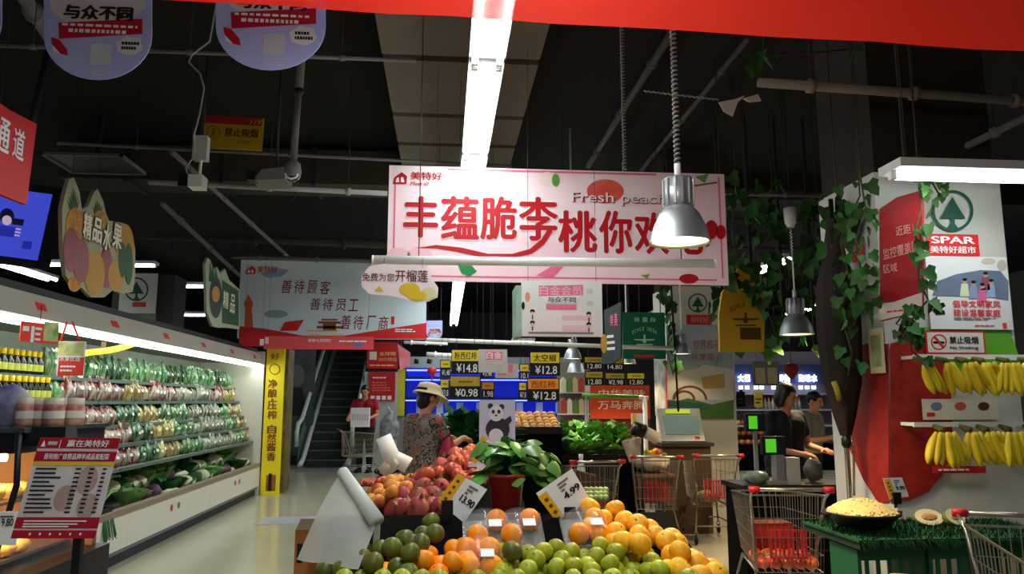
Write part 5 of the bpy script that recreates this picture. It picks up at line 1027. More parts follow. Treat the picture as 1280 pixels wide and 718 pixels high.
# ================================================================== shopping trolleys
m_wirec = mat('trolley_wire', '#a9a39a', .3, .9); m_tyre = mat('tyre', '#1b1a1a', .6); m_tred = mat('trolley_red', '#b3202a', .4)
def make_trolley():
    t = thing('shopping_trolley', 'wire shopping trolley', 'trolley')
    wr, wf, zt, zb, zf = .26, .20, .94, .42, .47; yr, yf = -.36, .46       # rear width, front width, heights, rear and front ends
    b = MB()
    def W(p, q, r=.0032): b.tube([p, q], r, 4, caps=False, smooth=False)
    lerp = lambda a, c, k: a + (c - a) * k
    def rim(k, r):                                 # ring of the basket at height share k
        z0, z1 = lerp(zb, zt, k), lerp(zf, zt - .06, k); y0 = yr; y1 = lerp(yf - .12, yf, k); a, c = lerp(wr - .04, wr, k), lerp(wf - .03, wf, k)
        return [Vector((-a, y0, z0)), Vector((a, y0, z0)), Vector((c, y1, z1)), Vector((-c, y1, z1))]
    for k, r in ((0, .005), (.22, .003), (.45, .003), (.7, .003), (1, .008)):
        p = rim(k, r)
        for i in range(4): W(p[i], p[(i + 1) % 4], r)
    lo, hi = rim(0, 0), rim(1, 0)
    for i, n in ((0, 11), (1, 16), (2, 9), (3, 16)):
        for k in range(n): s = k / (n - 1); W(lo[i].lerp(lo[(i + 1) % 4], s), hi[i].lerp(hi[(i + 1) % 4], s))
    for k in range(9): s = k / 8; W(lo[0].lerp(lo[1], s), lo[3].lerp(lo[2], s))
    for k in range(5): s = (k + 1) / 6; W(lo[0].lerp(lo[3], s), lo[1].lerp(lo[2], s))
    tag(b.build('basket', m_wirec, t), kind='stuff')
    f = MB()
    for s in (-1, 1):
        f.tube([(s * .27, -.46, .99), (s * .255, -.36, .92), (s * .2, -.2, .4), (s * .25, -.34, .14)], .011, 6); f.tube([(s * .2, -.2, .4), (s * .17, .3, .42), (s * .22, .42, .14)], .011, 6); f.tube([(s * .24, -.32, .2), (s * .21, .4, .2)], .009, 6)
    f.tube([(-.24, -.32, .2), (.24, -.32, .2)], .009, 6); f.tube([(-.21, .4, .2), (.21, .4, .2)], .009, 6); f.build('frame', m_wirec, t)
    MB().tube([(-.27, -.46, .99), (.27, -.46, .99)], .014, 10).build('handle_bar', m_wirec, t)
    for s in (-1, 1): MB().tube([(s * .22, -.46, .99), (s * .29, -.46, .99)], .022, 10).build('grip', m_tred, t)
    s_ = MB()
    for k in range(9): s_.box(-.13 + k * .03, -.345, .52, -.115 + k * .03, -.338, .69)
    s_.box(-.135, -.346, .69, .13, -.336, .705).box(-.135, -.346, .51, .13, -.336, .522); s_.build('seat_flap', m_tred, t)
    for x, y in ((-.25, -.34), (.25, -.34), (-.22, .42), (.22, .42)):
        MB().lathe([(0, -.012), (.05, -.012), (.055, -.006), (.055, .006), (.05, .012), (0, .012)], 14).build('wheel', m_tyre, t, loc=(x, y, .056), rot=(0, R(90), 0)); MB().box(-.02, -.012, -.01, -.016, .012, .08).box(.016, -.012, -.01, .02, .012, .08).box(-.02, -.012, .075, .02, .012, .08).build('caster_fork', m_wirec, t, loc=(x, y, .06))
    t.scale = (.91,) * 3
    return t
T0 = make_trolley()
def trolley(label, px, Y, rz):
    q = P(px, 600, Y); return clone(T0, (q.x, Y, 0), (0, 0, rz), label, 'shopping trolleys')
t1 = trolley('wire shopping trolley behind the heaped oranges, leftmost of the dim ones', 732, 7.45, R(5)); t2 = trolley('wire shopping trolley piled with packed produce, middle of the dim ones', 815, 8.0, R(-8)); t3 = trolley('empty wire trolley in front of the weighing screen', 885, 8.15, R(-4))
t4 = trolley('large wire trolley at lower right holding red packs', 965, 5.15, R(-8)); t5 = trolley('wire trolley cut by the right frame edge below the bananas', 1300, 3.22, R(158))
T0['label'] = 'wire trolley held by the man in red beside the escalator'; T0['group'] = 'shopping trolleys'; q = P(452, 588, 15.6); T0.location = (q.x - .05, 15.6, 0); T0.rotation_euler = (0, 0, R(-75))
# goods inside trolleys
def inside(t, x, y, z): return t.matrix_basis @ Vector((x, y, z))
m_pack = mat('red_pack', '#c8301f', .25, noise=(18, .8), c2='#e8a060', rand=.25)
pk = MB().ell((0, 0, .035), (.045, .04, .038), n=12, m=8, warp=lambda p: (p.x, p.y, p.z * (1 + .1 * math.sin(5 * p.x)))).mesh('red_pack', m_pack)
for i in range(5):
    for j in range(3): tag(put('red_pack', pk, None, inside(t4, -.17 + .085 * i, -.28 + .1 * j, .43 + .01 * j)), 'small red glossy pack lying in the large trolley', 'pack', 'red packs in the large trolley')
q = inside(t4, 0, .12, .47); t = thing('red_basket_box', 'dark red box standing in the large trolley', 'box', q); MB().box(-.13, -.08, 0, .13, .1, .2).build('body', mat('box_red', '#6e1412', .5), t); MB().box(-.13, -.084, .1, .13, -.08, .18).build('band', mat('box_band', '#8f201c', .5), t)
q = inside(t4, -.25, .34, .945); tag(MB().ell((0, 0, .05), (.1, .09, .055), n=12, m=8, warp=lambda p: tuple(x * (1 + .12 * math.sin(6 * p.x + 5 * p.y + 4 * p.z)) for x in p)).build('plastic_bag', mat('bag_clear', '#9aa89a', .2, noise=(12, .8), c2='#3f5a3a', clear=.15), loc=(P(943, 600, 6.3).x, 6.25, P(950, 604, 6.3).z)), 'crumpled clear bag of greens behind the large trolley handle', 'bag')
q = inside(t2, 0, 0, 0); m_mix = mat('mixed_goods', '#b3a58a', .5, noise=(12, .9), c2='#6b6a3c', rand=.3)
t = thing('produce_carton', 'brown open carton resting in the loaded trolley', 'box', inside(t2, 0, .02, .48)); MB().box(-.16, -.3, 0, .16, .28, .28).build('body', mat('carton_brown', '#6d4c33', .8), t); MB().box(-.17, -.31, .25, .17, -.3, .29).build('rim', mat('carton_brown2', '#8a6242', .8), t)
m_w = mat('clear_wrap', '#d5cfc2', .15, noise=(14, .7), c2='#b08a70', clear=.1)
t = thing('produce_sack', 'clear plastic sack of mixed fruit on top of the loaded trolley', 'bag', inside(t2, -.02, -.02, .79)); MB().ell((0, 0, .1), (.2, .22, .1), n=16, m=10, warp=lambda p: tuple(x * (1 + .07 * math.sin(7 * p.x + 5 * p.z)) for x in p)).build('sack', m_w, t)
for k in range(14): MB().ell((random.uniform(-.15, .15), random.uniform(-.17, .1), .19 + random.uniform(-.02, .03)), random.uniform(.03, .04), n=10, m=7).build('fruit', (m_dgr, m_apl, m_yor, mat('kiwi', '#6a4a2c', .8), m_grn)[k % 5], t)
t = thing('white_box', 'white open bag of rolls leaning on the loaded trolley', 'bag', inside(t2, -.2, -.2, .86)); MB().tube([(0, 0, .06), (-.02, 0, .16), (-.05, 0, .28)], [.07, .085, .1], 10, caps=False).build('wrapper', m_w, t)
t = thing('paper_bucket', 'white and red printed bucket below the loaded trolley', 'bucket', inside(t2, -.12, -.72, 0)); MB().lathe([(0, 0), (.15, 0), (.17, .34), (.16, .34), (.14, .02)], 20).build('body', M_white, t)
for k in range(10): q = k * .628; MB().box(.162, -.03, .05, .168, .03, .12).build('print', m_tred, t, rot=(0, 0, q))
for k in range(10): q = k * .628 + .3; MB().box(.168, -.03, .2, .174, .03, .27).build('print', m_tred, t, rot=(0, 0, q))
t = thing('paper_bag', 'brown paper bag leaning inside the leftmost dim trolley', 'bag', inside(t1, -.02, -.1, .46)); MB().hexa([(-.14, -.12, 0), (.12, -.12, 0), (.12, .12, 0), (-.14, .12, 0), (-.17, -.1, .4), (.1, -.1, .33), (.1, .1, .33), (-.17, .1, .4)]).build('body', mat('paper_brown', '#5a4634', .9, noise=(8, .4)), t); MB().box(-.05, -.125, .1, .05, -.12, .2).build('sticker', mat('beige', '#d8d0c4', .5), t)
t = thing('milk_bottle', 'white bottle standing in the leftmost dim trolley', 'bottle', inside(t1, .02, .25, .48)); MB().lathe([(0, 0), (.045, 0), (.045, .35), (.02, .42), (.02, .46), (0, .46)], 14).build('body', M_white, t); MB().lathe([(.024, .45), (.024, .49), (0, .49)], 10).build('cap', M_white, t)
t = thing('small_sack', 'tan net sack lying in the empty trolley', 'sack', inside(t3, -.06, -.15, .44)); MB().ell((0, 0, .06), (.13, .15, .06), n=12, m=8, warp=lambda p: tuple(x * (1 + .1 * math.sin(5 * p.x + 3 * p.y)) for x in p)).build('sack', mat('net_tan', '#8a7656', .8, noise=(14, .6)), t); MB().tube([(.1, 0, .06), (.15, 0, .09)], [.03, .015], 8).build('knot', mat('net_tan', '#8a7656', .8), t)
t = thing('plastic_bag', 'crumpled white plastic bag hanging on the far trolley', 'bag', P(487, 540, 15.7)); MB().ell((0, 0, .1), (.2, .18, .3), n=14, m=10, warp=lambda p: (p.x * (1 - .35 * p.z) * (1 + .1 * math.sin(7 * p.z)), p.y * (1 - .3 * p.z), p.z + .08 * math.sin(6 * p.x))).build('sack', mat('bag_crumple', '#9ea3a8', .3, noise=(9, .9), c2='#4a4c52', clear=.1), t); MB().tube([(0, 0, .38), (-.05, 0, .5)], [.05, .02], 8).build('handle_loop', mat('bag_crumple2', '#9ea3a8', .4), t)
b = Board('white_tray', 'white slatted box held above the far trolley', 'box', 439, 510, 462, 534, 15.25, mat('tray_white', '#d5d0d8', .5), .2)
for k in range(7): b.rect(440.5 + 3.1 * k, 518, 442.5 + 3.1 * k, 526, mat('tray_slot', '#b0a9b4', .5), .4, 'slat')
# ================================================================== people
m_skin = mat('skin', '#b98263', .5, sss=.1, noise=(5, .15)); m_hair = mat('hair_black', '#15110f', .45); m_eye = mat('eye_dark', '#1a1412', .3); m_lip = mat('lip', '#8a4a40', .5)
def remesh(mb, name, m, vox, smooth=6):
    me = mb.mesh('tmp', m); o = bpy.data.objects.new('tmp', me); col.objects.link(o)
    md = o.modifiers.new('r', 'REMESH'); md.mode = 'VOXEL'; md.voxel_size = vox; md.use_smooth_shade = True
    sm = o.modifiers.new('s', 'SMOOTH'); sm.factor = .5; sm.iterations = smooth
    dg = bpy.context.evaluated_depsgraph_get(); out = bpy.data.meshes.new_from_object(o.evaluated_get(dg)); out.name = name
    bpy.data.objects.remove(o); bpy.data.meshes.remove(me)
    out.materials.clear(); out.materials.append(m); out.polygons.foreach_set('use_smooth', [True] * len(out.polygons)); return out
V = Vector
def hand(b, wrist, d, palm_n, side, curl=.5, s=1.0):
    d = V(d).normalized(); n = V(palm_n); n = (n - d * n.dot(d)).normalized(); x = d.cross(n) * side
    b.cap(wrist, wrist + d * .035 * s, .024 * s, .03 * s)
    for k in range(4): b.cap(wrist + d * .03 * s + x * (-.024 + .016 * k) * s, wrist + d * .082 * s + x * (-.03 + .02 * k) * s, .016 * s, .0125 * s, 8)
    for k, L in enumerate((.066, .074, .07, .054)):
        p0 = wrist + d * .085 * s + x * (-.03 + .02 * k) * s; a1, a2 = curl * .7, curl * 1.5
        p1 = p0 + (d * math.cos(a1) + n * math.sin(a1)) * L * .5 * s; p2 = p1 + (d * math.cos(a2) + n * math.sin(a2)) * L * .5 * s
        b.cap(p0, p1, .0105 * s, .0098 * s, 8); b.cap(p1, p2, .0098 * s, .0085 * s, 8)
    q0 = wrist + d * .03 * s - x * .026 * s; q1 = q0 + (d * .6 - x * .7 + n * .3).normalized() * .038 * s; q2 = q1 + (d * .85 - x * .2 + n * .45).normalized() * .032 * s
    b.cap(q0, q1, .014 * s, .012 * s, 8); b.cap(q1, q2, .0115 * s, .0095 * s, 8)
def person(label, loc, rz, H, arms, lean=0, head_turn=0, head_nod=0, shirt=None, trousers=None, hair='short', build=1.0, shoe=None, sleeve=.5, hang=.0):
    """local frame: faces -Y. arms = [(elbow, wrist, hand direction, palm normal), ...] for left (-x) and right (+x)"""
    k = H / 1.65; t = thing('person', label, 'person', loc, rz); S = lambda x, y, z: V((x, y, z)) * k
    tilt = lambda p: V((p.x, p.y - max(0, p.z - .92 * k) * lean, p.z - max(0, p.z - .92 * k) * lean * lean * .4))
    G = lambda x, y, z: tilt(S(x, y, z))
    body = MB(); w = build
    pel, chest, neck, hc = G(0, 0, .92), G(0, .0, 1.24), G(0, .01, 1.40), G(0, -.02, 1.545)
    Rh = Matrix.Rotation(head_turn, 3, 'Z') @ Matrix.Rotation(head_nod, 3, 'X'); hd = lambda x, y, z: hc + Rh @ (V((x, y, z)) * k)
    def torso(b, g):
        for sx in (-1, 1):
            b.cap(G(sx * .075 * w, 0, .93), G(sx * .065 * w, .0, 1.08), (.105 + g) * k * w, (.095 + g) * k * w); b.cap(G(sx * .065 * w, 0, 1.08), G(sx * .085 * w, .0, 1.27), (.095 + g) * k * w, (.098 + g) * k * w)
            b.cap(G(sx * .05, .01, 1.34), G(sx * .165 * w, .01, 1.345), (.06 + g) * k, (.055 + g) * k)
    torso(body, -.004); body.cap(G(0, .012, 1.33), hc + V((0, .01, -.05)) * k, .056 * k, .05 * k)
    body.ell(hd(0, .012, .02), (.074 * k, .092 * k, .098 * k), Rh, 20, 14); body.ell(hd(0, -.022, -.045), (.055 * k, .062 * k, .066 * k), Rh, 16, 10)
    body.cap(hd(0, -.088, .012), hd(0, -.1, -.022), .008 * k, .013 * k, 8)
    for s in (-1, 1): body.ell(hd(s * .076, .012, -.005), (.012 * k, .02 * k, .032 * k), Rh, 10, 8); body.cap(hd(s * .02, -.082, .022), hd(s * .045, -.074, .022), .009 * k, .008 * k, 8)
    sh = []
    for s, (el, wr, dr, pn) in zip((-1, 1), arms):
        a = G(s * .18 * w, .01, 1.335); el, wr = S(*el), S(*wr); sh.append((a, el))
        body.cap(a, el, .046 * k, .036 * k); body.cap(el, wr, .038 * k, .025 * k); hand(body, wr, dr, pn, s, .6, k)
    for s in (-1, 1):
        body.cap(S(s * .09, 0, .88), S(s * .1, -.01, .48), .08 * k, .053 * k); body.cap(S(s * .1, -.01, .48), S(s * .1, .02, .09), .055 * k, .037 * k); body.cap(S(s * .1, .03, .04), S(s * .11, -.13, .03), .036 * k, .028 * k)
    put('body', remesh(body, 'body', m_skin, .0075 * k), t)
    b = MB(); torso(b, .014)
    for (a, el), s in zip(sh, (-1, 1)): b.cap(a, a.lerp(el, sleeve), .062 * k, (.058 if sleeve < .9 else .05) * k)
    if hang:
        for s in (-1, 1): b.cap(G(s * .08 * w, 0, .95), G(s * .09 * w, 0, .95 - hang), .125 * k * w, .135 * k * w)
    sm = put('shirt', remesh(b, 'shirt', shirt, .011 * k, 4), t)
    c = MB()
    for s in (-1, 1): c.cap(G(s * .03, .0, 1.388), G(s * .055, -.045, 1.36), .02 * k, .014 * k, 8)
    c.cap(G(-.045, .04, 1.388), G(.045, .04, 1.388), .017 * k, .017 * k, 8); put('collar', c.mesh('collar', shirt), sm)
    b = MB()
    for s in (-1, 1): b.cap(S(s * .075, 0, .93), S(s * .09, 0, .82), .118 * k * w, .105 * k * w); b.cap(S(s * .09, 0, .85), S(s * .1, -.01, .48), .1 * k * w, .075 * k); b.cap(S(s * .1, -.01, .48), S(s * .1, .02, .12), .075 * k, .062 * k)
    put('trousers', remesh(b, 'trousers', trousers, .012 * k, 4), t)
    for s in (-1, 1):
        b = MB(); b.cap(S(s * .1, .035, .045), S(s * .11, -.14, .036), .045 * k, .036 * k); b.box(*(S(s * .105 - .045, -.17, 0)), *(S(s * .105 + .045, .08, .02))); put('shoe', b.mesh('shoe', shoe or M_black), t)
    for s in (-1, 1): put('eye', MB().ell(hd(s * .031, -.083, .005), (.011 * k, .006 * k, .006 * k), Rh, 8, 6).mesh('eye', m_eye), t); put('eyebrow', MB().cap(hd(s * .018, -.09, .026), hd(s * .046, -.08, .027), .004 * k, .003 * k, 6).mesh('eyebrow', m_hair), t)
    put('mouth', MB().cap(hd(-.018, -.084, -.062), hd(.018, -.084, -.062), .005 * k, .005 * k, 6).mesh('mouth', m_lip), t)
    b = MB(); b.ell(hd(0, .022, .036), (.083 * k, .098 * k, .098 * k), Rh, 18, 12)
    if hair == 'bob':
        b.ell(hd(0, .05, -.02), (.088 * k, .07 * k, .11 * k), Rh, 16, 10)
        for s in (-1, 1): b.cap(hd(s * .07, .0, .05), hd(s * .08, .005, -.09), .025 * k, .022 * k)
    if hair == 'nape': b.ell(hd(0, .05, -.03), (.075 * k, .06 * k, .08 * k), Rh, 16, 10)
    # keep the hair off the face
    b2 = MB(); b2.v, b2.f, b2.m, b2.sm = b.v, b.f, b.m, b.sm
    hm = remesh(b2, 'hair', m_hair, .009 * k, 3)
    for v in hm.vertices:
        q = Rh.transposed() @ (v.co - hc) / k
        if q.y < -.045 and q.z < .055 and not (hair == 'bob' and abs(q.x) > .062): q.y = -.045 + (q.y + .045) * .1; v.co = hc + Rh @ (q * k)
        elif q.z < .1 and q.y < -.072: q.y = -.072 + (q.y + .072) * .3; v.co = hc + Rh @ (q * k)
    put('hair', hm, t)
    return t, hc, Rh, k
# ---- shopper with the sun hat
m_flor = bpy.data.materials.new('floral_cloth'); m_flor.use_nodes = True; nt = m_flor.node_tree; N, Lk = nt.nodes, nt.links; bs = N['Principled BSDF']; bs.inputs['Roughness'].default_value = .8
tc = N.new('ShaderNodeTexCoord'); no = N.new('ShaderNodeTexNoise'); no.inputs['Scale'].default_value = 22; no.inputs['Detail'].default_value = 2; no.inputs['Distortion'].default_value = 2.5; vo = N.new('ShaderNodeTexVoronoi'); vo.inputs['Scale'].default_value = 12
r1 = N.new('ShaderNodeValToRGB'); r1.color_ramp.interpolation = 'CONSTANT'; r1.color_ramp.elements[0].color = lin('#1d1a1c'); r1.color_ramp.elements[1].position = .47; r1.color_ramp.elements[1].color = lin('#6f655b')
r2 = N.new('ShaderNodeValToRGB'); r2.color_ramp.interpolation = 'CONSTANT'; r2.color_ramp.elements[0].color = (1, 1, 1, 1); r2.color_ramp.elements[1].position = .3; r2.color_ramp.elements[1].color = (0, 0, 0, 1); mx = N.new('ShaderNodeMixRGB'); mx.inputs[2].default_value = lin('#98343a')
Lk.new(tc.outputs['Object'], no.inputs['Vector']); Lk.new(tc.outputs['Object'], vo.inputs['Vector']); Lk.new(no.outputs['Fac'], r1.inputs['Fac']); Lk.new(vo.outputs['Distance'], r2.inputs['Fac']); Lk.new(r2.outputs['Color'], mx.inputs[0]); Lk.new(r1.outputs['Color'], mx.inputs[1]); Lk.new(mx.outputs['Color'], bs.inputs['Base Color'])
q = P(527, 560, 6.5)
wm, hc, Rh, k = person('person in a beige sun hat and floral tunic reaching into the produce', (q.x - .02, 6.5, 0), R(128), 1.58,
    [((-.22, -.17, 1.12), (-.13, -.38, 1.19), (.25, -1, -.1), (.2, 0, -1)), ((.21, -.16, 1.1), (.14, -.38, 1.2), (-.1, -1, -.15), (-.3, 0, -1))], lean=.12, head_turn=R(-4), head_nod=R(12), shirt=m_flor, trousers=mat('trousers_dark', '#2b292c', .8), hair='nape', build=1.1, hang=.35)
m_hat = mat('straw_hat', '#cdbb98', .8, noise=(30, .3))
hat = MB(); n = 28; prof = [(.0, .135), (.05, .132), (.085, .118), (.096, .09), (.1, .05)]; vs = []
for r, z in prof:
    for j in range(n): a = 2 * math.pi * j / n; vs.append(hc + Rh @ (V((r * math.cos(a), .01 + r * 1.12 * math.sin(a), z)) * k))
for e, dz in ((.014, -.004), (.05, -.028), (.075, -.05)):
    for j in range(n):
        a = 2 * math.pi * j / n; fr = max(0, -math.sin(a)) * .7 + .45; r = .1 + e * fr; vs.append(hc + Rh @ (V((r * math.cos(a), .01 + r * 1.12 * math.sin(a), .05 + dz * fr)) * k))
hat.add(vs, [(i * n + j, i * n + (j + 1) % n, (i + 1) * n + (j + 1) % n, (i + 1) * n + j) for i in range(len(prof) + 2) for j in range(n)], True)
ho = hat.build('sun_hat', m_hat, wm); so = ho.modifiers.new('s', 'SOLIDIFY'); so.thickness = .004
MB().tube([hc + Rh @ (V((.101 * math.cos(a), .01 + .113 * math.sin(a), .066)) * k) for a in [R(40 + 10 * i) for i in range(11)]], .011, 6).build('hat_strap', M_black, ho)
t = thing('shopping_bag', 'crimson bag hanging from the shopper in the sun hat', 'bag', P(560, 581, 6.35)); MB().ell((0, 0, .06), (.085, .06, .16), n=14, m=10, warp=lambda p: (p.x * (1 - .3 * p.z), p.y * (1 - .3 * p.z), p.z)).build('sack', mat('bag_crimson', '#8f1d36', .5, noise=(7, .5)), t); MB().tube([(-.03, 0, .2), (0, 0, .27), (.03, 0, .2)], .006, 6).build('handle', mat('bag_crimson2', '#a8283f', .5), t)
# ---- man in red
q = P(455, 580, 16.3)
person('person in a red polo shirt standing behind the far trolley', (q.x, 16.3, 0), R(-12), 1.76, [((-.27, -.1, 1.1), (-.22, -.36, 1.04), (.3, -1, -.1), (.2, 0, -1)), ((.27, -.1, 1.1), (.2, -.36, 1.04), (-.3, -1, -.1), (-.2, 0, -1))], lean=.1, head_turn=R(10), head_nod=R(14), shirt=mat('polo_red', '#8f1420', .8), trousers=mat('trousers_black', '#1b1b20', .8), hair='short', build=1.12)
# ---- staff at the weighing counter
q = P(983, 560, 6.9)
person('person in a dark navy polo shirt weighing goods at the counter', (q.x, 6.95, 0), R(22), 1.60, [((-.25, -.08, 1.06), (-.12, -.32, 1.02), (.6, -.8, -.1), (.2, 0, -1)), ((.26, -.06, 1.07), (.17, -.33, 1.04), (-.4, -.9, .1), (-.2, 0, -1))], lean=.08, head_turn=R(24), head_nod=R(16), shirt=mat('polo_navy', '#14141d', .8), trousers=mat('trousers_black', '#1b1b20', .8), hair='bob', build=1.12)
q = P(1022, 540, 8.6)
person('person in a pale top half hidden behind the pillar edge', (q.x, 8.8, 0), R(40), 1.55, [((-.25, -.08, 1.06), (-.12, -.32, 1.1), (.6, -.8, -.1), (.2, 0, -1)), ((.26, -.06, 1.07), (.17, -.33, 1.12), (-.4, -.9, .1), (-.2, 0, -1))], lean=.12, head_nod=R(12), shirt=mat('top_pale', '#8a8378', .8, noise=(14, .6)), trousers=mat('trousers_black', '#1b1b20', .8), hair='short')
# ================================================================== pillars, counter and banana wall at right
m_col = mat('pillar_clad', '#bdbeba', .5); m_col2 = mat('pillar_clad_dim', '#c6c4bd', .6)
YF = 4.5; xL, xR = P(1112, 500, YF).x, P(1276, 500, YF).x; YB = YF + .72
zcl = P(1190, 218, YF).z
structure('column', MB().box(xL, YF, 0, xR, YB, zcl), m_col)
m_dcol = mat('bulkhead_dark', '#2a2422', .85)
structure('column', MB().box(xL + .02, YF + .02, zcl, xR - .02, YB - .02, CEIL), m_dcol)
C2X, C2R, C2Y = P(841, 500, 9.0).x, P(920, 500, 9.0).x, 9.0
zcl2 = P(880, 358, C2Y).z
structure('column', MB().box(C2X, C2Y, 0, C2R, C2Y + .75, zcl2), m_col2)
structure('column', MB().box(C2X + .02, C2Y + .02, zcl2, C2R - .02, C2Y + .73, CEIL), m_dcol)
m_peach = mat('peach_photo', '#6e1014', .45, noise=(9, .9, .8), c2='#b03428', bump=None); m_speck = mat('peach_speck', '#d88a78', .6); m_lime = mat('lime_print', '#4f9f2a', .5, noise=(2, .6), c2='#8cc63f')
def clipx(pts, lo, hi):                        # clip polygon between two pixel columns
    for side, c in ((1, lo), (-1, hi)):
        out = []
        for i in range(len(pts)):
            a, b_ = pts[i], pts[(i + 1) % len(pts)]; ia, ib = (a[0] - c) * side >= 0, (b_[0] - c) * side >= 0
            if ia: out.append(a)
            if ia != ib: t_ = (c - a[0]) / (b_[0] - a[0]); out.append((c, a[1] + (b_[1] - a[1]) * t_))
        pts = out
    return pts
peach = [(1112, 430), (1135, 424), (1160, 430), (1178, 450), (1188, 490), (1190, 540), (1180, 590), (1160, 615), (1135, 626), (1112, 628), (1098, 628), (1080, 600), (1062, 560), (1048, 510), (1040, 470), (1046, 446), (1062, 434), (1085, 430)]
f = Board('pillar_print', 'front face print of the right pillar with emblem and giant red peach', 'print', 1112, 200, 1276, 700, YF - .006, None, .006)
s_ = Board('pillar_print', 'side face print of the right pillar with giant red peach', 'print', 1040, 200, 1112, 700, 0, None, .006, rz=R(-90), X=xL - .006)
f.shape(clipx([(1112, 470), (1112, 452), (1150, 410), (1200, 405), (1255, 402), (1268, 430), (1276, 455), (1276, 475), (1200, 480)], 1112.5, 1275.5), m_lime, 0, 'apple_print')
f.shape(clipx(peach, 1112.2, 1300), m_peach, 1, 'peach_print'); s_.shape(clipx(peach, 1041, 1111.9), m_peach, 1, 'peach_print')
f.shape([(1124, 424), (1122, 412), (1126, 408), (1128, 424)], M_ink, 2, 'stalk_print')
tree_logo(f, 1190, 264, 26, m_teal, 2); tree_logo(s_, 1069, 279, 24, m_teal, 2, .45)
f.rect(1158, 293, 1223, 320, mat('shop_red', '#d5262c', .5), 1, 'name_plate'); f.text('SPAR', 1163, 296, 1218, 305, M_paper, 2, .03); f.text('美特好超市', 1162, 308, 1219, 317, M_paper, 2, .02); s_.rect(1065, 303, 1081, 327, M_red, 1, 'name_plate'); s_.text('SPAR', 1067, 306, 1079, 313, M_paper, 2, .02)
# family poster
b = Board('family_poster', 'white family poster with red slogan on the right pillar', 'poster', 1160, 321, 1262, 412, YF - .02, mat('poster_white', '#d9dde0', .5), .004)
b.shape([(1171, 352), (1195, 343), (1225, 338), (1250, 339), (1260, 352), (1260, 376), (1235, 372), (1165, 370)], mat('poster_slate', '#5b6a84', .6, noise=(3, .5), c2='#8a98b0'), 1, 'hill_print')
for x, y, m in ((1205, 361, '#cfd8b8'), (1216, 364, '#8a8fb8'), (1227, 367, '#d86a98'), (1231, 353, '#8f4a5c'), (1238, 362, '#8fa8d0')):
    b.shape([(x - 6, y + 10), (x - 4, y - 6), (x + 4, y - 6), (x + 6, y + 10)], mat('poster_' + m[1:], m, .6), 2, 'figure_print'); b.disc(x, y - 9, 3, 3.4, mat('poster_head', '#b59a8a', .6), 2.5, 'figure_print'); b.disc(x, y - 11, 3, 2, M_ink, 3, 'figure_print')
m_rl = mat('slogan_red', '#d8404c', .5); b.text('倡导文明家风', 1190, 376, 1250, 385, m_rl, 2, .025); b.text('建设温馨家庭', 1191, 387, 1250, 396, m_rl, 2, .025); b.lines(1192, 397, 1250, 401, 2, M_grey); b.lines(1218, 406, 1252, 409, 1, m_rl); b.rect(1253, 404, 1258, 411, m_rl)
b.shape([(1163, 342), (1170, 343), (1171, 348), (1164, 347)], M_ink, 2, 'brush_print'); b.shape([(1166, 375), (1171, 370), (1170, 384), (1180, 389), (1181, 393), (1170, 394), (1165, 388), (1168, 383)], M_ink, 2, 'brush_print'); b.disc(1235, 327, 9, 4, mat('blossom', '#c9b8b0', .6), 1, 'blossom_print'); b.disc(1252, 332, 6, 7, mat('blossom2', '#b9b4a8', .6), 1, 'blossom_print')
b = Board('no_smoking_sign', 'white no smoking plate with red border on the right pillar', 'sign', 1157, 414, 1231, 443, YF - .03, M_red, .006); b.rect(1159, 416, 1229, 441, mat('plate_white', '#d6d4cf', .5), .5, 'plate_face'); b.text('禁止吸烟', 1186, 421, 1222, 430, M_ink, 2, .03); b.text('No Smoking', 1187, 433, 1222, 438, M_ink, 2, .01); b.disc(1173, 428, 10, 10, M_red, 1, 'ring_print', hole=.82); b.shape([(1166, 422), (1168, 420), (1180, 434), (1178, 436)], M_red, 1.5, 'bar_print'); b.rect(1166, 427, 1180, 430, M_ink, 1.2, 'cigarette_print')
# red notice on the pillar corner
b = Board('corner_banner', 'red hanging notice with white foot on the pillar corner', 'banner', 1100, 245, 1154, 402, 0, mat('notice_deep', '#94121a', .5), .02, rz=R(-62), outline=[(1100, 262), (1122, 247), (1154, 238), (1154, 392), (1128, 396), (1101, 402)], at=P(1127, 320, 4.35))
b.shape([(1101, 380), (1118, 378), (1154, 366), (1154, 391), (1128, 395), (1101, 401)], mat('notice_foot', '#c9bfb8', .6), 1, 'white_foot'); b.lines(1110, 386, 1146, 391, 1, M_red, 2)
b.text('近距', 1121, 282, 1140, 294, mat('notice_text', '#c98a84', .6), 2, .01); b.text('监控覆盖区', 1105, 306, 1150, 320, mat('notice_text', '#c98a84', .6), 2, .01, slope=-.1); b.text('区域', 1106, 330, 1123, 341, mat('notice_text', '#c98a84', .6), 2, .01); b.wire(1150, 242, CEIL)
for x0, y0, x1, y1, lb, X in ((1087, 411, 1105, 467, 'small green picture card on the pillar side, right one', xL - .03), (1046, 416, 1058, 468, 'small green picture card on the pillar side, left one', xL - .03)):
    b = Board('picture_card', lb, 'card', x0, y0, x1, y1, 0, mat('card_olive', '#b8ae88', .6), .006, rz=R(-90), X=X); b.rect(x0 + 3, y0 + 8, x1 - 3, y1 - 8, mat('card_green', '#5a7a52', .6, noise=(14, .8), c2='#a9a878'), 1, 'picture_print')
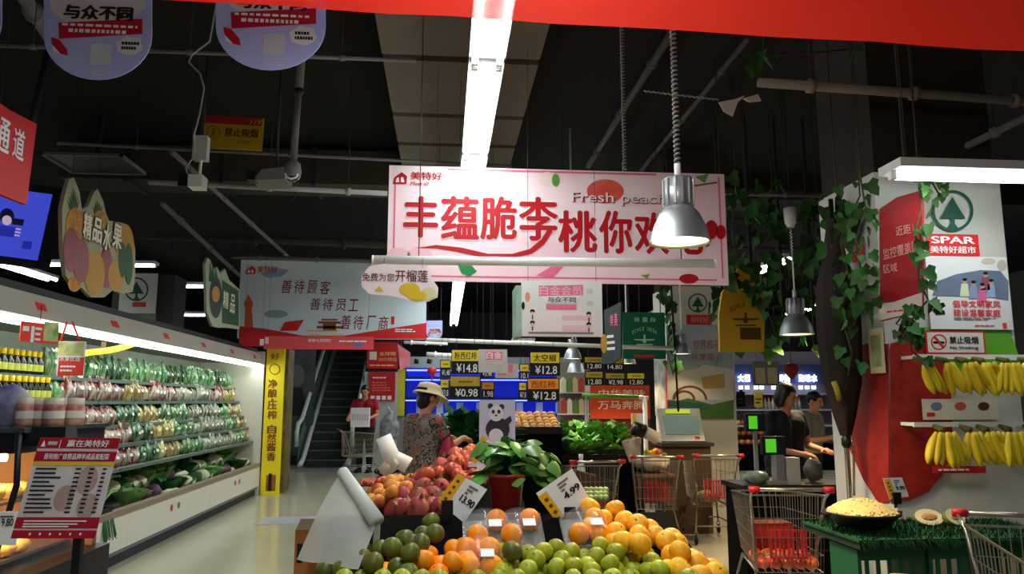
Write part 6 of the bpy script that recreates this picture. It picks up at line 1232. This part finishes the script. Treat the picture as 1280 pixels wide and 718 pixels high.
# closed dark parasol before the pillar side
q = P(1080, 500, 4.75); t = thing('closed_parasol', 'closed dark parasol on a steel pole against the pillar side', 'parasol', (xL - .16, 4.75, 0)); m_par = mat('parasol_cloth', '#1c1513', .85, noise=(5, .5), c2='#3a2a26')
Z = lambda y: P(1075, y, 4.75).z
MB().tube([(0, 0, 0), (0, 0, Z(250))], .016, 10).build('pole', M_chrome, t)
n = 16; prof = [(Z(545), .03), (Z(520), .06), (Z(480), .1), (Z(440), .115), (Z(400), .12), (Z(360), .11), (Z(320), .07), (Z(275), .03)]; vs = []
for z, r in prof:
    for j in range(n): a = 2 * math.pi * j / n; rr_ = r * (1 + .28 * (1 if j % 2 else -1) * (.6 if z > Z(340) else 1)); vs.append((rr_ * math.cos(a) * .9, rr_ * math.sin(a) * .9, z))
MB().add(vs, [(i * n + j, (i + 1) * n + j, (i + 1) * n + (j + 1) % n, i * n + (j + 1) % n) for i in range(len(prof) - 1) for j in range(n)], True).build('folded_canopy', m_par, t)
MB().tube([(-.1, -.08, Z(478)), (-.09, -.1, Z(490)), (-.07, -.08, Z(500))], .018, 8).build('tie_strap', mat('strap_gold', '#8a7a2a', .6), t); MB().lathe([(.02, Z(560)), (.03, Z(556)), (.03, Z(548)), (.02, Z(545))], 12).build('runner', M_black, t); MB().lathe([(0, 0), (.2, 0), (.2, .04), (.03, .06), (.03, .2)], 20).build('base', M_dark, t)
MB().tube([(.03, .0, Z(620)), (.035, -.02, Z(560)), (.02, 0, Z(535))], .008, 6).build('crank_cable', M_chrome, t)
# ---- bananas
m_ban = mat('banana', '#d8bd24', .45, noise=(5, .5), c2='#b9a01c', rand=.12); m_bst = mat('banana_stem', '#5a5c1e', .7)
def banana_mesh():
    pts, rs = [], []
    for k in range(8):
        a = -1.25 * k / 7 + .1; pts.append((0, -.02 - .055 * (1 - math.cos(1.5 * (k / 7 - .4))), -.012 - .17 * k / 7 + .0)); rs.append((.008, .015, .021, .0235, .0235, .022, .016, .006)[k])
    return MB().tube(pts, rs, 7).mesh('banana', m_ban)
bm = banana_mesh()
rails = {}
for lab_, y0, y1, rowz in (('upper', 446, 442, 0), ('lower', 531, 529, 1)):
    a, c = P(1141, y0, 4.32), P(1300, y1, 4.32); t = thing('banana_rail', 'white %s rail for hanging bananas on the right pillar' % lab_, 'rail', a); MB().box(0, -.012, -.014, c.x - a.x, .0, .014).build('bar', M_white, t)
    for x in (.04, (c.x - a.x) * .5, xR - a.x - .04): MB().box(x - .01, 0, -.01, x + .01, YF - .004 - 4.32, .01).build('bracket', M_white, t)
    rails[lab_] = a.z
def bunch_(label, px, rail, n, spread, tilt, s=1.13, group=''):
    q = P(px, 450, 4.24); t = thing('banana_bunch', label, 'bananas', (q.x, 4.25, rails[rail] - .03), (0, 0, 0), 'banana bunches, %s row' % rail)
    MB().tube([(0, .06, .02), (0, .03, .012), (0, -.02, 0)], [.012, .016, .02], 8).build('crown', m_bst, t)
    for k in range(n):
        a = (k - (n - 1) / 2) * spread + tilt; j = -.012 if k % 2 else 0
        o = put('banana', bm, t, (math.sin(a) * .015 + (k - (n - 1) / 2) * .013, -.008 + j, 0), (random.uniform(-.08, .08) - .05, -a * 1.0, a * .5), s * random.uniform(.94, 1.05))
for i, (px, n, sp, tl) in enumerate(((1152, 3, .14, .35), (1180, 3, .16, .3), (1205, 4, .14, .3), (1226, 4, .16, .45), (1257, 6, .12, .0), (1284, 5, .13, -.1))): bunch_('yellow banana bunch on the upper rail, %s from the left' % ('first', 'second', 'third', 'fourth', 'fifth', 'sixth')[i], px, 'upper', n, sp, tl)
for i, (px, n, sp, tl) in enumerate(((1170, 7, .13, .0), (1203, 4, .16, .15), (1224, 4, .15, .35), (1252, 7, .12, .05), (1282, 6, .13, .1))): bunch_('yellow banana bunch on the lower rail, %s from the left' % ('first', 'second', 'third', 'fourth', 'fifth')[i], px, 'lower', n, sp, tl)
b = Board('fruit_card', 'pale card with small fruit pictures between the banana rows', 'card', 1153, 499, 1247, 525, YF - .03, mat('card_ivory', '#cfcab8', .6), .006)
for x, m in ((1170, '#6a7a9a'), (1200, '#c8503a'), (1229, '#5a2f28')): b.disc(x, 508, 7, 5, mat('fruit_' + m[1:], m, .6), 1, 'fruit_print')
b.rect(1158, 516, 1168, 521, M_red, 1); b = Board('shelf_strip', 'red and white lettered strip under the lower bananas', 'strip', 1166, 583, 1232, 592, YF - .03, M_red, .006); b.lines(1172, 585, 1226, 590, 1, M_paper, gaps=6)
# ---- ivy garlands
m_ivy = mat('ivy_leaf', '#21451c', .6, rand=.45, noise=(5, .5), c2='#3f6a2c', spec=.2)
def ivy_mesh(s):
    o = [(0, 0), (.3, -.1), (.5, .2), (.3, .42), (.28, .62), (0, 1), (-.28, .62), (-.3, .42), (-.5, .2), (-.3, -.1)]
    return MB().add([(x * s, -abs(x) * .3 * s, -y * s) for x, y in o] + [(0, .03 * s, -.4 * s)], [((i + 1) % 10, i, 10) for i in range(10)], True).mesh('leaf', m_ivy)
im = ivy_mesh(.085)
def ivy(label, path, Y, n, spread, s=1.0, seed=1, top=None):
    r = random.Random(seed); pts = [P(x, y, Y + (yy[0] if yy else 0)) for x, y, *yy in path]; t = thing('ivy_garland', label, 'ivy', pts[0], group='ivy garlands'); L = [p - pts[0] for p in pts]
    MB().tube(([Vector((L[0].x, L[0].y, CEIL - pts[0].z))] if top else []) + L, .006, 5).build('vine', mat('vine', '#3a3a20', .7), t)
    for k in range(n):
        u = r.uniform(0, len(L) - 1.001); i = int(u); c = L[i].lerp(L[i + 1], u - i) + V((r.uniform(-1, 1), r.uniform(-1, .3), r.uniform(-1, 1))) * spread
        put('leaf', im, t, c, (r.uniform(-.7, .5), r.uniform(-.7, .7), r.uniform(-1.2, 1.2)), s * r.uniform(.7, 1.25))
ivy('bright ivy strand trailing down the red corner notice', [(1150, 235), (1152, 262), (1143, 290), (1150, 320), (1148, 350), (1160, 375), (1143, 395), (1130, 420)], 4.18, 30, .05, .95, 5, True)
ivy('ivy strand trailing at the peach picture above the bananas', [(1140, 380), (1120, 405), (1135, 412), (1140, 440), (1160, 455)], 4.22, 14, .05, .9, 6)
ivy('ivy strand hanging down the dark parasol', [(1075, 245), (1050, 300), (1062, 350), (1050, 390), (1065, 440), (1060, 470)], 4.6, 34, .08, 1.1, 7, True)
ivy('dense dark ivy curtain above the staff counter, left strand', [(920, 235), (915, 290), (925, 340), (905, 380), (915, 430)], 6.9, 60, .17, 1.6, 8, True)
ivy('dense dark ivy curtain above the staff counter, middle strand', [(965, 235), (955, 290), (970, 340), (960, 390), (975, 430)], 7.5, 70, .2, 1.7, 9, True)
ivy('dense dark ivy curtain above the staff counter, right strand', [(1020, 240), (1015, 300), (1030, 350), (1010, 400), (1020, 440)], 7.3, 70, .2, 1.7, 10, True)
ivy('dark ivy spray over the beam at the upper right', [(955, 60), (930, 85), (960, 70), (1060, 62)], 4.4, 10, .08, 1.1, 11, True)
ivy('ivy spray drooping over the yellow desk sign', [(905, 345), (925, 352), (945, 360), (952, 390)], 6.5, 16, .07, 1.3, 12, True)
ivy('ivy strand on the middle pillar edge', [(832, 360), (838, 400), (834, 440), (842, 470)], 8.7, 24, .1, 1.5, 13, True)
ivy('ivy leaves trailing above the right tube lamp', [(1130, 200), (1165, 228), (1175, 245)], 4.3, 12, .07, 1.0, 14, True)
ivy('ivy strand drooping over the pillar side print, nearer one', [(1076, 225), (1082, 260), (1070, 300), (1078, 350), (1070, 395)], 4.42, 30, .075, 1.05, 15, True)
ivy('ivy strand drooping over the pillar side print, farther one', [(1045, 235), (1052, 280), (1042, 330), (1050, 380)], 4.8, 44, .1, 1.3, 16, True)
# lattice screen behind the ivy
t = thing('lattice_screen', 'dark lattice frame carrying the ivy above the staff counter', 'lattice', P(905, 420, 7.85)); q0, q1 = P(905, 420, 7.85), P(1045, 240, 7.85); W_, H_ = q1.x - q0.x, q1.z - q0.z
for k in range(5): MB().box(W_ * k / 4 - .015, 0, 0, W_ * k / 4 + .015, .03, CEIL - q0.z).build('upright', M_dark, t)
for k in range(6): MB().box(0, .03, H_ * k / 5 - .015, W_, .05, H_ * k / 5 + .015).build('crossbar', mat('lattice_brown', '#3f342a', .8), t)
# ---- middle pillar print
f = Board('pillar_print', 'middle pillar front print with emblem and landscape', 'print', 841, 362, 920, 560, C2Y - .006, None, .006)
tree_logo(f, 872, 379, 12, m_teal, 1); f.rect(858, 394, 889, 406, M_red, 1, 'name_plate'); f.text('美特好', 863, 396, 885, 404, mat('notice_text', '#c98a84', .6), 2, .02)
f.rect(834, 407, 917, 522, mat('print_sky', '#7f94a8', .6, noise=(1.5, .9), c2='#b9bfc4'), 1, 'sky_print'); f.text('世界和平', 866, 425, 900, 437, mat('print_redink', '#a86a70', .6), 2, .01); f.text('共享蓝天', 864, 442, 902, 451, mat('print_redink', '#a86a70', .6), 2, .01)
f.shape([(834, 470), (850, 465), (870, 462), (880, 456), (917, 462), (917, 500), (834, 500)], mat('print_cloud', '#c3c2ba', .6), 1.3, 'cloud_print'); f.shape([(876, 472), (905, 467), (906, 485), (879, 487)], mat('print_buff', '#b39a5c', .6), 1.6, 'sign_print'); f.shape([(834, 505), (860, 498), (890, 506), (917, 500), (917, 524), (834, 524)], mat('print_grass', '#4a6b34', .6), 1.7, 'meadow_print')
m_br = mat('print_bridge', '#6a3f3a', .6); arc = lambda cx, r, h: [(cx + r * math.cos(math.pi * k / 10), 500 - h * math.sin(math.pi * k / 10)) for k in range(11)] + [(cx - (r - 3) * math.cos(math.pi * k / 10), 500 - (h - 3) * math.sin(math.pi * k / 10)) for k in range(11)]
f.shape(arc(862, 22, 18), m_br, 2, 'bridge_print'); f.shape(arc(855, 14, 12), m_br, 2.2, 'bridge_print'); f.shape([(834, 500), (885, 506), (884, 512), (834, 508)], mat('print_teal', '#2f5a55', .6), 2, 'bridge_print')
s2 = Board('pillar_print', 'middle pillar side print with a red edge strip', 'print', 820, 440, 841, 560, 0, None, .006, rz=R(-90), X=C2X - .006); s2.rect(833, 450, 839, 560, M_red, 1, 'red_strip'); s2.rect(818.5, 440, 832, 520, mat('print_greyrock', '#6d7072', .6, noise=(7, .9), c2='#b0b2b0'), 1, 'rock_print')
pipe('thin black cable hanging beside the middle pillar', P(830, 200, 8.6), P(848, 515, 8.6), .012, M_black, 6, 0, 'hanging_cable', False)
# ---- weighing kiosk
q = P(857, 558, 8.55); t = thing('weighing_kiosk', 'weighing scale kiosk with tilted grey screen and lime strip', 'scale', (q.x, 8.62, 0)); zk = q.z
MB().box(-.27, -.12, 0, .27, .3, zk).build('stand', mat('kiosk_brown', '#4a3626', .7), t); MB().box(-.3, -.16, zk, .3, .3, zk + .04).build('platform', mat('kiosk_plate', '#3a2f28', .5), t)
d0 = Matrix.Translation((0, .02, zk + .04)) @ Matrix.Rotation(R(-24), 4, 'X')
for nm, m, bx in (('screen_case', mat('case_silver', '#b9bec0', .35, .3), (-.25, -.03, 0, .25, .02, .40)), ('screen', mat('screen_grey', '#6f8484', .15, emit=.12, emit_c='#9ab8b0'), (-.2, -.036, .08, .2, -.03, .31)), ('lime_strip', mat('lime_strip', '#b9d84a', .4, emit=.25, emit_c='#b9d84a'), (-.16, -.04, .335, .13, -.03, .385)), ('red_button', M_red2, (.14, -.04, .025, .19, -.03, .055))):
    mb = MB(); mb.M = d0; mb.box(*bx); mb.build(nm, m, t)
# ---- staff counter
q0, q1 = P(905, 600, 6.6), P(1045, 600, 6.6); t = thing('staff_counter', 'dark weighing counter below the dark dressed clerk', 'counter', ((q0.x + q1.x) / 2, 6.35, 0)); W_ = (q1.x - q0.x) / 2; zc = P(950, 604, 6.3).z
MB().box(-W_, -.2, 0, W_, .22, zc - .04).build('body', m_std, t); MB().box(-W_ - .03, -.24, zc - .04, W_ + .03, .24, zc).build('top', mat('counter_dark', '#241d1b', .4), t)
for z in (.25, .5): MB().box(-W_, -.206, z, W_, -.2, z + .012).build('groove', M_dark, t)
def scale_post(label, px, pyt, Y, zb, big):
    top = P(px, pyt, Y); t = thing('counter_scale', label, 'scale', (top.x, Y, zb)); h = top.z - zb; w_ = .1 if big else .085
    MB().box(-.015, -.015, .02, .015, .015, h).build('post', mat('scale_post', '#9a9a96', .4, .4), t); MB().box(-.1, -.1, 0, .1, .12, .03).build('base', mat('scale_base', '#8f8a7c', .5), t); MB().box(-w_, -.03, h - .07, w_, .03, h + .08).build('display_case', M_black, t); MB().box(-w_ * .75, -.034, h - .05, w_ * .15, -.03, h + .06).build('display', mat('display_green', '#5fd02a', .4, emit=.5, emit_c='#52c822'), t)
scale_post('counter scale with bright green display in front of the clerk', 966, 558, 6.25, zc, True); scale_post('counter scale with green display left of the clerk', 943, 529, 6.5, zc, False)
q = P(989, 592, 6.2); t = thing('paper_box', 'upright white receipt box on the counter', 'box', (q.x, 6.2, zc)); hb = P(989, 572, 6.2).z - zc; MB().box(-.055, -.05, 0, .055, .05, hb).build('body', mat('box_pale', '#b0aca8', .5), t); MB().box(-.14, -.04, 0, -.07, .05, hb + .02).build('side_post', M_grey, t)
q = P(1016, 580, 6.3); tag(MB().ell((0, 0, .1), (.08, .06, .1), n=12, m=9, warp=lambda p: tuple(x * (1 + .1 * math.sin(6 * p.x + 4 * p.z)) for x in p)).build('plastic_bag', mat('bag_grey', '#6f6c60', .3, clear=.15, noise=(8, .6)), loc=(q.x, 6.3, zc)), 'small clear bag of goods held over the counter', 'bag')
# ---- fruit table with grass mat at right front
m_grass = mat('fake_grass', '#164a24', .7, rand=.2, noise=(30, .6), c2='#0f3318'); m_crg = mat('crate_green', '#17583a', .5, rand=.2); TX0, TX1 = P(1045, 660, 4.0).x, P(1300, 660, 4.0).x; zt = P(1150, 666, 3.95).z
t = thing('fruit_table', 'low fruit table on green plastic crates with grass matting', 'table', (TX0, 3.95, 0)); LT = TX1 - TX0
MB().box(0, -.18, zt - .05, LT, .42, zt - .01).build('table_top', mat('table_dark', '#1c2a1e', .7), t); MB().box(-.01, -.19, zt - .012, LT, .42, zt).build('grass_mat', m_grass, t)
g = MB(); r = random.Random(4)
for k in range(2600):
    x, y = r.uniform(0, LT), r.uniform(-.19, .42); fr = k % 4 == 0
    if fr: y = -.19
    d = V((r.uniform(-.02, .02), r.uniform(-.02, .01) - (.02 if fr else 0), .028 if not fr else r.uniform(-.07, .02))); g.add([(x - .003, y, zt - .004), (x + .003, y, zt - .004), (x + d.x, y + d.y, zt + d.z)], [(0, 1, 2)])
tag(g.build('grass_blades', m_grass, t), kind='stuff')
cm = MB(); cw, ch_ = .36, zt / 2 - .035
cm.box(-cw / 2, -.14, 0, cw / 2, .14, .015)
for x in (-cw / 2, cw / 2 - .02): cm.box(x, -.14, 0, x + .02, .14, ch_)
for k in range(5): cm.box(-cw / 2 + .06 * k + .04, -.14, .02, -cw / 2 + .06 * k + .06, -.13, ch_ - .03)
cm.box(-cw / 2, -.142, ch_ - .05, cw / 2, -.128, ch_).box(-cw / 2, -.142, ch_ * .45, cw / 2, -.128, ch_ * .55); cme = cm.mesh('crate', m_crg)
names = ('first', 'second', 'third', 'fourth')
for i in range(3):
    for j in range(2): tag(put('plastic_crate', cme, None, (TX0 + .2 + .38 * i, 3.98, .002 + j * (ch_ + .004))), 'green slatted plastic crate, %s row, %s from the left under the fruit table' % (('bottom', 'top')[j], names[i]), 'crate', 'green crates under the fruit table')
# pan of pale dried fruit
q = P(1083, 655, 3.98); zp = zt + .03; t = thing('fruit_pan', 'wide black pan heaped with pale golden fruit pieces', 'pan', (q.x, 4.02, zp)); MB().lathe([(0, 0), (.13, 0), (.185, .06), (.195, .06), (.195, .07), (.18, .07), (.13, .015), (0, .01)], 28).build('pan', M_black, t)
for k in (-1, 1): MB().tube([(k * .19, -.03, .06), (k * .225, 0, .065), (k * .19, .03, .06)], .007, 6).build('handle', M_black, t)
h = MB(); r = random.Random(9)
h.lathe([(.178, .062), (.14, .1), (.08, .125), (0, .135)], 20)
for k in range(420):
    a, rad = r.uniform(0, 6.28), .175 * math.sqrt(r.random()); z = .062 + .075 * (1 - (rad / .178) ** 1.6); h.ell((rad * math.cos(a), rad * math.sin(a), z), (.018, .009, .007), Euler((r.uniform(-.6, .6), r.uniform(-.6, .6), r.uniform(0, 6))).to_matrix(), 6, 4)
tag(h.build('fruit_pieces', mat('jackfruit', '#d3b268', .6, noise=(12, .5), c2='#e6d29a'), t), kind='stuff')
tagcard('white and yellow price card standing behind the fruit pan', [(1103, 598), (1127, 597), (1136, 621), (1112, 625)], 3.93, '9.90', (.02, .05, .34, .95), stem=zp + .1 - P(1118, 611, 3.93).z)
# halved melons
m_rind = mat('melon_rind', '#5d6b34', .6, noise=(12, .5)); m_flesh = mat('melon_flesh', '#e6d9b0', .5, noise=(6, .4)); m_seed = mat('melon_seed', '#b98a54', .6, bump=(60, .8))
def half(label, px, py, rz, s=1):
    q = P(px, py, 4.12); t = thing('halved_melon', label, 'melon', (q.x, 4.12, zt + .02), (R(-38), 0, rz), 'halved melons on the fruit table')
    n = 20; vs = [(.085 * s * math.cos(a) * math.sin(b_), .055 * s * math.sin(a) * math.sin(b_) , .055 * s - .0 - .0 + .0) for a in () for b_ in ()]
    MB().ell((0, .03, .05), (.09 * s, .05, .052 * s), n=18, m=10, warp=lambda p: (p.x, max(p.y, -.1), p.z)).build('rind', m_rind, t)
    ring = lambda k, y: [(.086 * s * k * math.cos(2 * math.pi * j / n), y, .05 + .048 * s * k * math.sin(2 * math.pi * j / n)) for j in range(n)]
    MB().add(ring(1, .0235), [tuple(range(n))]).build('flesh', m_flesh, t); MB().ell((0, .024, .05), (.05 * s, .008, .022 * s), n=14, m=8).build('seed_hollow', m_seed, t)
half('halved melon with cut face showing, left of two', 1170, 650, R(8), 1.05); half('halved melon with cut face showing, right of two by the trolley', 1206, 650, R(30), 1.05)
q = P(1122, 714, 3.2); t = thing('papaya', 'golden papaya at the bottom edge below the green crates', 'fruit', (q.x, 3.2, q.z - .05), (0, 0, R(20))); MB().tube([(-.1, 0, 0), (-.08, 0, 0), (-.02, 0, 0), (.06, 0, -.004), (.11, 0, -.008)], [.01, .035, .042, .036, .01], 14).build('flesh', mat('papaya', '#dba23c', .5, noise=(5, .4)), t); MB().tube([(-.112, 0, 0), (-.098, 0, 0)], [.006, .012], 8).build('stalk_end', m_cal, t)
st = thing('side_stand', 'low black stand under the golden papaya', 'stand', (q.x, 3.2, 0)); MB().box(-.2, -.25, 0, .35, .2, q.z - .1).build('body', m_std, st); MB().box(-.21, -.26, q.z - .1, .36, .21, q.z - .092).build('rim', M_black, st)
# ---- far hall behind the counter
m_bw = mat('bright_sign', '#dfe6ff', .4, emit=8, emit_c='#c8d4ff'); Yh = 16.0
x0, x1 = P(921, 500, Yh).x, P(1060, 500, Yh).x; t = thing('far_shelf_wall', 'far shop wall with white shelves beyond the counter', 'shelf', (x0 - .4, Yh, 0)); L = x1 - x0 + 1.2
MB().box(0, .4, 0, L, .5, P(960, 438, Yh).z).build('back_panel', mat('far_wall', '#6a6470', .7), t)
for y in (492, 512, 532): z = P(960, y, Yh).z; MB().box(0, 0, z - .03, L, .4, z).build('shelf', mat('far_shelf', '#b9b6bc', .5), t)
MB().box(0, -.05, 0, L, .4, P(960, 556, Yh).z).build('counter', m_std, t); MB().box(0, .3, P(960, 479, Yh).z, L, .39, P(960, 455, Yh).z).build('sign_panel', mat('sign_night', '#2b3356', .6), t)
i = 0
for x in (923, 931, 973, 981, 999, 1007, 1015): ch = '大福鲜美海味水'[i]; i += 1; vs, fs = text_mesh(ch, .03); c = P(x + 3, 473, Yh + .25) - V(t.location); s = .16; MB().add([(c.x + v[0] * s * .8, c.y, c.z + v[2] * s) for v in vs], fs).build('lit_character', m_bw, t)
for x in (926, 934, 945, 952, 967, 974, 1001, 1009, 1017): q = P(x, 485, Yh + .2) - V(t.location); MB().box(q.x - .035, q.y - .03, q.z - .03, q.x + .035, q.y + .03, q.z + .04).build('lamp_block', m_bw, t)
m_or2 = mat('far_goods', '#e08a48', .6, noise=(9, .8), c2='#8a3a24', rand=.3); gm = MB().ell((0, 0, .05), (.07, .06, .055), n=10, m=7).mesh('packed_bread', m_or2)
for j, y in enumerate((532, 556, 545, 539)):
    z = P(960, y, Yh).z
    for k in range(9): tag(put('packed_bread', gm, None, (x0 - .1 + .13 * k + .05 * (j % 2), Yh + (.06, -.0, .12, .24)[j], z + .002)), 'orange packed loaf on the far shelf beyond the counter', 'bread', 'far orange loaves')
bm_ = thing('far_bottle', 'pale far bottle on the shelf beyond the counter', 'bottle', group='far bottles'); MB().lathe([(0, 0), (.035, 0), (.035, .14), (.015, .2), (.015, .24), (0, .24)], 10).build('body', mat('far_bottle', '#b9b0a8', .4, rand=.3), bm_); MB().lathe([(.017, .23), (.017, .26), (0, .26)], 8).build('cap', M_red2, bm_)
for k in range(12):
    loc = (x0 + .5 + .085 * k, Yh + .1, P(960, 512, Yh).z + .001)
    if k == 0: bm_.location = loc
    else: clone(bm_, loc)
for x, y, m, lb in ((926, 500, m_std, 'dark bottle shape on the far shelf'), (948, 500, m_pg, 'olive label card on the far shelf')):
    b = Board('far_card', lb, 'card', x - 5, y - 10, x + 5, y + 9, Yh - .03, m, .03); b.lines(x - 4, y - 3, x + 4, y + 6, 2, M_ink); b.rect(x - 2, y - 13, x + 2, y - 10, m, 0, 'top_tab')
b = Board('far_notice', 'dark board hanging beyond the counter beside the lit characters', 'sign', 941, 452, 974, 482, 12, mat('board_dim', '#4a463c', .6), .03); b.rect(944, 460, 956, 480, mat('board_buff', '#8a7a5c', .6)); b.rect(959, 460, 971, 480, mat('board_buff', '#8a7a5c', .6)); b.wire(945, 452, CEIL); b.wire(970, 452, CEIL)
q = P(989, 463, 9.5); t = thing('strawberry_ornament', 'red strawberry shaped ornament hanging beyond the counter', 'ornament', q); MB().lathe([(0, -.13), (.05, -.08), (.1, 0), (.1, .05), (.05, .09), (0, .1)], 14).build('body', mat('berry', '#7a1c1c', .6), t)
for k in range(5): MB().add([(0, 0, .1), (.08, -.02, .08), (.08, .02, .08), (.12, 0, .04)], [(0, 1, 2), (1, 3, 2)]).build('leaf', m_leafd, t, rot=(0, 0, k * 1.256))
MB().tube([(0, 0, .1), (0, 0, CEIL - q.z)], .004, 4).build('wire', M_wire, t)

# grocery shelf behind the price boards
q0, q1 = P(700, 500, 12.5), P(742, 500, 12.5); t = thing('grocery_shelf', 'far grocery shelf with small packs left of the red market sign', 'shelf', (q0.x, 12.5, 0)); L = q1.x - q0.x
MB().box(0, .3, 0, L, .34, 2.1).build('back_panel', mat('shelf_back', '#8a8478', .6), t)
for z in (.5, .9, 1.25, 1.6): MB().box(0, 0, z - .02, L, .3, z).build('shelf', mat('far_shelf', '#b9b6bc', .5), t)
cols_ = [('tan', '#c9b48a'), ('red', '#b0483a'), ('cream', '#d8d2bc'), ('green', '#5f7f4a')]
for j, z in enumerate((.9, 1.25, 1.6)):
    for k in range(5):
        cn, cc = cols_[(k + j) % 4]; o = MB(); o.box(-.045, -.04, 0, .045, .04, .2); o.poly([(-.045, .2), (.045, .2), (0, .25)], -.04, .04)
        tag(o.build('grocery_pack', mat('pack_' + cn, cc, .5), loc=(q0.x + .07 + .1 * k, 12.6, z + .001)), 'small %s pack on the far grocery shelf' % cn, 'pack', 'packs on the far grocery shelf')
